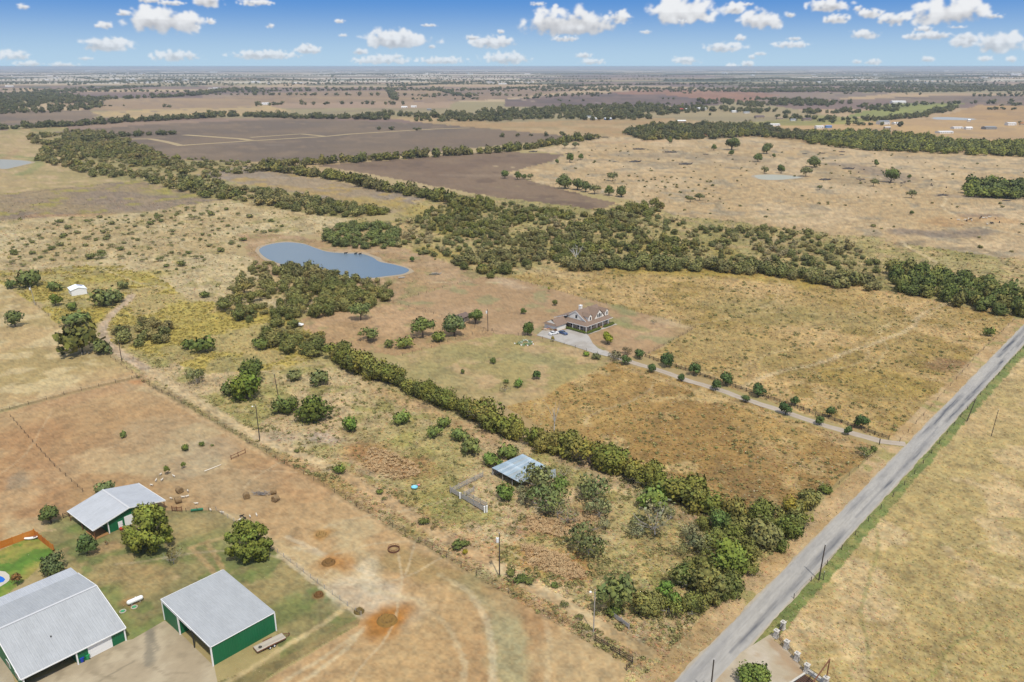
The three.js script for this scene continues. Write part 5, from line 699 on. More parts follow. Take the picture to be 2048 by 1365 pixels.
{ // the rusty tin shed and its cattle pen
  const L = G(983.4, 936, 2.5), F = G(1041.9, 967.2, 2.5), T = G(1045.6, 908.6, 3.5), R = G(1094.2, 933.5, 3.5), c = [(L[0] + R[0]) / 2, (L[1] + R[1]) / 2], P = (q, h) => [q[0] - c[0], h, q[1] - c[1]];
  const t = thing('tin_shed', 'old shed under weathered bluish corrugated tin sheets', 'shed', ...c), r = rng(11), n = 11, at = (u, v) => { const a = P(L, 2.5), b = P(F, 2.5), d = P(R, 3.5), e = P(T, 3.5); return [0, 1, 2].map((k) => mix(mix(a[k], b[k], u), mix(e[k], d[k], u), v)); };
  const tones = ['#a9bcc9', '#b8c6d0', '#9fb2c0', '#aab4b8'].map((h) => new THREE.MeshStandardMaterial({ color: new THREE.Color().setRGB(...lin(h).map((v) => v * 1.0)), roughness: 0.5, metalness: 0.1, map: rep(noiseTex(128, (u, v) => 0.75 + 0.5 * (wfbm(u, v, 3, 5, 4) - 0.35)), 0.12), bumpMap: rep(ribBump, 1.2), bumpScale: 0.02 }));
  for (let k = 0; k < n; k++) for (const [v0, v1] of [[0, 0.52], [0.5, 1]]) { const o = r() * 0.06, lift = v0 ? 0 : 0.035; const q = [at(k / n, v0), at((k + 1.03) / n, v0), at((k + 1.03) / n, v1), at(k / n, v1)].map((p, i) => [p[0], p[1] + o * (i % 2) + (k % 2) * 0.03 - lift, p[2]]); mesh('tin_sheet', slab(q, 0.02), tones[Math.floor(r() * 4)], t); }
  for (const [u, v] of [[0.02, 0.03], [0.35, 0.03], [0.68, 0.03], [0.98, 0.03], [0.02, 0.97], [0.5, 0.97], [0.98, 0.97], [0.98, 0.5]]) { const p = at(u, v); mesh('post', bar([p[0], -0.3, p[2]], [p[0], p[1] - 0.12, p[2]], 0.11, 0.1), woodGrey, t); }
  const wallQ = (a, b, h) => { const A = P(a, 0), B = P(b, 0), w = Math.hypot(B[0] - A[0], B[2] - A[2]); return box(w, h, 0.05, 0, h / 2, 0).rotateY(Math.atan2(-(B[2] - A[2]), B[0] - A[0])).translate((A[0] + B[0]) / 2, 0, (A[2] + B[2]) / 2); };
  mesh('back_wall', wallQ(T, R, 3.1), tones[3], t); mesh('side_wall', wallQ(L, T, 2.3), woodGrey, t); mesh('rafter', merge([beam(at(0, 0.02).map((v, i) => i === 1 ? v - 0.12 : v), at(1, 0.02).map((v, i) => i === 1 ? v - 0.12 : v), 0.12, 0.16), beam(at(0, 0.98).map((v, i) => i === 1 ? v - 0.12 : v), at(1, 0.98).map((v, i) => i === 1 ? v - 0.12 : v), 0.12, 0.16)]), woodGrey, t);
  const s = thing('leaning_tin', 'upright pale tin sheet leaning at the right of the tin shed', 'tin sheet', ...G(1106, 956), 0.6); mesh('sheet', box(2.2, 2.6, 0.05, 0, 1.25, 0).rotateX(-0.12), tones[1], s); mesh('prop', bar([0.6, 0, -0.9], [0.6, 1.9, -0.1], 0.05), woodGrey, s);
  const rails = (name, label, A, B, nb, nr, h, m, category = 'fence') => { const a = G(...A), b = G(...B), w = Math.hypot(b[0] - a[0], b[1] - a[1]), f = thing(name, label, category, ...a, turnOf(a, b)), rr = rng(nb * 7 + nr); for (let k = 0; k <= nb; k++) mesh('post', bar([k * w / nb, -0.3, 0], [k * w / nb + (rr() - 0.5) * 0.1, h + 0.25 + rr() * 0.15, (rr() - 0.5) * 0.1], 0.11, 0.1), m, f); for (let q = 0; q < nr; q++) for (let k = 0; k < nb; k++) { const y = 0.35 + q * (h - 0.35) / (nr - 1); mesh('rail', beam([k * w / nb, y + (rr() - 0.5) * 0.1, 0.1], [(k + 1) * w / nb, y + (rr() - 0.5) * 0.1, 0.1], 0.06, 0.16), m, f); } return f; };
  rails('pen_fence', 'weathered grey rail fence of the cattle pen running towards the tin shed', [901, 986], [966, 954], 4, 4, 1.5, woodGrey); rails('pen_fence', 'grey slatted front fence of the cattle pen facing the track', [900, 984], [972, 1026], 6, 6, 1.6, woodGrey); rails('pen_fence', 'short grey divider inside the cattle pen', [928, 994], [948, 983], 2, 4, 1.4, woodGrey); rails('pen_fence', 'second inner rail fence beside the pen chute', [934, 994], [974, 1016], 3, 4, 1.5, woodGrey);
  for (const [x, y, l] of [[920, 998, 'white gatepost in the middle of the cattle pen front'], [969, 1026, 'left white end post of the cattle pen'], [974, 1025, 'right white end post of the cattle pen']]) { const p = thing('gatepost', l, 'post', ...G(x, y)); mesh('post', box(0.34, 1.9, 0.34, 0, 0.95, 0), whiteM, p); mesh('cap', box(0.4, 0.06, 0.4, 0, 1.93, 0), whiteM, p); }
  rails('pipe_fence', 'short brown pipe fence at the corner of the goat paddock', [462, 920], [490.5, 907], 2, 2, 1.3, rust); rails('gate', 'rusty pipe gate panel beside the barn', [344, 1023], [363.5, 1024], 2, 3, 1.3, rust, 'gate'); rails('rail_fence', 'low dark rail fence between barn and lone cedar', [126, 1037], [148, 1030], 2, 3, 1.2, woodDark);
  rails('gate', 'dark wooden corner fence at the road end of the paddock', [1190, 1281], [1265, 1326], 3, 3, 1.25, woodDark, 'gate'); rails('gate', 'weathered grey gate lying open at the field entrance', [1228, 1236], [1258, 1258], 2, 5, 1.2, woodGrey, 'gate'); rails('gate', 'short brace fence at the bottom corner of the paddock', [1253, 1342], [1265, 1328], 1, 2, 1.2, woodDark, 'gate');
  rails('rail_fence', 'dark rail fence along the far side of the drive', [1290, 714], [1778, 879], 44, 3, 1.1, steelDark);
  { const p = thing('gatepost', 'dark gatepost on the near side of the drive entrance', 'post', ...G(1759, 890)); mesh('post', box(0.22, 2.1, 0.22, 0, 1.05, 0), steelDark, p); mesh('cap', box(0.28, 0.08, 0.28, 0, 2.1, 0), steelDark, p); }
}
// gabled houses and sheds: width along the ridge, depth, wall height
function gableHouse(name, label, category, x, z, turn, w, d, h, rise, wallM, roofM, o = {}) {
  const t = thing(name, label, category, x, z, turn, o.group);
  mesh('wall', panel([[-d / 2, -0.2], [d / 2, -0.2], [d / 2, h], [0, h + rise], [-d / 2, h]], w).rotateY(Math.PI / 2), wallM, t);
  for (const s of [1, -1]) { const e = s * (d / 2 + 0.35), y = h - rise * 0.7 / d + 0.1; mesh('roof', s > 0 ? slab([[-w / 2 - 0.3, h + rise + 0.12, 0], [w / 2 + 0.3, h + rise + 0.12, 0], [w / 2 + 0.3, y, e], [-w / 2 - 0.3, y, e]], 0.1) : slab([[w / 2 + 0.3, h + rise + 0.12, 0], [-w / 2 - 0.3, h + rise + 0.12, 0], [-w / 2 - 0.3, y, e], [w / 2 + 0.3, y, e]], 0.1), roofM, t); }
  const n = o.windows ?? 3; for (let k = 0; k < n; k++) { const f = mesh('window', box(1.3, 1.5, 0.12, (k + 0.7) * w / (n + 0.4) - w / 2, h * 0.55, d / 2), whiteM, t); mesh('pane', box(1.05, 1.25, 0.12, (k + 0.7) * w / (n + 0.4) - w / 2, h * 0.55, d / 2 + 0.03), glass, f); }
  mesh('door', box(1.2, 2.1, 0.12, w * 0.36, 1.0, d / 2 + 0.01), o.doorM || std([0.2, 0.16, 0.13]), t);
  return t;
}
{
  const a = G(143.4, 592.5), th = 0.66, w = 7.4, dp = 8.5, t = gableHouse('white_hut', 'small white metal hut with a blue strip on its roof among the yellow scrub', 'hut', a[0] + w / 2 * Math.cos(th) - dp / 2 * Math.sin(th), a[1] - w / 2 * Math.sin(th) - dp / 2 * Math.cos(th), th + Math.PI / 2, dp, w, 2.9, 1.1, std([0.8, 0.81, 0.83], { roughness: 0.5 }), std([0.78, 0.82, 0.84], { roughness: 0.5 }), { windows: 1, doorM: whiteM });
  mesh('roof_tarp', slab([[1.8, 4.12, 0.3], [3.0, 4.12, 0.3], [3.0, 3.4, 2.9], [1.8, 3.4, 2.9]], 0.06), std([0.03, 0.04, 0.28]), t);
  const c = G(898, 651), d = G(934, 641), s = gableHouse('brown_roofed_shed', 'grey wooden shed with a low brown roof half hidden by mesquite', 'shed', (c[0] + d[0]) / 2 + 0.5, (c[1] + d[1]) / 2 - 2, turnOf(c, d) + 0.1, 8.6, 5.2, 2.5, 1.2, std(alb('#8d8478')), std(alb('#87746b')), { windows: 1 });
}
{ // tank, trailer, bales, rings and the small things of the yard
  const tk = thing('propane_tank', 'white propane tank lying on the lawn', 'tank', ...G(270.5, 1207), turnOf(G(257, 1210), G(283, 1199))); mesh('tank', new THREE.CapsuleGeometry(0.52, 2.6, 6, 20).rotateZ(Math.PI / 2).translate(0, 0.85, 0), std([0.82, 0.82, 0.82], { roughness: 0.35 }), tk); mesh('dome', new THREE.SphereGeometry(0.26, 14, 8, 0, 6.29, 0, 1.57).translate(0.2, 1.3, 0), whiteM, tk); for (const x of [-0.9, 0.9]) mesh('foot', box(0.16, 0.42, 0.8, x, 0.21, 0), woodGrey, tk);
  for (const [x, y, l] of [[245, 1223.5, 'green septic lid on the grass nearest the big shed'], [268, 1215, 'green septic lid beside the propane tank']]) { const s = thing('septic_lid', l, 'lid', ...G(x, y)); mesh('lid', cyl(0.42, 0.4, 0.16, 0, 0, 0, 18), std([0.05, 0.3, 0.13]), s); mesh('ring', new THREE.TorusGeometry(0.62, 0.14, 6, 20).rotateX(Math.PI / 2).translate(0, 0.03, 0), std(alb('#d8d2c2')), s); }
  { const a = G(516, 1303), b = G(563, 1280), t = thing('flatbed_trailer', 'low flatbed trailer with pale plank deck beside the open green shed', 'trailer', (a[0] + b[0]) / 2, (a[1] + b[1]) / 2, turnOf(a, b)); const r = rng(2);
    for (let k = 0; k < 7; k++) mesh('plank', box(6.4, 0.06, 0.27, 0, 0.78 + r() * 0.012, (k - 3) * 0.285), std(scaleC(alb('#d8cdbc'), 0.8 + r() * 0.35)), t);
    mesh('chassis', merge([beam([-3.2, 0.66, 1.02], [3.2, 0.66, 1.02], 0.1, 0.2), beam([-3.2, 0.66, -1.02], [3.2, 0.66, -1.02], 0.1, 0.2), beam([3.2, 0.66, 0.7], [4.6, 0.6, 0], 0.1, 0.12), beam([3.2, 0.66, -0.7], [4.6, 0.6, 0], 0.1, 0.12), box(0.1, 0.2, 2.0, -3.22, 0.66, 0)]), rust, t);
    for (const x of [-0.5, 0.45]) for (const z of [-1.16, 1.16]) { const w = mesh('wheel', cyl(0.38, 0.38, 0.24, 0, -0.12, 0, 18).rotateX(Math.PI / 2).translate(x, 0.38, z), black, t); mesh('rim', cyl(0.18, 0.18, 0.27, 0, -0.135, 0, 10).rotateX(Math.PI / 2).translate(x, 0.38, z), whiteM, w); }
    for (const z of [-1.16, 1.16]) mesh('fender', box(2.1, 0.05, 0.3, 0, 0.83, z), rust, t); mesh('spare_wheel', new THREE.TorusGeometry(0.26, 0.11, 8, 18).rotateX(Math.PI / 2).translate(-2.2, 0.92, 0.2), black, t); mesh('jack', bar([4.3, 0, 0], [4.3, 0.95, 0], 0.05), steelDark, t); }
  const straw = new THREE.MeshStandardMaterial({ color: new THREE.Color().setRGB(...alb('#b89a70')), roughness: 1, map: rep(noiseTex(128, (u, v) => 0.7 + 0.6 * (wfbm(u, v, 12, 4, 4) - 0.35)), 1), bumpMap: rep(noiseTex(128, (u, v) => wfbm(u, v, 16, 7, 4)), 1), bumpScale: 0.06 });
  const bale = (px, py, turn, l, open) => { const t = thing('hay_bale', l, 'hay bale', ...G(px, py), turn), r = rng(px | 0), g = new THREE.CylinderGeometry(0.9, 0.9, 1.5, 28, 6).rotateX(Math.PI / 2).translate(0, 0.86, 0), p = g.attributes.position; for (let i = 0; i < p.count; i++) { const k = 1 + (vn(p.getX(i) * 3 + px, p.getY(i) * 3 + p.getZ(i) * 2) - 0.5) * 0.12; p.setXYZ(i, p.getX(i) * k, Math.max(0, p.getY(i) * (1 + (k - 1) * 0.6)), p.getZ(i)); } g.computeVertexNormals(); mesh('bale', g, straw, t); for (const s of [-1, 1]) mesh('coil', new THREE.TorusGeometry(0.5, 0.09, 5, 20).translate(0, 0.86, s * 0.75), std(alb('#9a7d54')), t); if (open) { mesh('loose_hay', new THREE.ConeGeometry(1.5, 0.5, 12).translate(0.5, 0.2, 0.6), straw, t); } };
  bale(359, 986, 0.9, 'round hay bale in the goat paddock, farther of the pair near the barn'); bale(356.5, 1006, 2.2, 'round hay bale nearest the barn'); bale(493, 997, 0.5, 'round hay bale left of the grey brush pile'); bale(547, 988, 1.9, 'round hay bale right of the grey brush pile'); bale(551, 1003, 2.6, 'opened hay bale unrolling below the grey brush pile', true);
  { const t = thing('brush_pile', 'heap of grey dead branches between the hay bales', 'brush pile', ...G(523, 990)), r = rng(21); for (let k = 0; k < 5; k++) { const L = []; for (let q = 0; q < 16; q++) { const x = (r() - 0.5) * 4.6, z = (r() - 0.5) * 1.8, a = r() * 6.28, l = 0.7 + r() * 1.2; L.push(bar([x, 0.1 + r() * 0.5, z], [x + Math.cos(a) * l, 0.2 + r() * 0.9, z + Math.sin(a) * l * 0.6], 0.06, 0.02, 4)); } mesh('branch', merge(L), std([[0.2, 0.19, 0.19], [0.3, 0.28, 0.27], [0.12, 0.11, 0.11]][k % 3]), t); } }
  { const t = thing('hay_ring', 'dark empty steel ring feeder standing in the paddock', 'ring feeder', ...G(787.5, 1101)); for (const y of [0.1, 0.5, 0.9]) mesh('hoop', new THREE.TorusGeometry(1.45, 0.06, 6, 40).rotateX(Math.PI / 2).translate(0, y, 0), rust, t); mesh('skirt', new THREE.CylinderGeometry(1.45, 1.45, 0.42, 40, 1, true).translate(0, 0.3, 0), std([0.1, 0.05, 0.03], { side: THREE.DoubleSide }), t); for (let k = 0; k < 14; k++) { const a = k * Math.PI / 7; mesh('upright', bar([Math.cos(a) * 1.45, 0.1, Math.sin(a) * 1.45], [Math.cos(a) * 1.45, 0.95, Math.sin(a) * 1.45], 0.035), rust, t); } }
  const hayMound = (px, py, R, l, hex) => { const t = thing('hay_mound', l, 'hay heap', ...G(px, py)), pr = [[0, 0.18], [R * 0.35, 0.1], [R * 0.55, 0.3], [R * 0.72, 0.52], [R * 0.85, 0.3], [R, 0]].map(([a, b]) => new THREE.Vector2(a, b)), g = new THREE.LatheGeometry(pr, 36), p = g.attributes.position; for (let i = 0; i < p.count; i++) { const k = 0.75 + 0.5 * vn(p.getX(i) * 1.7 + px, p.getZ(i) * 1.7); p.setXYZ(i, p.getX(i) * (0.85 + 0.3 * k * 0.5), p.getY(i) * k, p.getZ(i) * (0.85 + 0.3 * k * 0.5)); } g.computeVertexNormals(); mesh('hay', g, std(alb(hex)), t); const L = [], r = rng(px | 0); for (let q = 0; q < 40; q++) { const a = r() * 6.28, d = R * (0.3 + r() * 0.6); L.push(bar([Math.cos(a) * d, 0.15, Math.sin(a) * d], [Math.cos(a + 0.3) * (d + 0.3), 0.4 + r() * 0.25, Math.sin(a + 0.3) * (d + 0.3)], 0.05, 0.01, 3)); } mesh('stalks', merge(L), std(alb('#7d6330')), t); };
  hayMound(774, 1242, 2.3, 'ring of trampled old hay in the orange patch nearest the road end', '#9a7636'); hayMound(657, 1126, 1.7, 'trampled dark hay heap in the middle of the paddock', '#8a6532'); hayMound(642, 1070, 1.4, 'pale loop of leftover hay above the trampled heap', '#b08c52'); hayMound(637, 1191, 1.1, 'small dark hay clump on the bare pale soil', '#7a5526'); hayMound(718, 1224, 1.2, 'olive clump of hay at the corner of the lawn fence', '#7d6a36');
  { const t = thing('feed_trough', 'long green feed trough by the lawn fence', 'trough', ...G(393.5, 1023), turnOf(G(380, 1024), G(407, 1021))); const s = new THREE.Shape([[-0.38, 0.62], [-0.22, 0.2], [0.22, 0.2], [0.38, 0.62], [0.32, 0.62], [0.18, 0.27], [-0.18, 0.27], [-0.32, 0.62]].map(([a, b]) => new THREE.Vector2(a, b))); mesh('basin', new THREE.ExtrudeGeometry(s, { depth: 3.2, bevelEnabled: false }).translate(0, 0, -1.6).rotateY(Math.PI / 2), std([0.03, 0.22, 0.12], { roughness: 0.5 }), t); for (const x of [-1.3, 1.3]) mesh('leg', box(0.1, 0.24, 0.6, x, 0.12, 0), steelDark, t); }
  { const a = G(408.5, 944), b = G(441.5, 931), t = thing('white_pole', 'long white pole lying on the ground in the goat paddock', 'pole', ...a, turnOf(a, b)); mesh('pole', bar([0, 0.16, 0], [Math.hypot(b[0] - a[0], b[1] - a[1]), 0.16, 0], 0.15, 0.1, 10), std([0.72, 0.66, 0.56]), t); mesh('support', box(0.3, 0.1, 0.3, 1.5, 0.03, 0), woodGrey, t); }
  { const t = thing('paddling_pool', 'light blue plastic tub left in the grass by the track', 'tub', ...G(829, 977)); mesh('tub', new THREE.LatheGeometry([[0, 0.02], [0.85, 0.02], [1.0, 0.5], [0.92, 0.5], [0.8, 0.1], [0, 0.1]].map(([a, b]) => new THREE.Vector2(a, b)), 24), std([0.2, 0.55, 0.72], { roughness: 0.4 }), t); const o = thing('pink_toy', 'small pink object right of the blue tub', 'toy', ...G(837.5, 972)); mesh('body', new THREE.SphereGeometry(0.32, 12, 8).scale(1.3, 0.8, 1).translate(0, 0.25, 0), std([0.6, 0.25, 0.25]), o); mesh('knob', new THREE.SphereGeometry(0.12, 8, 6).translate(0.25, 0.5, 0), std([0.6, 0.25, 0.25]), o); }
  { const t = thing('white_boat', 'small white boat pulled up on the pond bank among trees', 'boat', ...G(694, 558.5), 0.2); const s = new THREE.Shape(); s.moveTo(-1.7, 0.75); s.quadraticCurveTo(0, 0.6, 1.8, 0.85); s.quadraticCurveTo(1.2, 0.05, 0.2, 0.05); s.lineTo(-1.5, 0.1); s.closePath(); mesh('hull', new THREE.ExtrudeGeometry(s, { depth: 1.2, bevelEnabled: true, bevelSize: 0.12, bevelThickness: 0.2, bevelSegments: 2 }).translate(0, 0.1, -0.6), whiteM, t); mesh('seat', box(0.4, 0.08, 1.3, -0.4, 0.92, 0), whiteM, t); mesh('motor', box(0.35, 0.8, 0.35, -1.95, 0.8, 0), black, t);
    const d = thing('dock', 'low weathered dock at the near pond edge', 'dock', ...G(803, 556), 0.2); for (let k = 0; k < 6; k++) mesh('plank', box(3.6, 0.08, 0.25, 0, 0.35, (k - 2.5) * 0.28), woodGrey, d); for (const x of [-1.5, 1.5]) mesh('post', cyl(0.1, 0.1, 0.6, x, -0.2, 0), woodDark, d); }
  { const t = thing('white_trailer', 'low white flat trailer at the edge of the tan yard', 'trailer', ...G(596, 652), -0.5); mesh('deck', box(5.4, 0.25, 1.9, 0, 0.75, 0), whiteM, t); mesh('rail', merge([box(5.4, 0.5, 0.08, 0, 1.1, 0.9), box(5.4, 0.5, 0.08, 0, 1.1, -0.9)]), whiteM, t); for (const z of [-1, 1]) mesh('wheel', cyl(0.35, 0.35, 0.2, 0, -0.1, 0, 14).rotateX(Math.PI / 2).translate(0.3, 0.35, z), black, t); }
  { const P = pts('-30,1140 0,1143 10,1144.5 18,1151 19,1161 12,1167 0,1174.5 -30,1185'); struct('pool_deck', flat(P, 0.06), std(alb('#e3dccd')), 'pale paving around the blue swimming pool'); struct('pool', flat(pts('-30,1152 0,1153.5 6,1156 10,1160 6,1165 0,1166.5 -30,1172'), 0.075), new THREE.MeshPhysicalMaterial({ color: new THREE.Color().setRGB(0.0, 0.12, 0.55), roughness: 0.08, ior: 1.33 }), 'bright blue swimming pool at the left picture edge');
    const t = thing('white_canoe', 'white canoe shaped lounger in the corner of the orange fence', 'lounger', ...G(62.5, 1080), turnOf(G(52, 1080), G(74, 1077))); const s = new THREE.Shape(); s.moveTo(-1.5, 0.5); s.quadraticCurveTo(0, 0.25, 1.5, 0.55); s.quadraticCurveTo(0, -0.2, -1.5, 0.5); mesh('hull', new THREE.ExtrudeGeometry(s, { depth: 0.6, bevelEnabled: true, bevelSize: 0.06, bevelThickness: 0.06 }).translate(0, 0.2, -0.3), whiteM, t); mesh('cushion', box(0.7, 0.25, 0.5, 0.9, 0.75, 0), std([0.2, 0.1, 0.08]), t); }
}
{ // orange board fence
  const A = G(-40, 1113), B = G(69, 1073), C = G(107, 1103.5), orange = ['#cf7c22', '#d98a32', '#c47020'].map((h) => std(lin(h).map((v) => v * 0.8))), rr = rng(14);
  for (const [a, b, l] of [[A, B, 'bright orange board fence at the back of the green lawn'], [B, C, 'bright orange board fence on the right side of the green lawn']]) {
    const w = Math.hypot(b[0] - a[0], b[1] - a[1]), t = thing('board_fence', l, 'fence', ...a, turnOf(a, b)), n = Math.round(w / 2.3), s = w / n;
    for (let k = 0; k < n; k++) { const L = []; for (let q = 0; q < 15; q++) L.push(box(s / 15 - 0.012, 1.95 + rr() * 0.03, 0.03, k * s + (q + 0.5) * s / 15, 1.0, (q % 2) * 0.02)); mesh('fence_panel', merge(L), orange[Math.floor(rr() * 3)], t); mesh('rail', merge([0.35, 1.6].map((y) => box(s, 0.1, 0.06, (k + 0.5) * s, y, -0.06))), orange[2], t); }
    for (let k = 0; k <= n; k++) mesh('post', box(0.12, 2.1, 0.12, k * s, 1.05, -0.1), orange[2], t);
  }
}
{ // stone pillars, iron rails and the cattle guard of the entrance
  const stoneM = new THREE.MeshStandardMaterial({ color: new THREE.Color().setRGB(0.55, 0.52, 0.47), roughness: 0.95, map: rep(noiseTex(64, (u, v) => 0.7 + 0.5 * wrapN(u, v, 6, 12)), 0.8), bumpMap: rep(noiseTex(64, (u, v) => wrapN(u, v, 6, 12)), 0.8), bumpScale: 0.06 });
  const P = [[1565.5, 1259], [1552, 1276], [1572.5, 1297.5], [1593.5, 1322], [1613, 1345], [1651, 1371]].map(([x, y]) => G(x, y)), lab = ['first stone pillar beside the green verge', 'second stone pillar, nearest the road', 'third stone pillar along the iron fence', 'fourth stone pillar along the iron fence', 'fifth stone pillar at the corner of the cattle guard', 'gate pillar of pale stone carrying the steel post'];
  P.forEach(([x, z], i) => { const t = thing('stone_pillar', lab[i], 'pillar', x, z, 0.75); mesh('shaft', box(0.82, 1.75, 0.82, 0, 0.87, 0), stoneM, t); mesh('base', box(1.0, 0.3, 1.0, 0, 0.15, 0), stoneM, t); const c = mesh('cap', box(1.05, 0.16, 1.05, 0, 1.83, 0), stoneM, t); mesh('ball', new THREE.SphereGeometry(0.24, 12, 8).translate(0, 2.1, 0), stoneM, c); });
  for (let i = 0; i < 4; i++) { const a = P[i], b = P[i + 1], w = Math.hypot(b[0] - a[0], b[1] - a[1]), t = thing('iron_fence', 'black iron railing from the ' + ['first', 'second', 'third', 'fourth'][i] + ' to the ' + ['second', 'third', 'fourth', 'fifth'][i] + ' stone pillar', 'railing', ...a, turnOf(a, b)); for (const y of [0.3, 0.62, 0.95, 1.28]) mesh('rail', bar([0.4, y, 0], [w - 0.4, y, 0], 0.045), steelDark, t); for (let x = 0.6; x < w - 0.4; x += 0.55) mesh('baluster', bar([x, 0.05, 0], [x, 1.38, 0], 0.025, 0.025, 5), steelDark, t); }
  { const a = P[4], b = P[5], w = Math.hypot(b[0] - a[0], b[1] - a[1]), t = thing('stone_wall', 'low mottled stone wall behind the cattle guard', 'wall', ...a, turnOf(a, b)); mesh('wall', box(w - 1, 0.8, 0.4, w / 2, 0.4, 0), stoneM, t); mesh('coping', box(w - 0.9, 0.1, 0.5, w / 2, 0.85, 0), stoneM, t); mesh('rail', bar([0.4, 1.3, 0], [w - 0.4, 1.3, 0], 0.05), steelDark, t);
    const g = thing('cattle_guard', 'dark cattle guard grid of steel bars in the entrance', 'cattle guard', ...a, turnOf(a, b)); mesh('pit', box(w - 0.6, 0.04, 4.6, w / 2, 0.06, 3.2), black, g); for (let k = 0; k < 11; k++) mesh('bar', bar([0.6 + k * (w - 1.2) / 10, 0.14, 0.9], [0.6 + k * (w - 1.2) / 10, 0.14, 5.6], 0.055), rust, g); for (const x of [0.1, w - 0.1]) mesh('kerb', box(0.4, 0.24, 5.2, x, 0.12, 3.2), stoneM, g);
    const s = thing('steel_arch', 'rusty steel entrance arch rising from the gate pillar', 'arch', ...b), top = 6.2; mesh('post', bar([0, 1.9, 0], [0.1, top, 0], 0.13, 0.12, 8), rust, s); const q = G(1625.7, 1366, top), dx = q[0] - b[0], dz = q[1] - b[1]; mesh('beam', bar([0.1, top, 0], [dx * 2.6, top, dz * 2.6], 0.13, 0.13, 8), rust, s); mesh('post', bar([dx * 2.6, 0, dz * 2.6], [dx * 2.6, top, dz * 2.6], 0.13, 0.12, 8), rust, s);
    const r = thing('low_wall', 'low pale wall running off right of the gate pillar', 'wall', ...b, -0.25); mesh('wall', box(9, 0.5, 0.35, 5, 0.25, 0), stoneM, r); mesh('coping', box(9.1, 0.08, 0.45, 5, 0.54, 0), stoneM, r); }
  { const t = thing('rail_fence', 'short rusty rail between the first two pillars', 'fence', ...P[1], turnOf(P[1], P[0])); mesh('rail', bar([0.5, 1.0, 0.3], [2.2, 1.0, 0.3], 0.06), rust, t); mesh('post', bar([1.3, 0, 0.3], [1.3, 1.1, 0.3], 0.06), rust, t); }
}
// ------------------------------------------------------------------ poles and wire fences
function pole(px, py, topY, label, o = {}) {
  const [x, z] = G(px, py); let lo = 2, hi = 25; for (let k = 0; k < 30; k++) { const m = (lo + hi) / 2; if (pixelOf(x, m, z)[1] > topY) lo = m; else hi = m; } const h = lo;
  const t = thing('utility_pole', label, 'utility pole', x, z), m = o.pale ? paleBark : darkBark, lx = (o.lean || 0), r = o.r || 0.17;
  mesh('pole', bar([0, -0.4, 0], [lx, h, 0], r, r * 0.72, 10), m, t); mesh('pole_cap', cyl(r * 0.8, r * 0.6, 0.1, lx, h, 0), steelDark, t); mesh('insulator', cyl(0.07, 0.05, 0.3, lx, h + 0.06, 0), std([0.6, 0.6, 0.6]), t);
  if (o.can) { const c = mesh('transformer', cyl(0.34, 0.34, 1.1, lx * 0.9 - 0.42, h - (o.canDown || 1.9), 0.1, 14), std([0.75, 0.77, 0.78], { roughness: 0.5 }), t); mesh('bushing', cyl(0.07, 0.05, 0.3, lx * 0.9 - 0.42, h - (o.canDown || 1.9) + 1.1, 0.1), woodGrey, c); mesh('bracket', beam([lx * 0.9 - 0.4, h - 1.4, 0], [lx * 0.9, h - 1.4, 0], 0.12, 0.3), steelDark, t); }
  if (o.lamp) { const a = mesh('lamp_arm', bar([lx, h - 0.5, 0], [lx - 0.9, h - 0.1, 0.3], 0.04), woodGrey, t); mesh('lamp_head', new THREE.SphereGeometry(0.28, 12, 8).scale(1, 0.7, 1).translate(lx - 1.0, h - 0.12, 0.3), whiteM, a); }
  if (o.arm) mesh('crossarm', beam([lx - 1.1, h - 0.7, 0], [lx + 1.1, h - 0.7, 0], 0.12, 0.14), m, t);
  return t;
}
pole(999, 1153, 1068, 'dark utility pole with white transformer beside the dirt track', { can: true, canDown: 2.2 }); pole(1187, 1264, 1182, 'grey slender pole at the road end of the track', { pale: true, lamp: true, r: 0.14 }); pole(519, 881, 812, 'dark pole with a small lamp above the bare paddock', { lamp: true }); pole(243, 722, 682, 'dark pole at the track bend by the left pasture', {}); pole(558, 802, 749, 'dark leaning pole between the cedar and the large dark tree', { lean: -0.8 }); pole(70, 611, 573, 'pale pole with a white transformer by the left pasture edge', { pale: true, can: true, lean: -0.7 }); pole(976, 663, 619, 'pole with white transformer beside the farmyard tree', { can: true, lean: -0.2 });
pole(1638, 1161, 1091, 'dark pole standing on the green verge right of the road', { lean: 0.3 }); pole(1420, 1400, 1321, 'dark pole cut by the bottom edge of the picture', {}); pole(1934, 843, 797, 'leaning dark pole on the verge farther along the road', { lean: 1.6 }); pole(1983, 873, 821, 'thin dark pole standing in the right pasture', { lean: 0.5, r: 0.12 }); pole(172 + 1475, 1052 + 108, 1150, 'short dark post on the verge beside the road pole', { r: 0.1 });
function wireFence(label, P, step, h, m, o = {}) {
  const L = pts(P), S = along(L, step); S.push([...L[L.length - 1], 0]); const c = S[0], t = thing('wire_fence', label, 'fence', c[0], c[1]), r = rng(L.length * 31 + (S.length | 0));
  const pg = [0, 1, 2].map((k) => bar([0, -0.3, 0], [(r() - 0.5) * 0.12, h + (r() - 0.5) * 0.2, (r() - 0.5) * 0.12], o.r || 0.075, (o.r || 0.075) * 0.9, 6));
  S.forEach(([x, z], i) => { const q = mesh('post', pg[i % 3], m, t); q.position.set(x - c[0], 0, z - c[1]); });
  for (const y of o.wires || [h * 0.45, h * 0.9]) { const W = []; for (let i = 1; i < S.length; i++) W.push(bar([S[i - 1][0] - c[0], y, S[i - 1][1] - c[1]], [S[i][0] - c[0], y, S[i][1] - c[1]], 0.018, 0.018, 3)); mesh('wire', merge(W), o.wireM || steelDark, t); }
  return t;
}
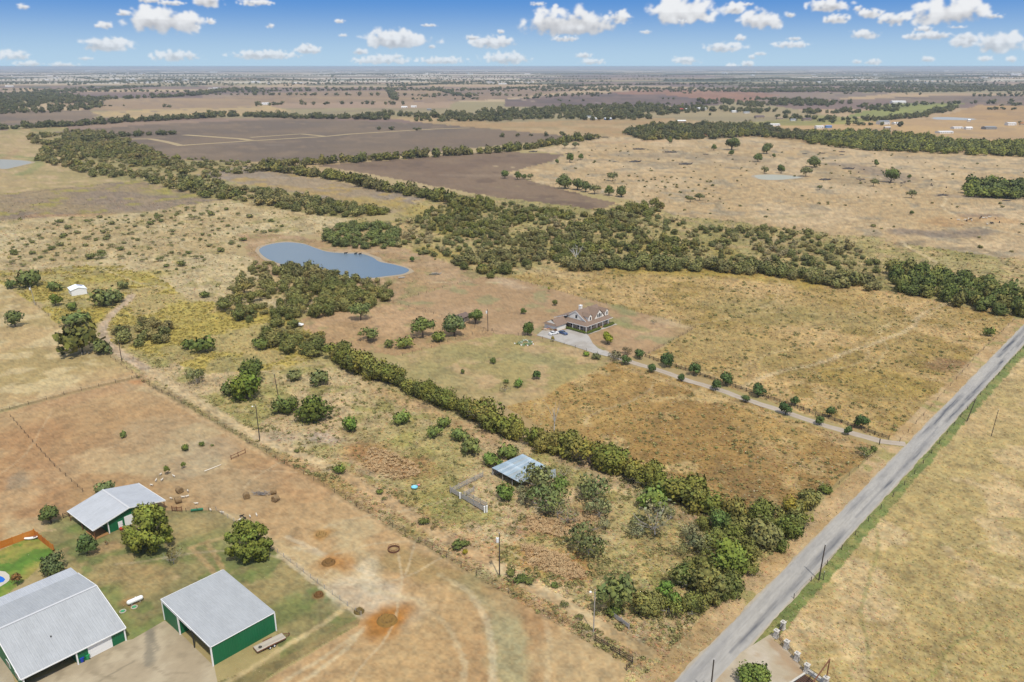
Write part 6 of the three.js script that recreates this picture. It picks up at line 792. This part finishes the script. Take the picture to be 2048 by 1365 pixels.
wireFence('wire fence with dark posts between the dirt track and the bare paddock', '275,757 503,889 803,1065 1003,1179 1190,1280', 5.2, 1.35, woodDark); wireFence('wire fence between the left pasture and the reddish paddock', '-60,833 0,824 150,784 273,756', 6, 1.3, woodDark); wireFence('thin wire fence running through the reddish paddock', '20,834 60,880 110,935 165,984', 4.6, 1.2, woodDark); wireFence('wire fence along the track side of the left pasture', '66,606 130,660 200,702 272,752', 6, 1.3, woodDark);
wireFence('pale mesh fence along the edge of the farm lawn', '432,1022 472,1048 560,1110 640,1172 722,1233', 3, 1.3, woodGrey, { wires: [0.3, 0.6, 0.9, 1.2], wireM: paleBark }); wireFence('wire fence between barn and lawn corner', '328,1024 380,1024 432,1021', 3, 1.2, woodDark); wireFence('wire fence on the right side of the road', '1588,1198 1640,1146 1740,1040 1822,958 1940,813 2048,697', 9, 1.35, steelDark, { r: 0.09 }); wireFence('fence at the back of the farmhouse yard', '786,605 965,554 1030,560', 6, 1.2, woodDark); wireFence('dark fence between farmhouse yard and olive field', '1030,560 1200,605 1392,656 1292,711', 4.5, 1.25, steelDark, { wires: [0.35, 0.7, 1.05] }); wireFence('fence between the tan yard and the green paddock', '786,606 880,632 975,664 1075,676 1195,708', 6, 1.2, woodDark); wireFence('fence line below the brown roofed shed', '805,712 870,694 930,672 985,662', 5, 1.2, woodDark); wireFence('wire fence along the left verge of the road', '1800,884 1880,796 1960,707 2030,640', 9, 1.25, woodDark); wireFence('wire fence below the brown grass field beside the road', '1752,906 1700,952 1660,985', 7, 1.25, woodDark); wireFence('fence along the left of the far meadow', '-20,392 150,378 270,360', 14, 1.3, woodDark);

// ------------------------------------------------------------------ animals: one smooth body each, shaped on a grid
function animal(kind) {
  const cow = kind === 'cow', J = [], k = cow ? 1 : 0.5;
  const cap = (a, b, ra, rb) => J.push([new THREE.Vector3(...a), new THREE.Vector3(...b), ra, rb]);
  // length along x, head towards +x; in units of a cow
  cap([-0.75, 1.02, 0], [0.1, 0.98, 0], 0.34, 0.36); cap([0.1, 0.98, 0], [0.7, 1.04, 0], 0.37, 0.32); cap([0.7, 1.12, 0], [1.15, cow ? 1.2 : 1.45, 0], 0.22, 0.14); cap([1.12, cow ? 1.24 : 1.5, 0], [1.5, cow ? 1.02 : 1.34, 0], 0.15, 0.09);
  for (const s of [-1, 1]) { cap([0.62, 0.8, s * 0.2], [0.6, 0.42, s * 0.2], 0.13, 0.075); cap([0.6, 0.42, s * 0.2], [0.62, 0.03, s * 0.2], 0.07, 0.06); cap([-0.72, 0.88, s * 0.2], [-0.62, 0.55, s * 0.21], 0.19, 0.1); cap([-0.62, 0.55, s * 0.21], [-0.8, 0.36, s * 0.2], 0.09, 0.07); cap([-0.8, 0.36, s * 0.2], [-0.74, 0.03, s * 0.2], 0.065, 0.06); cap([1.1, cow ? 1.32 : 1.58, s * 0.1], [1.04, cow ? 1.32 : 1.5, s * 0.3], 0.05, 0.03); }
  cap([-1.05, 1.2, 0], [-1.16, cow ? 0.6 : 1.3, 0], 0.05, 0.03);
  const n = 56, mc = new MarchingCubes(n, new THREE.MeshBasicMaterial(), false, false, 60000), S = 1.75, v = new THREE.Vector3(), ab = new THREE.Vector3();
  for (let z = 0; z < n; z++) for (let y = 0; y < n; y++) for (let x = 0; x < n; x++) {
    v.set((x / n * 2 - 1) * S, (y / n * 2 - 1) * S + 0.8, (z / n * 2 - 1) * S); let acc = 0;
    for (const [a, b, ra, rb] of J) { ab.subVectors(b, a); const t = clamp(v.clone().sub(a).dot(ab) / ab.lengthSq()), d = v.distanceTo(a.clone().addScaledVector(ab, t)) - mix(ra, rb, t); acc += Math.exp(-d * 22); }
    mc.field[x + y * n + z * n * n] = Math.log(acc + 1e-30) / 22;
  }
  mc.isolation = 0; mc.update();
  const g = new THREE.BufferGeometry(); g.setAttribute('position', new THREE.BufferAttribute(mc.positionArray.slice(0, mc.count * 3), 3)); g.setAttribute('normal', new THREE.BufferAttribute(mc.normalArray.slice(0, mc.count * 3), 3));
  g.scale(S, S, S).translate(0, 0.8, 0).scale(k, k, k); return g;
}
{
  const goatG = animal('goat'), cowG = animal('cow'), fur = { white: std([0.62, 0.57, 0.49]), tan: std([0.45, 0.3, 0.18]), black: std([0.018, 0.016, 0.016]), brown: std([0.16, 0.07, 0.035]) };
  const beast = (name, cat, g, m, px, py, turn, label, group, headM, k) => { const t = thing(name, label, cat, ...G(px, py), turn, group); mesh('body', g, fur[m], t); for (const s of [-1, 1]) mesh('horn', bar([1.08 * k, (cat === 'cow' ? 1.34 : 1.6) * k, s * 0.07 * k], [0.98 * k, (cat === 'cow' ? 1.5 : 1.85) * k, s * 0.16 * k], 0.03 * k, 0.01 * k, 5), fur.tan, t); if (headM) mesh('head_patch', new THREE.SphereGeometry(0.17 * k, 12, 9).scale(1.5, 0.95, 1.05).translate(1.28 * k, (cat === 'cow' ? 1.15 : 1.43) * k, 0), fur[headM], t); mesh('hoof', merge([[0.62, 0.2], [0.62, -0.2], [-0.74, 0.2], [-0.74, -0.2]].map(([x, z]) => box(0.15 * k, 0.08 * k, 0.13 * k, x * k, 0.04 * k, z * k))), fur.brown, t); };
  const r = rng(41);
  for (const [x, y, m, l, h] of [[375.6, 985, 'white', 'white goat with dark head right of the farther bale', 'brown'], [366, 997, 'white', 'white goat between the two hay bales'], [374.4, 995.5, 'white', 'white goat right of the two hay bales'], [392.5, 1010, 'white', 'white goat standing above the green trough'], [421, 1023, 'white', 'white goat beside the lawn fence corner'], [444, 1028, 'white', 'tan headed goat right of the lawn fence corner', 'tan'], [342, 1000, 'white', 'brown headed goat left of the near bale', 'brown'], [489, 1039, 'black', 'black and white goat above the large tree', 'white'], [483, 1035, 'black', 'black goat left of the black and white one'], [479, 1043, 'white', 'white goat left edge of the group above the tree'], [500, 1036, 'white', 'white goat right of the black and white one'], [513, 1033, 'white', 'dark headed white goat highest right of the tree', 'black'], [514.7, 1053, 'white', 'white goat just right of the large tree top'], [303, 973, 'white', 'white goat at the back corner of the barn', 'brown'], [347.5, 955, 'white', 'white goat right of the slender saplings'], [323.7, 962.5, 'white', 'white goat below the slender sapling'], [311.8, 963.5, 'white', 'white goat left below the slender sapling'], [321, 951.5, 'white', 'white goat at the foot of the slender sapling', 'tan'], [163.5, 709, 'white', 'white goat resting in the shade under the large olive tree'], [170, 708, 'white', 'second white goat resting under the large olive tree'], [177, 708, 'white', 'white goat at the right edge of the olive tree shade']]) beast('goat', 'goat', goatG, m, x, y, r() * 6.28, l, 'goats of the paddock', h, 0.5);
  each('869,444 903,456 945,445 998,446 1001,465 1077,456 1083,461 1166,461 1163,480 1188,454 1382,466 1384,478 895,362 1105,349 1490,492 858,381', (a, b, i) => beast('cow', 'cow', cowG, 'black', 1480 + a / 3.606, 240 + b / 3.606, r() * 6.28, 'black cow grazing ' + (a < 1050 && b > 400 ? 'left of the round bush right of the small pond' : b < 400 ? 'higher up on the grey slope' : a < 1200 ? 'below the round bush right of the small pond' : 'apart to the right near the tree clump'), 'black cattle beside the small pond', null, 1));
  [['white', 1575, 727], ['white', 1625, 727], ['white', 1672, 732], ['black', 1740, 706], ['black', 1732, 716], ['white', 1757, 714], ['white', 1778, 714], ['white', 1800, 707], ['tan', 1845, 717], ['black', 1636, 734], ['black', 1664, 722], ['white', 1784, 758], ['black', 1813, 749], ['black', 1820, 752], ['black', 1873, 744], ['tan', 1606, 762], ['white', 1648, 720]].forEach(([m, a, b], i) => beast('cow', 'cow', cowG, m, 1480 + a / 3.606, 240 + b / 3.606, r() * 6.28, m + ' cow of the mixed herd on the bare patch at the right, ' + (a < 1700 ? 'left cluster' : a < 1810 ? 'middle cluster' : 'right end'), 'mixed herd on the bare patch', null, 1));
  for (const [x, y, l] of [[691.5, 509, 'black cow standing at the pond edge, leftmost of three'], [711.5, 509.5, 'black cow standing at the pond edge, middle of three'], [720, 510.5, 'black cow standing at the pond edge, rightmost of three']]) beast('cow', 'cow', cowG, 'black', x, y, r(), l, 'black cattle at the blue pond', null, 1);
}
// heaps of dark cut brush in the cattle pasture
{
  const r = rng(61); const geos = [1, 2].map((s) => { const q = rng(s), L = []; for (let k = 0; k < 46; k++) { const x = (q() - 0.5) * 8, z = (q() - 0.5) * 3.4, a = q() * 6.28, l = 1 + q() * 1.8; L.push(bar([x, 0.1 + q() * 0.6, z], [x + Math.cos(a) * l, 0.3 + q() * 1.1, z + Math.sin(a) * l], 0.16, 0.05, 4)); } const m = new THREE.IcosahedronGeometry(1, 2), p = m.attributes.position; for (let i = 0; i < p.count; i++) { const n = 0.8 + 0.5 * vn(p.getX(i) * 3 + s * 9, p.getZ(i) * 3); p.setXYZ(i, p.getX(i) * 4.2 * n, Math.max(-0.1, p.getY(i) * 0.85 * n), p.getZ(i) * 2 * n); } m.computeVertexNormals(); return [merge(L), m]; });
  each('1650,360,22 1610,308,9 1684,310,10 1645,307,12 1697,338,20 1722,359,14 1270,324,22 1342,305,20 1371,329,24 1278,299,20 1066,304,16 1138,308,12 1886,391,20 2014,402,14 1684,304,12 1412,309,10 1229,324,8 1210,275,12', (x, y, w, i) => { const p = G(x, y), k = w / 8.4 * pixelOf(p[0], 0, p[1])[2] / FOCAL, t = thing('brush_heap', 'dark heap of cut brush ' + (x < 1200 ? 'at the left end of the cattle pasture' : x < 1450 ? 'on the middle of the cattle pasture' : x < 1800 ? 'near the small pale pond' : 'at the far right of the cattle pasture'), 'brush heap', ...p, r() * 0.6 - 0.3, 'dark brush heaps of the cattle pasture'); mesh('branches', geos[i % 2][0], std([0.06, 0.055, 0.055]), t); mesh('heap', geos[i % 2][1], std([0.075, 0.068, 0.066]), t); t.scale.setScalar(k); });
  const t = thing('brush_heap', 'dark brush heap with dead limbs on the tan ground right of the pond', 'brush heap', ...G(870, 549)); mesh('branches', geos[0][0], woodGrey, t); mesh('heap', geos[0][1], std([0.09, 0.08, 0.05]), t); t.scale.setScalar(0.75);
  const d = thing('dead_tree', 'bare white dead tree rising from the middle wood', 'dead tree', ...G(1152, 527)); mesh('trunk', limbs(333, 1, 7, 0.035, 0.45, 3).scale(9, 9, 9), std([0.55, 0.53, 0.5]), d); mesh('snag', bar([0, 5, 0], [0.6, 11, 0], 0.14, 0.03), std([0.55, 0.53, 0.5]), d);
  const e = thing('dead_tree', 'bare grey snag sticking out of the long hedge', 'dead tree', ...G(1108, 862)); mesh('trunk', limbs(335, 1, 5, 0.03, 0.35, 3).scale(7, 8, 7), std([0.5, 0.48, 0.44]), e); mesh('snag', bar([0, 4, 0], [0.3, 10.5, 0.2], 0.13, 0.03), std([0.5, 0.48, 0.44]), e);
}
// ------------------------------------------------------------------ far houses, barns and sheds
{
  const W = { w: std([0.72, 0.71, 0.69]), t: std(alb('#cbb698')), g: std(alb('#a9a9a8')), r: std([0.35, 0.05, 0.04]), b: std([0.12, 0.25, 0.5]), m: std(alb('#9d7f6c')) }, Rf = { w: std([0.74, 0.75, 0.76], { roughness: 0.5 }), g: std(alb('#9ea3a8'), { roughness: 0.6 }), d: std(alb('#7a6a68')), o: std(alb('#c98a55')), r: std([0.4, 0.06, 0.05]), b: std([0.1, 0.22, 0.5]), m: std([0.13, 0.05, 0.05]), t: std(alb('#b39c84')) };
  const far = (px, py, wpx, wall, roof, label, o = {}) => { const p = G(px, py), pm = FOCAL / pixelOf(p[0], 0, p[1])[2], w = wpx / pm; return gableHouse(o.name || 'far_house', label, o.cat || 'house', p[0], p[1] - (o.d || w * 0.55) / 2, o.turn ?? 0.15, w, o.d || Math.min(14, w * 0.6), o.h || 3.2, o.rise ?? 1.6, W[wall], Rf[roof], { windows: o.win ?? 3, group: o.group }); };
  far(1406, 275, 17, 't', 'o', 'orange roofed open house on the hilltop', { h: 3, rise: 2.2 }); far(1335, 271, 12, 'm', 'm', 'dark red barn at the hilltop wood', { h: 4, name: 'far_barn', cat: 'barn' }); far(1640, 257, 16, 'w', 'w', 'white shed left of the blue shed on the far farmyard', { name: 'far_shed', cat: 'shed', h: 4, rise: 1 }); far(1658, 256, 12, 'b', 'b', 'blue shed on the far farmyard', { name: 'far_shed', cat: 'shed', h: 3.5, rise: 1 });
  far(1769, 249, 22, 'w', 'g', 'pale house with many windows behind the far trees', { h: 5.5, rise: 2.5, win: 6 }); far(1797, 249, 18, 'w', 'w', 'white shed right of the pale many windowed house', { name: 'far_shed', cat: 'shed', rise: 1 }); far(1776, 258, 12, 't', 'w', 'small white roofed shed below the pale many windowed house', { name: 'far_shed', cat: 'shed', rise: 0.8 }); far(1775, 265, 13, 'g', 'w', 'lower white roofed shed at the yellow green wood', { name: 'far_shed', cat: 'shed', rise: 0.8 }); far(1893, 267, 30, 'w', 'w', 'long white mobile home at the far right', { h: 3, rise: 0.8, win: 6, name: 'mobile_home' }); far(1917, 258, 20, 'w', 'w', 'white mobile home behind the long white one', { h: 3, rise: 0.8, name: 'mobile_home' }); far(1939, 259, 14, 'w', 'w', 'small white house right of the mobile homes', {}); far(1982, 259, 24, 'g', 'g', 'grey building between the two tall far trees', { h: 4 }); far(2024, 251, 18, 'w', 'w', 'white shed near the right picture edge', { h: 5, rise: 0.8, name: 'far_shed', cat: 'shed' }); far(2045, 250, 8, 't', 'o', 'small orange roofed house at the right picture edge', {}); far(1939, 243, 6, 'w', 'w', 'tiny white hut beside the far right pond', { name: 'far_shed', cat: 'hut' });
  far(1800, 207, 30, 'w', 'w', 'long white building at the edge of the far wood', { h: 6, win: 8, rise: 2 }); far(1520, 237, 18, 't', 'd', 'dark roofed house left of the far wood gap', { h: 3.6, rise: 3 }); far(1615, 242, 18, 't', 'd', 'dark roofed house by the green meadow', { h: 3.6, rise: 3 }); far(1560, 239, 12, 't', 't', 'tan house between the two dark roofed houses', {}); far(1587, 242, 10, 'w', 'g', 'grey roofed house by the far hedge', {}); far(1550, 252, 20, 'w', 'w', 'long white shed among far trees left of the farmyard', { name: 'far_shed', cat: 'shed', rise: 1 });
  far(1359, 222, 15, 'r', 'r', 'red barn on the far tan field', { h: 5, name: 'far_barn', cat: 'barn' }); far(1369, 220, 10, 'w', 'w', 'white shed right of the red barn', { name: 'far_shed', cat: 'shed', rise: 1 }); far(1404, 221, 17, 'w', 'w', 'large white barn right of the red barn', { h: 6, name: 'far_barn', cat: 'barn' }); far(1470, 225, 12, 'w', 'w', 'white house at the end of the far tan field', {}); far(1494, 227, 11, 'w', 'g', 'grey roofed house right of the far tan field', {}); far(1188, 240, 12, 'w', 'w', 'white house left in the far homestead wood', {}); far(1216, 240, 14, 'b', 'w', 'bluish shed in the far homestead wood', { name: 'far_shed', cat: 'shed' }); far(1178, 236, 10, 'w', 'g', 'small grey roofed house in the far homestead wood', {}); far(1146, 233, 8, 't', 'w', 'tiny pale house at the left of the homestead wood', {}); far(1363, 245, 18, 't', 'w', 'low tan house above the hilltop wood', {}); far(1252, 236, 8, 't', 't', 'small tan cabin under the far trees', {});
  far(530, 210, 14, 'w', 'w', 'white farmhouse among dark trees in the left distance', { h: 5 }); far(432, 178, 14, 'w', 'w', 'white house on the purple field in the left distance', { h: 5 }); far(420, 178, 8, 't', 'w', 'small shed left of the white house on the purple field', { name: 'far_shed', cat: 'shed' }); far(16, 174, 15, 'w', 'w', 'white barn at the left picture edge', { h: 6, name: 'far_barn', cat: 'barn' }); far(91, 160, 11, 'w', 'w', 'white house left in the far fields', { h: 6 }); far(808, 216, 12, 'w', 'w', 'white house left of a pair behind the far creek', {}); far(827, 215, 11, 'w', 'w', 'white house right of a pair behind the far creek', {}); far(858, 221, 9, 'g', 'g', 'grey shed behind the far creek', { name: 'far_shed', cat: 'shed' }); far(787, 210, 8, 't', 'd', 'dark roofed cottage under far trees', {}); far(637, 168, 7, 'w', 'w', 'white speck of a house at the end of a far field', { h: 6 });
  const r = rng(90), protos = [far(1005, 169, 16, 'w', 'w', 'white buildings scattered over the far plain', { h: 7, group: 'white buildings of the far plain' })];
  for (const [k, rf] of [['t', 'w'], ['w', 'g'], ['w', 'd']]) protos.push(far(982 + r() * 20, 165, 9, k, rf, 'white buildings scattered over the far plain', { h: 6, group: 'white buildings of the far plain' }));
  const spread = (n, x0, x1, y0, y1, where) => { for (let k = 0; k < n; k++) { const p = G(x0 + r() * (x1 - x0), y0 + r() * (y1 - y0)), d = -p[1]; copyOf(protos[Math.floor(r() * 4)], ...p, r() * 3, 'small white building ' + where, clamp(d / 6000, 0.7, 2.2) * (0.6 + r() * 0.7)); } };
  protos.forEach((q) => { q.userData.label = 'small white building beside the far belt in the middle of the plain'; }); spread(26, 178, 410, 160, 167, 'in the strip of houses at the left of the plain'); spread(10, 0, 120, 146, 158, 'near the left end of the horizon'); spread(14, 150, 520, 142, 150, 'under the left part of the horizon'); spread(26, 620, 1060, 140, 150, 'under the middle of the horizon'); spread(24, 1300, 2040, 141, 152, 'under the right part of the horizon'); spread(18, 1420, 2040, 152, 166, 'among far trees at the right'); spread(8, 960, 1100, 162, 168, 'beside the far belt in the middle of the plain'); spread(6, 500, 640, 164, 168, 'on the pale field left of the middle of the plain');
}
// ------------------------------------------------------------------ grass, weeds and flowers
{
  const r = rng(123), N = 300000, lists = {}, tuft = (seed, n, w, hgt, out) => { const q = rng(seed), P = [], Nn = [], C = []; for (let k = 0; k < n; k++) { const a = q() * 6.28, b = a + 1.6, d = q() * 0.25, l = (0.4 + q() * 0.6) * out, h = hgt * (0.5 + q() * 0.6), x = Math.cos(a) * d, z = Math.sin(a) * d, t = 0.8 + q() * 0.45; P.push(x - Math.cos(b) * w, 0, z - Math.sin(b) * w, x + Math.cos(b) * w, 0, z + Math.sin(b) * w, x + Math.cos(a) * l, h, z + Math.sin(a) * l); for (let i = 0; i < 3; i++) { Nn.push(Math.cos(a) * 0.3, 0.95, Math.sin(a) * 0.3); C.push(t, t, t); } } const g = new THREE.BufferGeometry(); g.setAttribute('position', new THREE.Float32BufferAttribute(P, 3)); g.setAttribute('normal', new THREE.Float32BufferAttribute(Nn, 3)); g.setAttribute('color', new THREE.Float32BufferAttribute(C, 3)); return g; };
  const shapes = { grass: [tuft(1, 9, 0.17, 0.42, 0.7), tuft(2, 11, 0.15, 0.5, 0.62)], weeds: [crownGeo(71, { lobes: 5, leaves: 44, size: 0.24, lobeR: 0.42, flat: 0.6, low: 0, core: false }), crownGeo(72, { lobes: 4, leaves: 36, size: 0.26, lobeR: 0.45, flat: 0.6, low: 0, core: false })] };
  const padP = pts('264,1280 329,1242 361,1268 428,1334 436,1372 420,1480 0,1480 0,1400 45,1368 153,1326 245,1283'), apronP = pts('1560,1262 1540,1270 1482,1306 1430,1364 1400,1410 1470,1480 1640,1420 1616,1366 1604,1334 1575,1300 1548,1282'), driveP = pts('1812,889 1763,883 1698,865 1650,851.5 1589,831 1548,817.5 1480,795 1450,784 1375,761 1327,744 1266,725.5 1222,711');
  const trackP = pts(TRACK);
  const dens = { ground: 0.4,  scrubland: 0.7, field: 0.62, pasture: 0.5, yard: 0.22, lawn: 0.12, paddock: 0.05, grass_strip: 0.5, verge: 0.4, bank: 0.3 };
  const oliv = alb('#b0a468'), dgreen = alb('#96985a'), yel = alb('#d2c063'), rusty = alb('#deb583'), straw = alb('#e2cfa0');
  const weedy = pts('740,895 790,905 835,930 840,950 790,960 720,930').concat(), weedy2 = pts('1040,1085 1130,1110 1180,1150 1140,1160 1060,1130'), weedy3 = pts('1055,1030 1130,1040 1200,1020 1190,1060 1120,1075 1060,1060');
  for (let k = 0; k < N; k++) {
    const px = -120 + r() * 2290, py = 395 + Math.pow(r(), 0.85) * 1030, [x, z] = G(px, py), q = landGrid.at(x, z), Z = q.Z, d = Math.hypot(x, z), s = roadSide(x, z);
    if (Math.abs(s) < 3.7 || inside(padP, x, z) || inside(apronP, x, z) || (px > 1100 && py < 1000 && segDist(driveP, x, z) < 2.2) || (px < 1320 && py > 580 && segDist(trackP, x, z) < 1.7) || PONDS.some((P) => inside(P, x, z))) continue;
    if (r() > (Z === MEADOW ? 0.3 : dens[Z.n] ?? 0) * (d > 700 ? 0.5 : 1)) continue;
    const wd = inside(weedy, x, z) || inside(weedy2, x, z) || inside(weedy3, x, z), patch = fbm(x / 9 + 300, z / 9, 3), rough = Z.lump >= 0.2;
    let kind = 'grass', c = [q.r, q.g, q.b].map((v) => v * (1.0 + r() * 0.55)), size = (0.45 + r() * 0.5) * (Z.lump < 0.12 ? 0.35 : Z.lump < 0.16 ? 0.62 : 0.85) * Math.max(1, d / 330), u = r();
    if (wd) { c = tint(rusty, straw, r() * 0.5); size = 0.9 + r() * 0.6; }
    else if (rough && patch > 0.6 && u < 0.13) { kind = 'weeds'; c = tint(oliv, dgreen, r()); size *= 0.95 + r() * 0.5; }
    else if (rough && u < 0.025) { kind = 'weeds'; c = tint(dgreen, oliv, r()); size *= 1.1; }
    else if (u > 0.93) c = straw.map((v) => v * (0.8 + r() * 0.3));
    if (Z.c && Z.l.includes('yellow') && fbm(x / 13 + 50, z / 13 + 20, 4) > 0.5 && r() < 0.4) { kind = 'weeds'; c = tint(yel, oliv, r() * 0.5); }
    const key = kind + (k & 1); (lists[key] ??= []).push([x, q.h, z, size, c]);
  }
  const m4 = new THREE.Matrix4(), qq = new THREE.Quaternion(), Y = new THREE.Vector3(0, 1, 0), col = new THREE.Color();
  for (const key of Object.keys(lists)) {
    const L = lists[key], kind = key.slice(0, -1), im = new THREE.InstancedMesh(shapes[kind][+key.slice(-1)], white, L.length); im.name = numbered(kind); im.castShadow = im.receiveShadow = true;
    L.forEach(([x, y, z, s, c], i) => { m4.compose(new THREE.Vector3(x, y + (kind === 'weeds' ? s * 0.12 : -0.05), z), qq.setFromAxisAngle(Y, r() * 6.28), new THREE.Vector3(s, s * (0.7 + r() * 0.5), s)); im.setMatrixAt(i, m4); im.setColorAt(i, col.setRGB(...c)); });
    tag(im, kind === 'grass' ? 'dry grass tufts over the fields' : 'low weeds and yellow flowers over the rough ground', null, null, 'stuff'); scene.add(im);
  }
}

renderer.render(scene, camera);
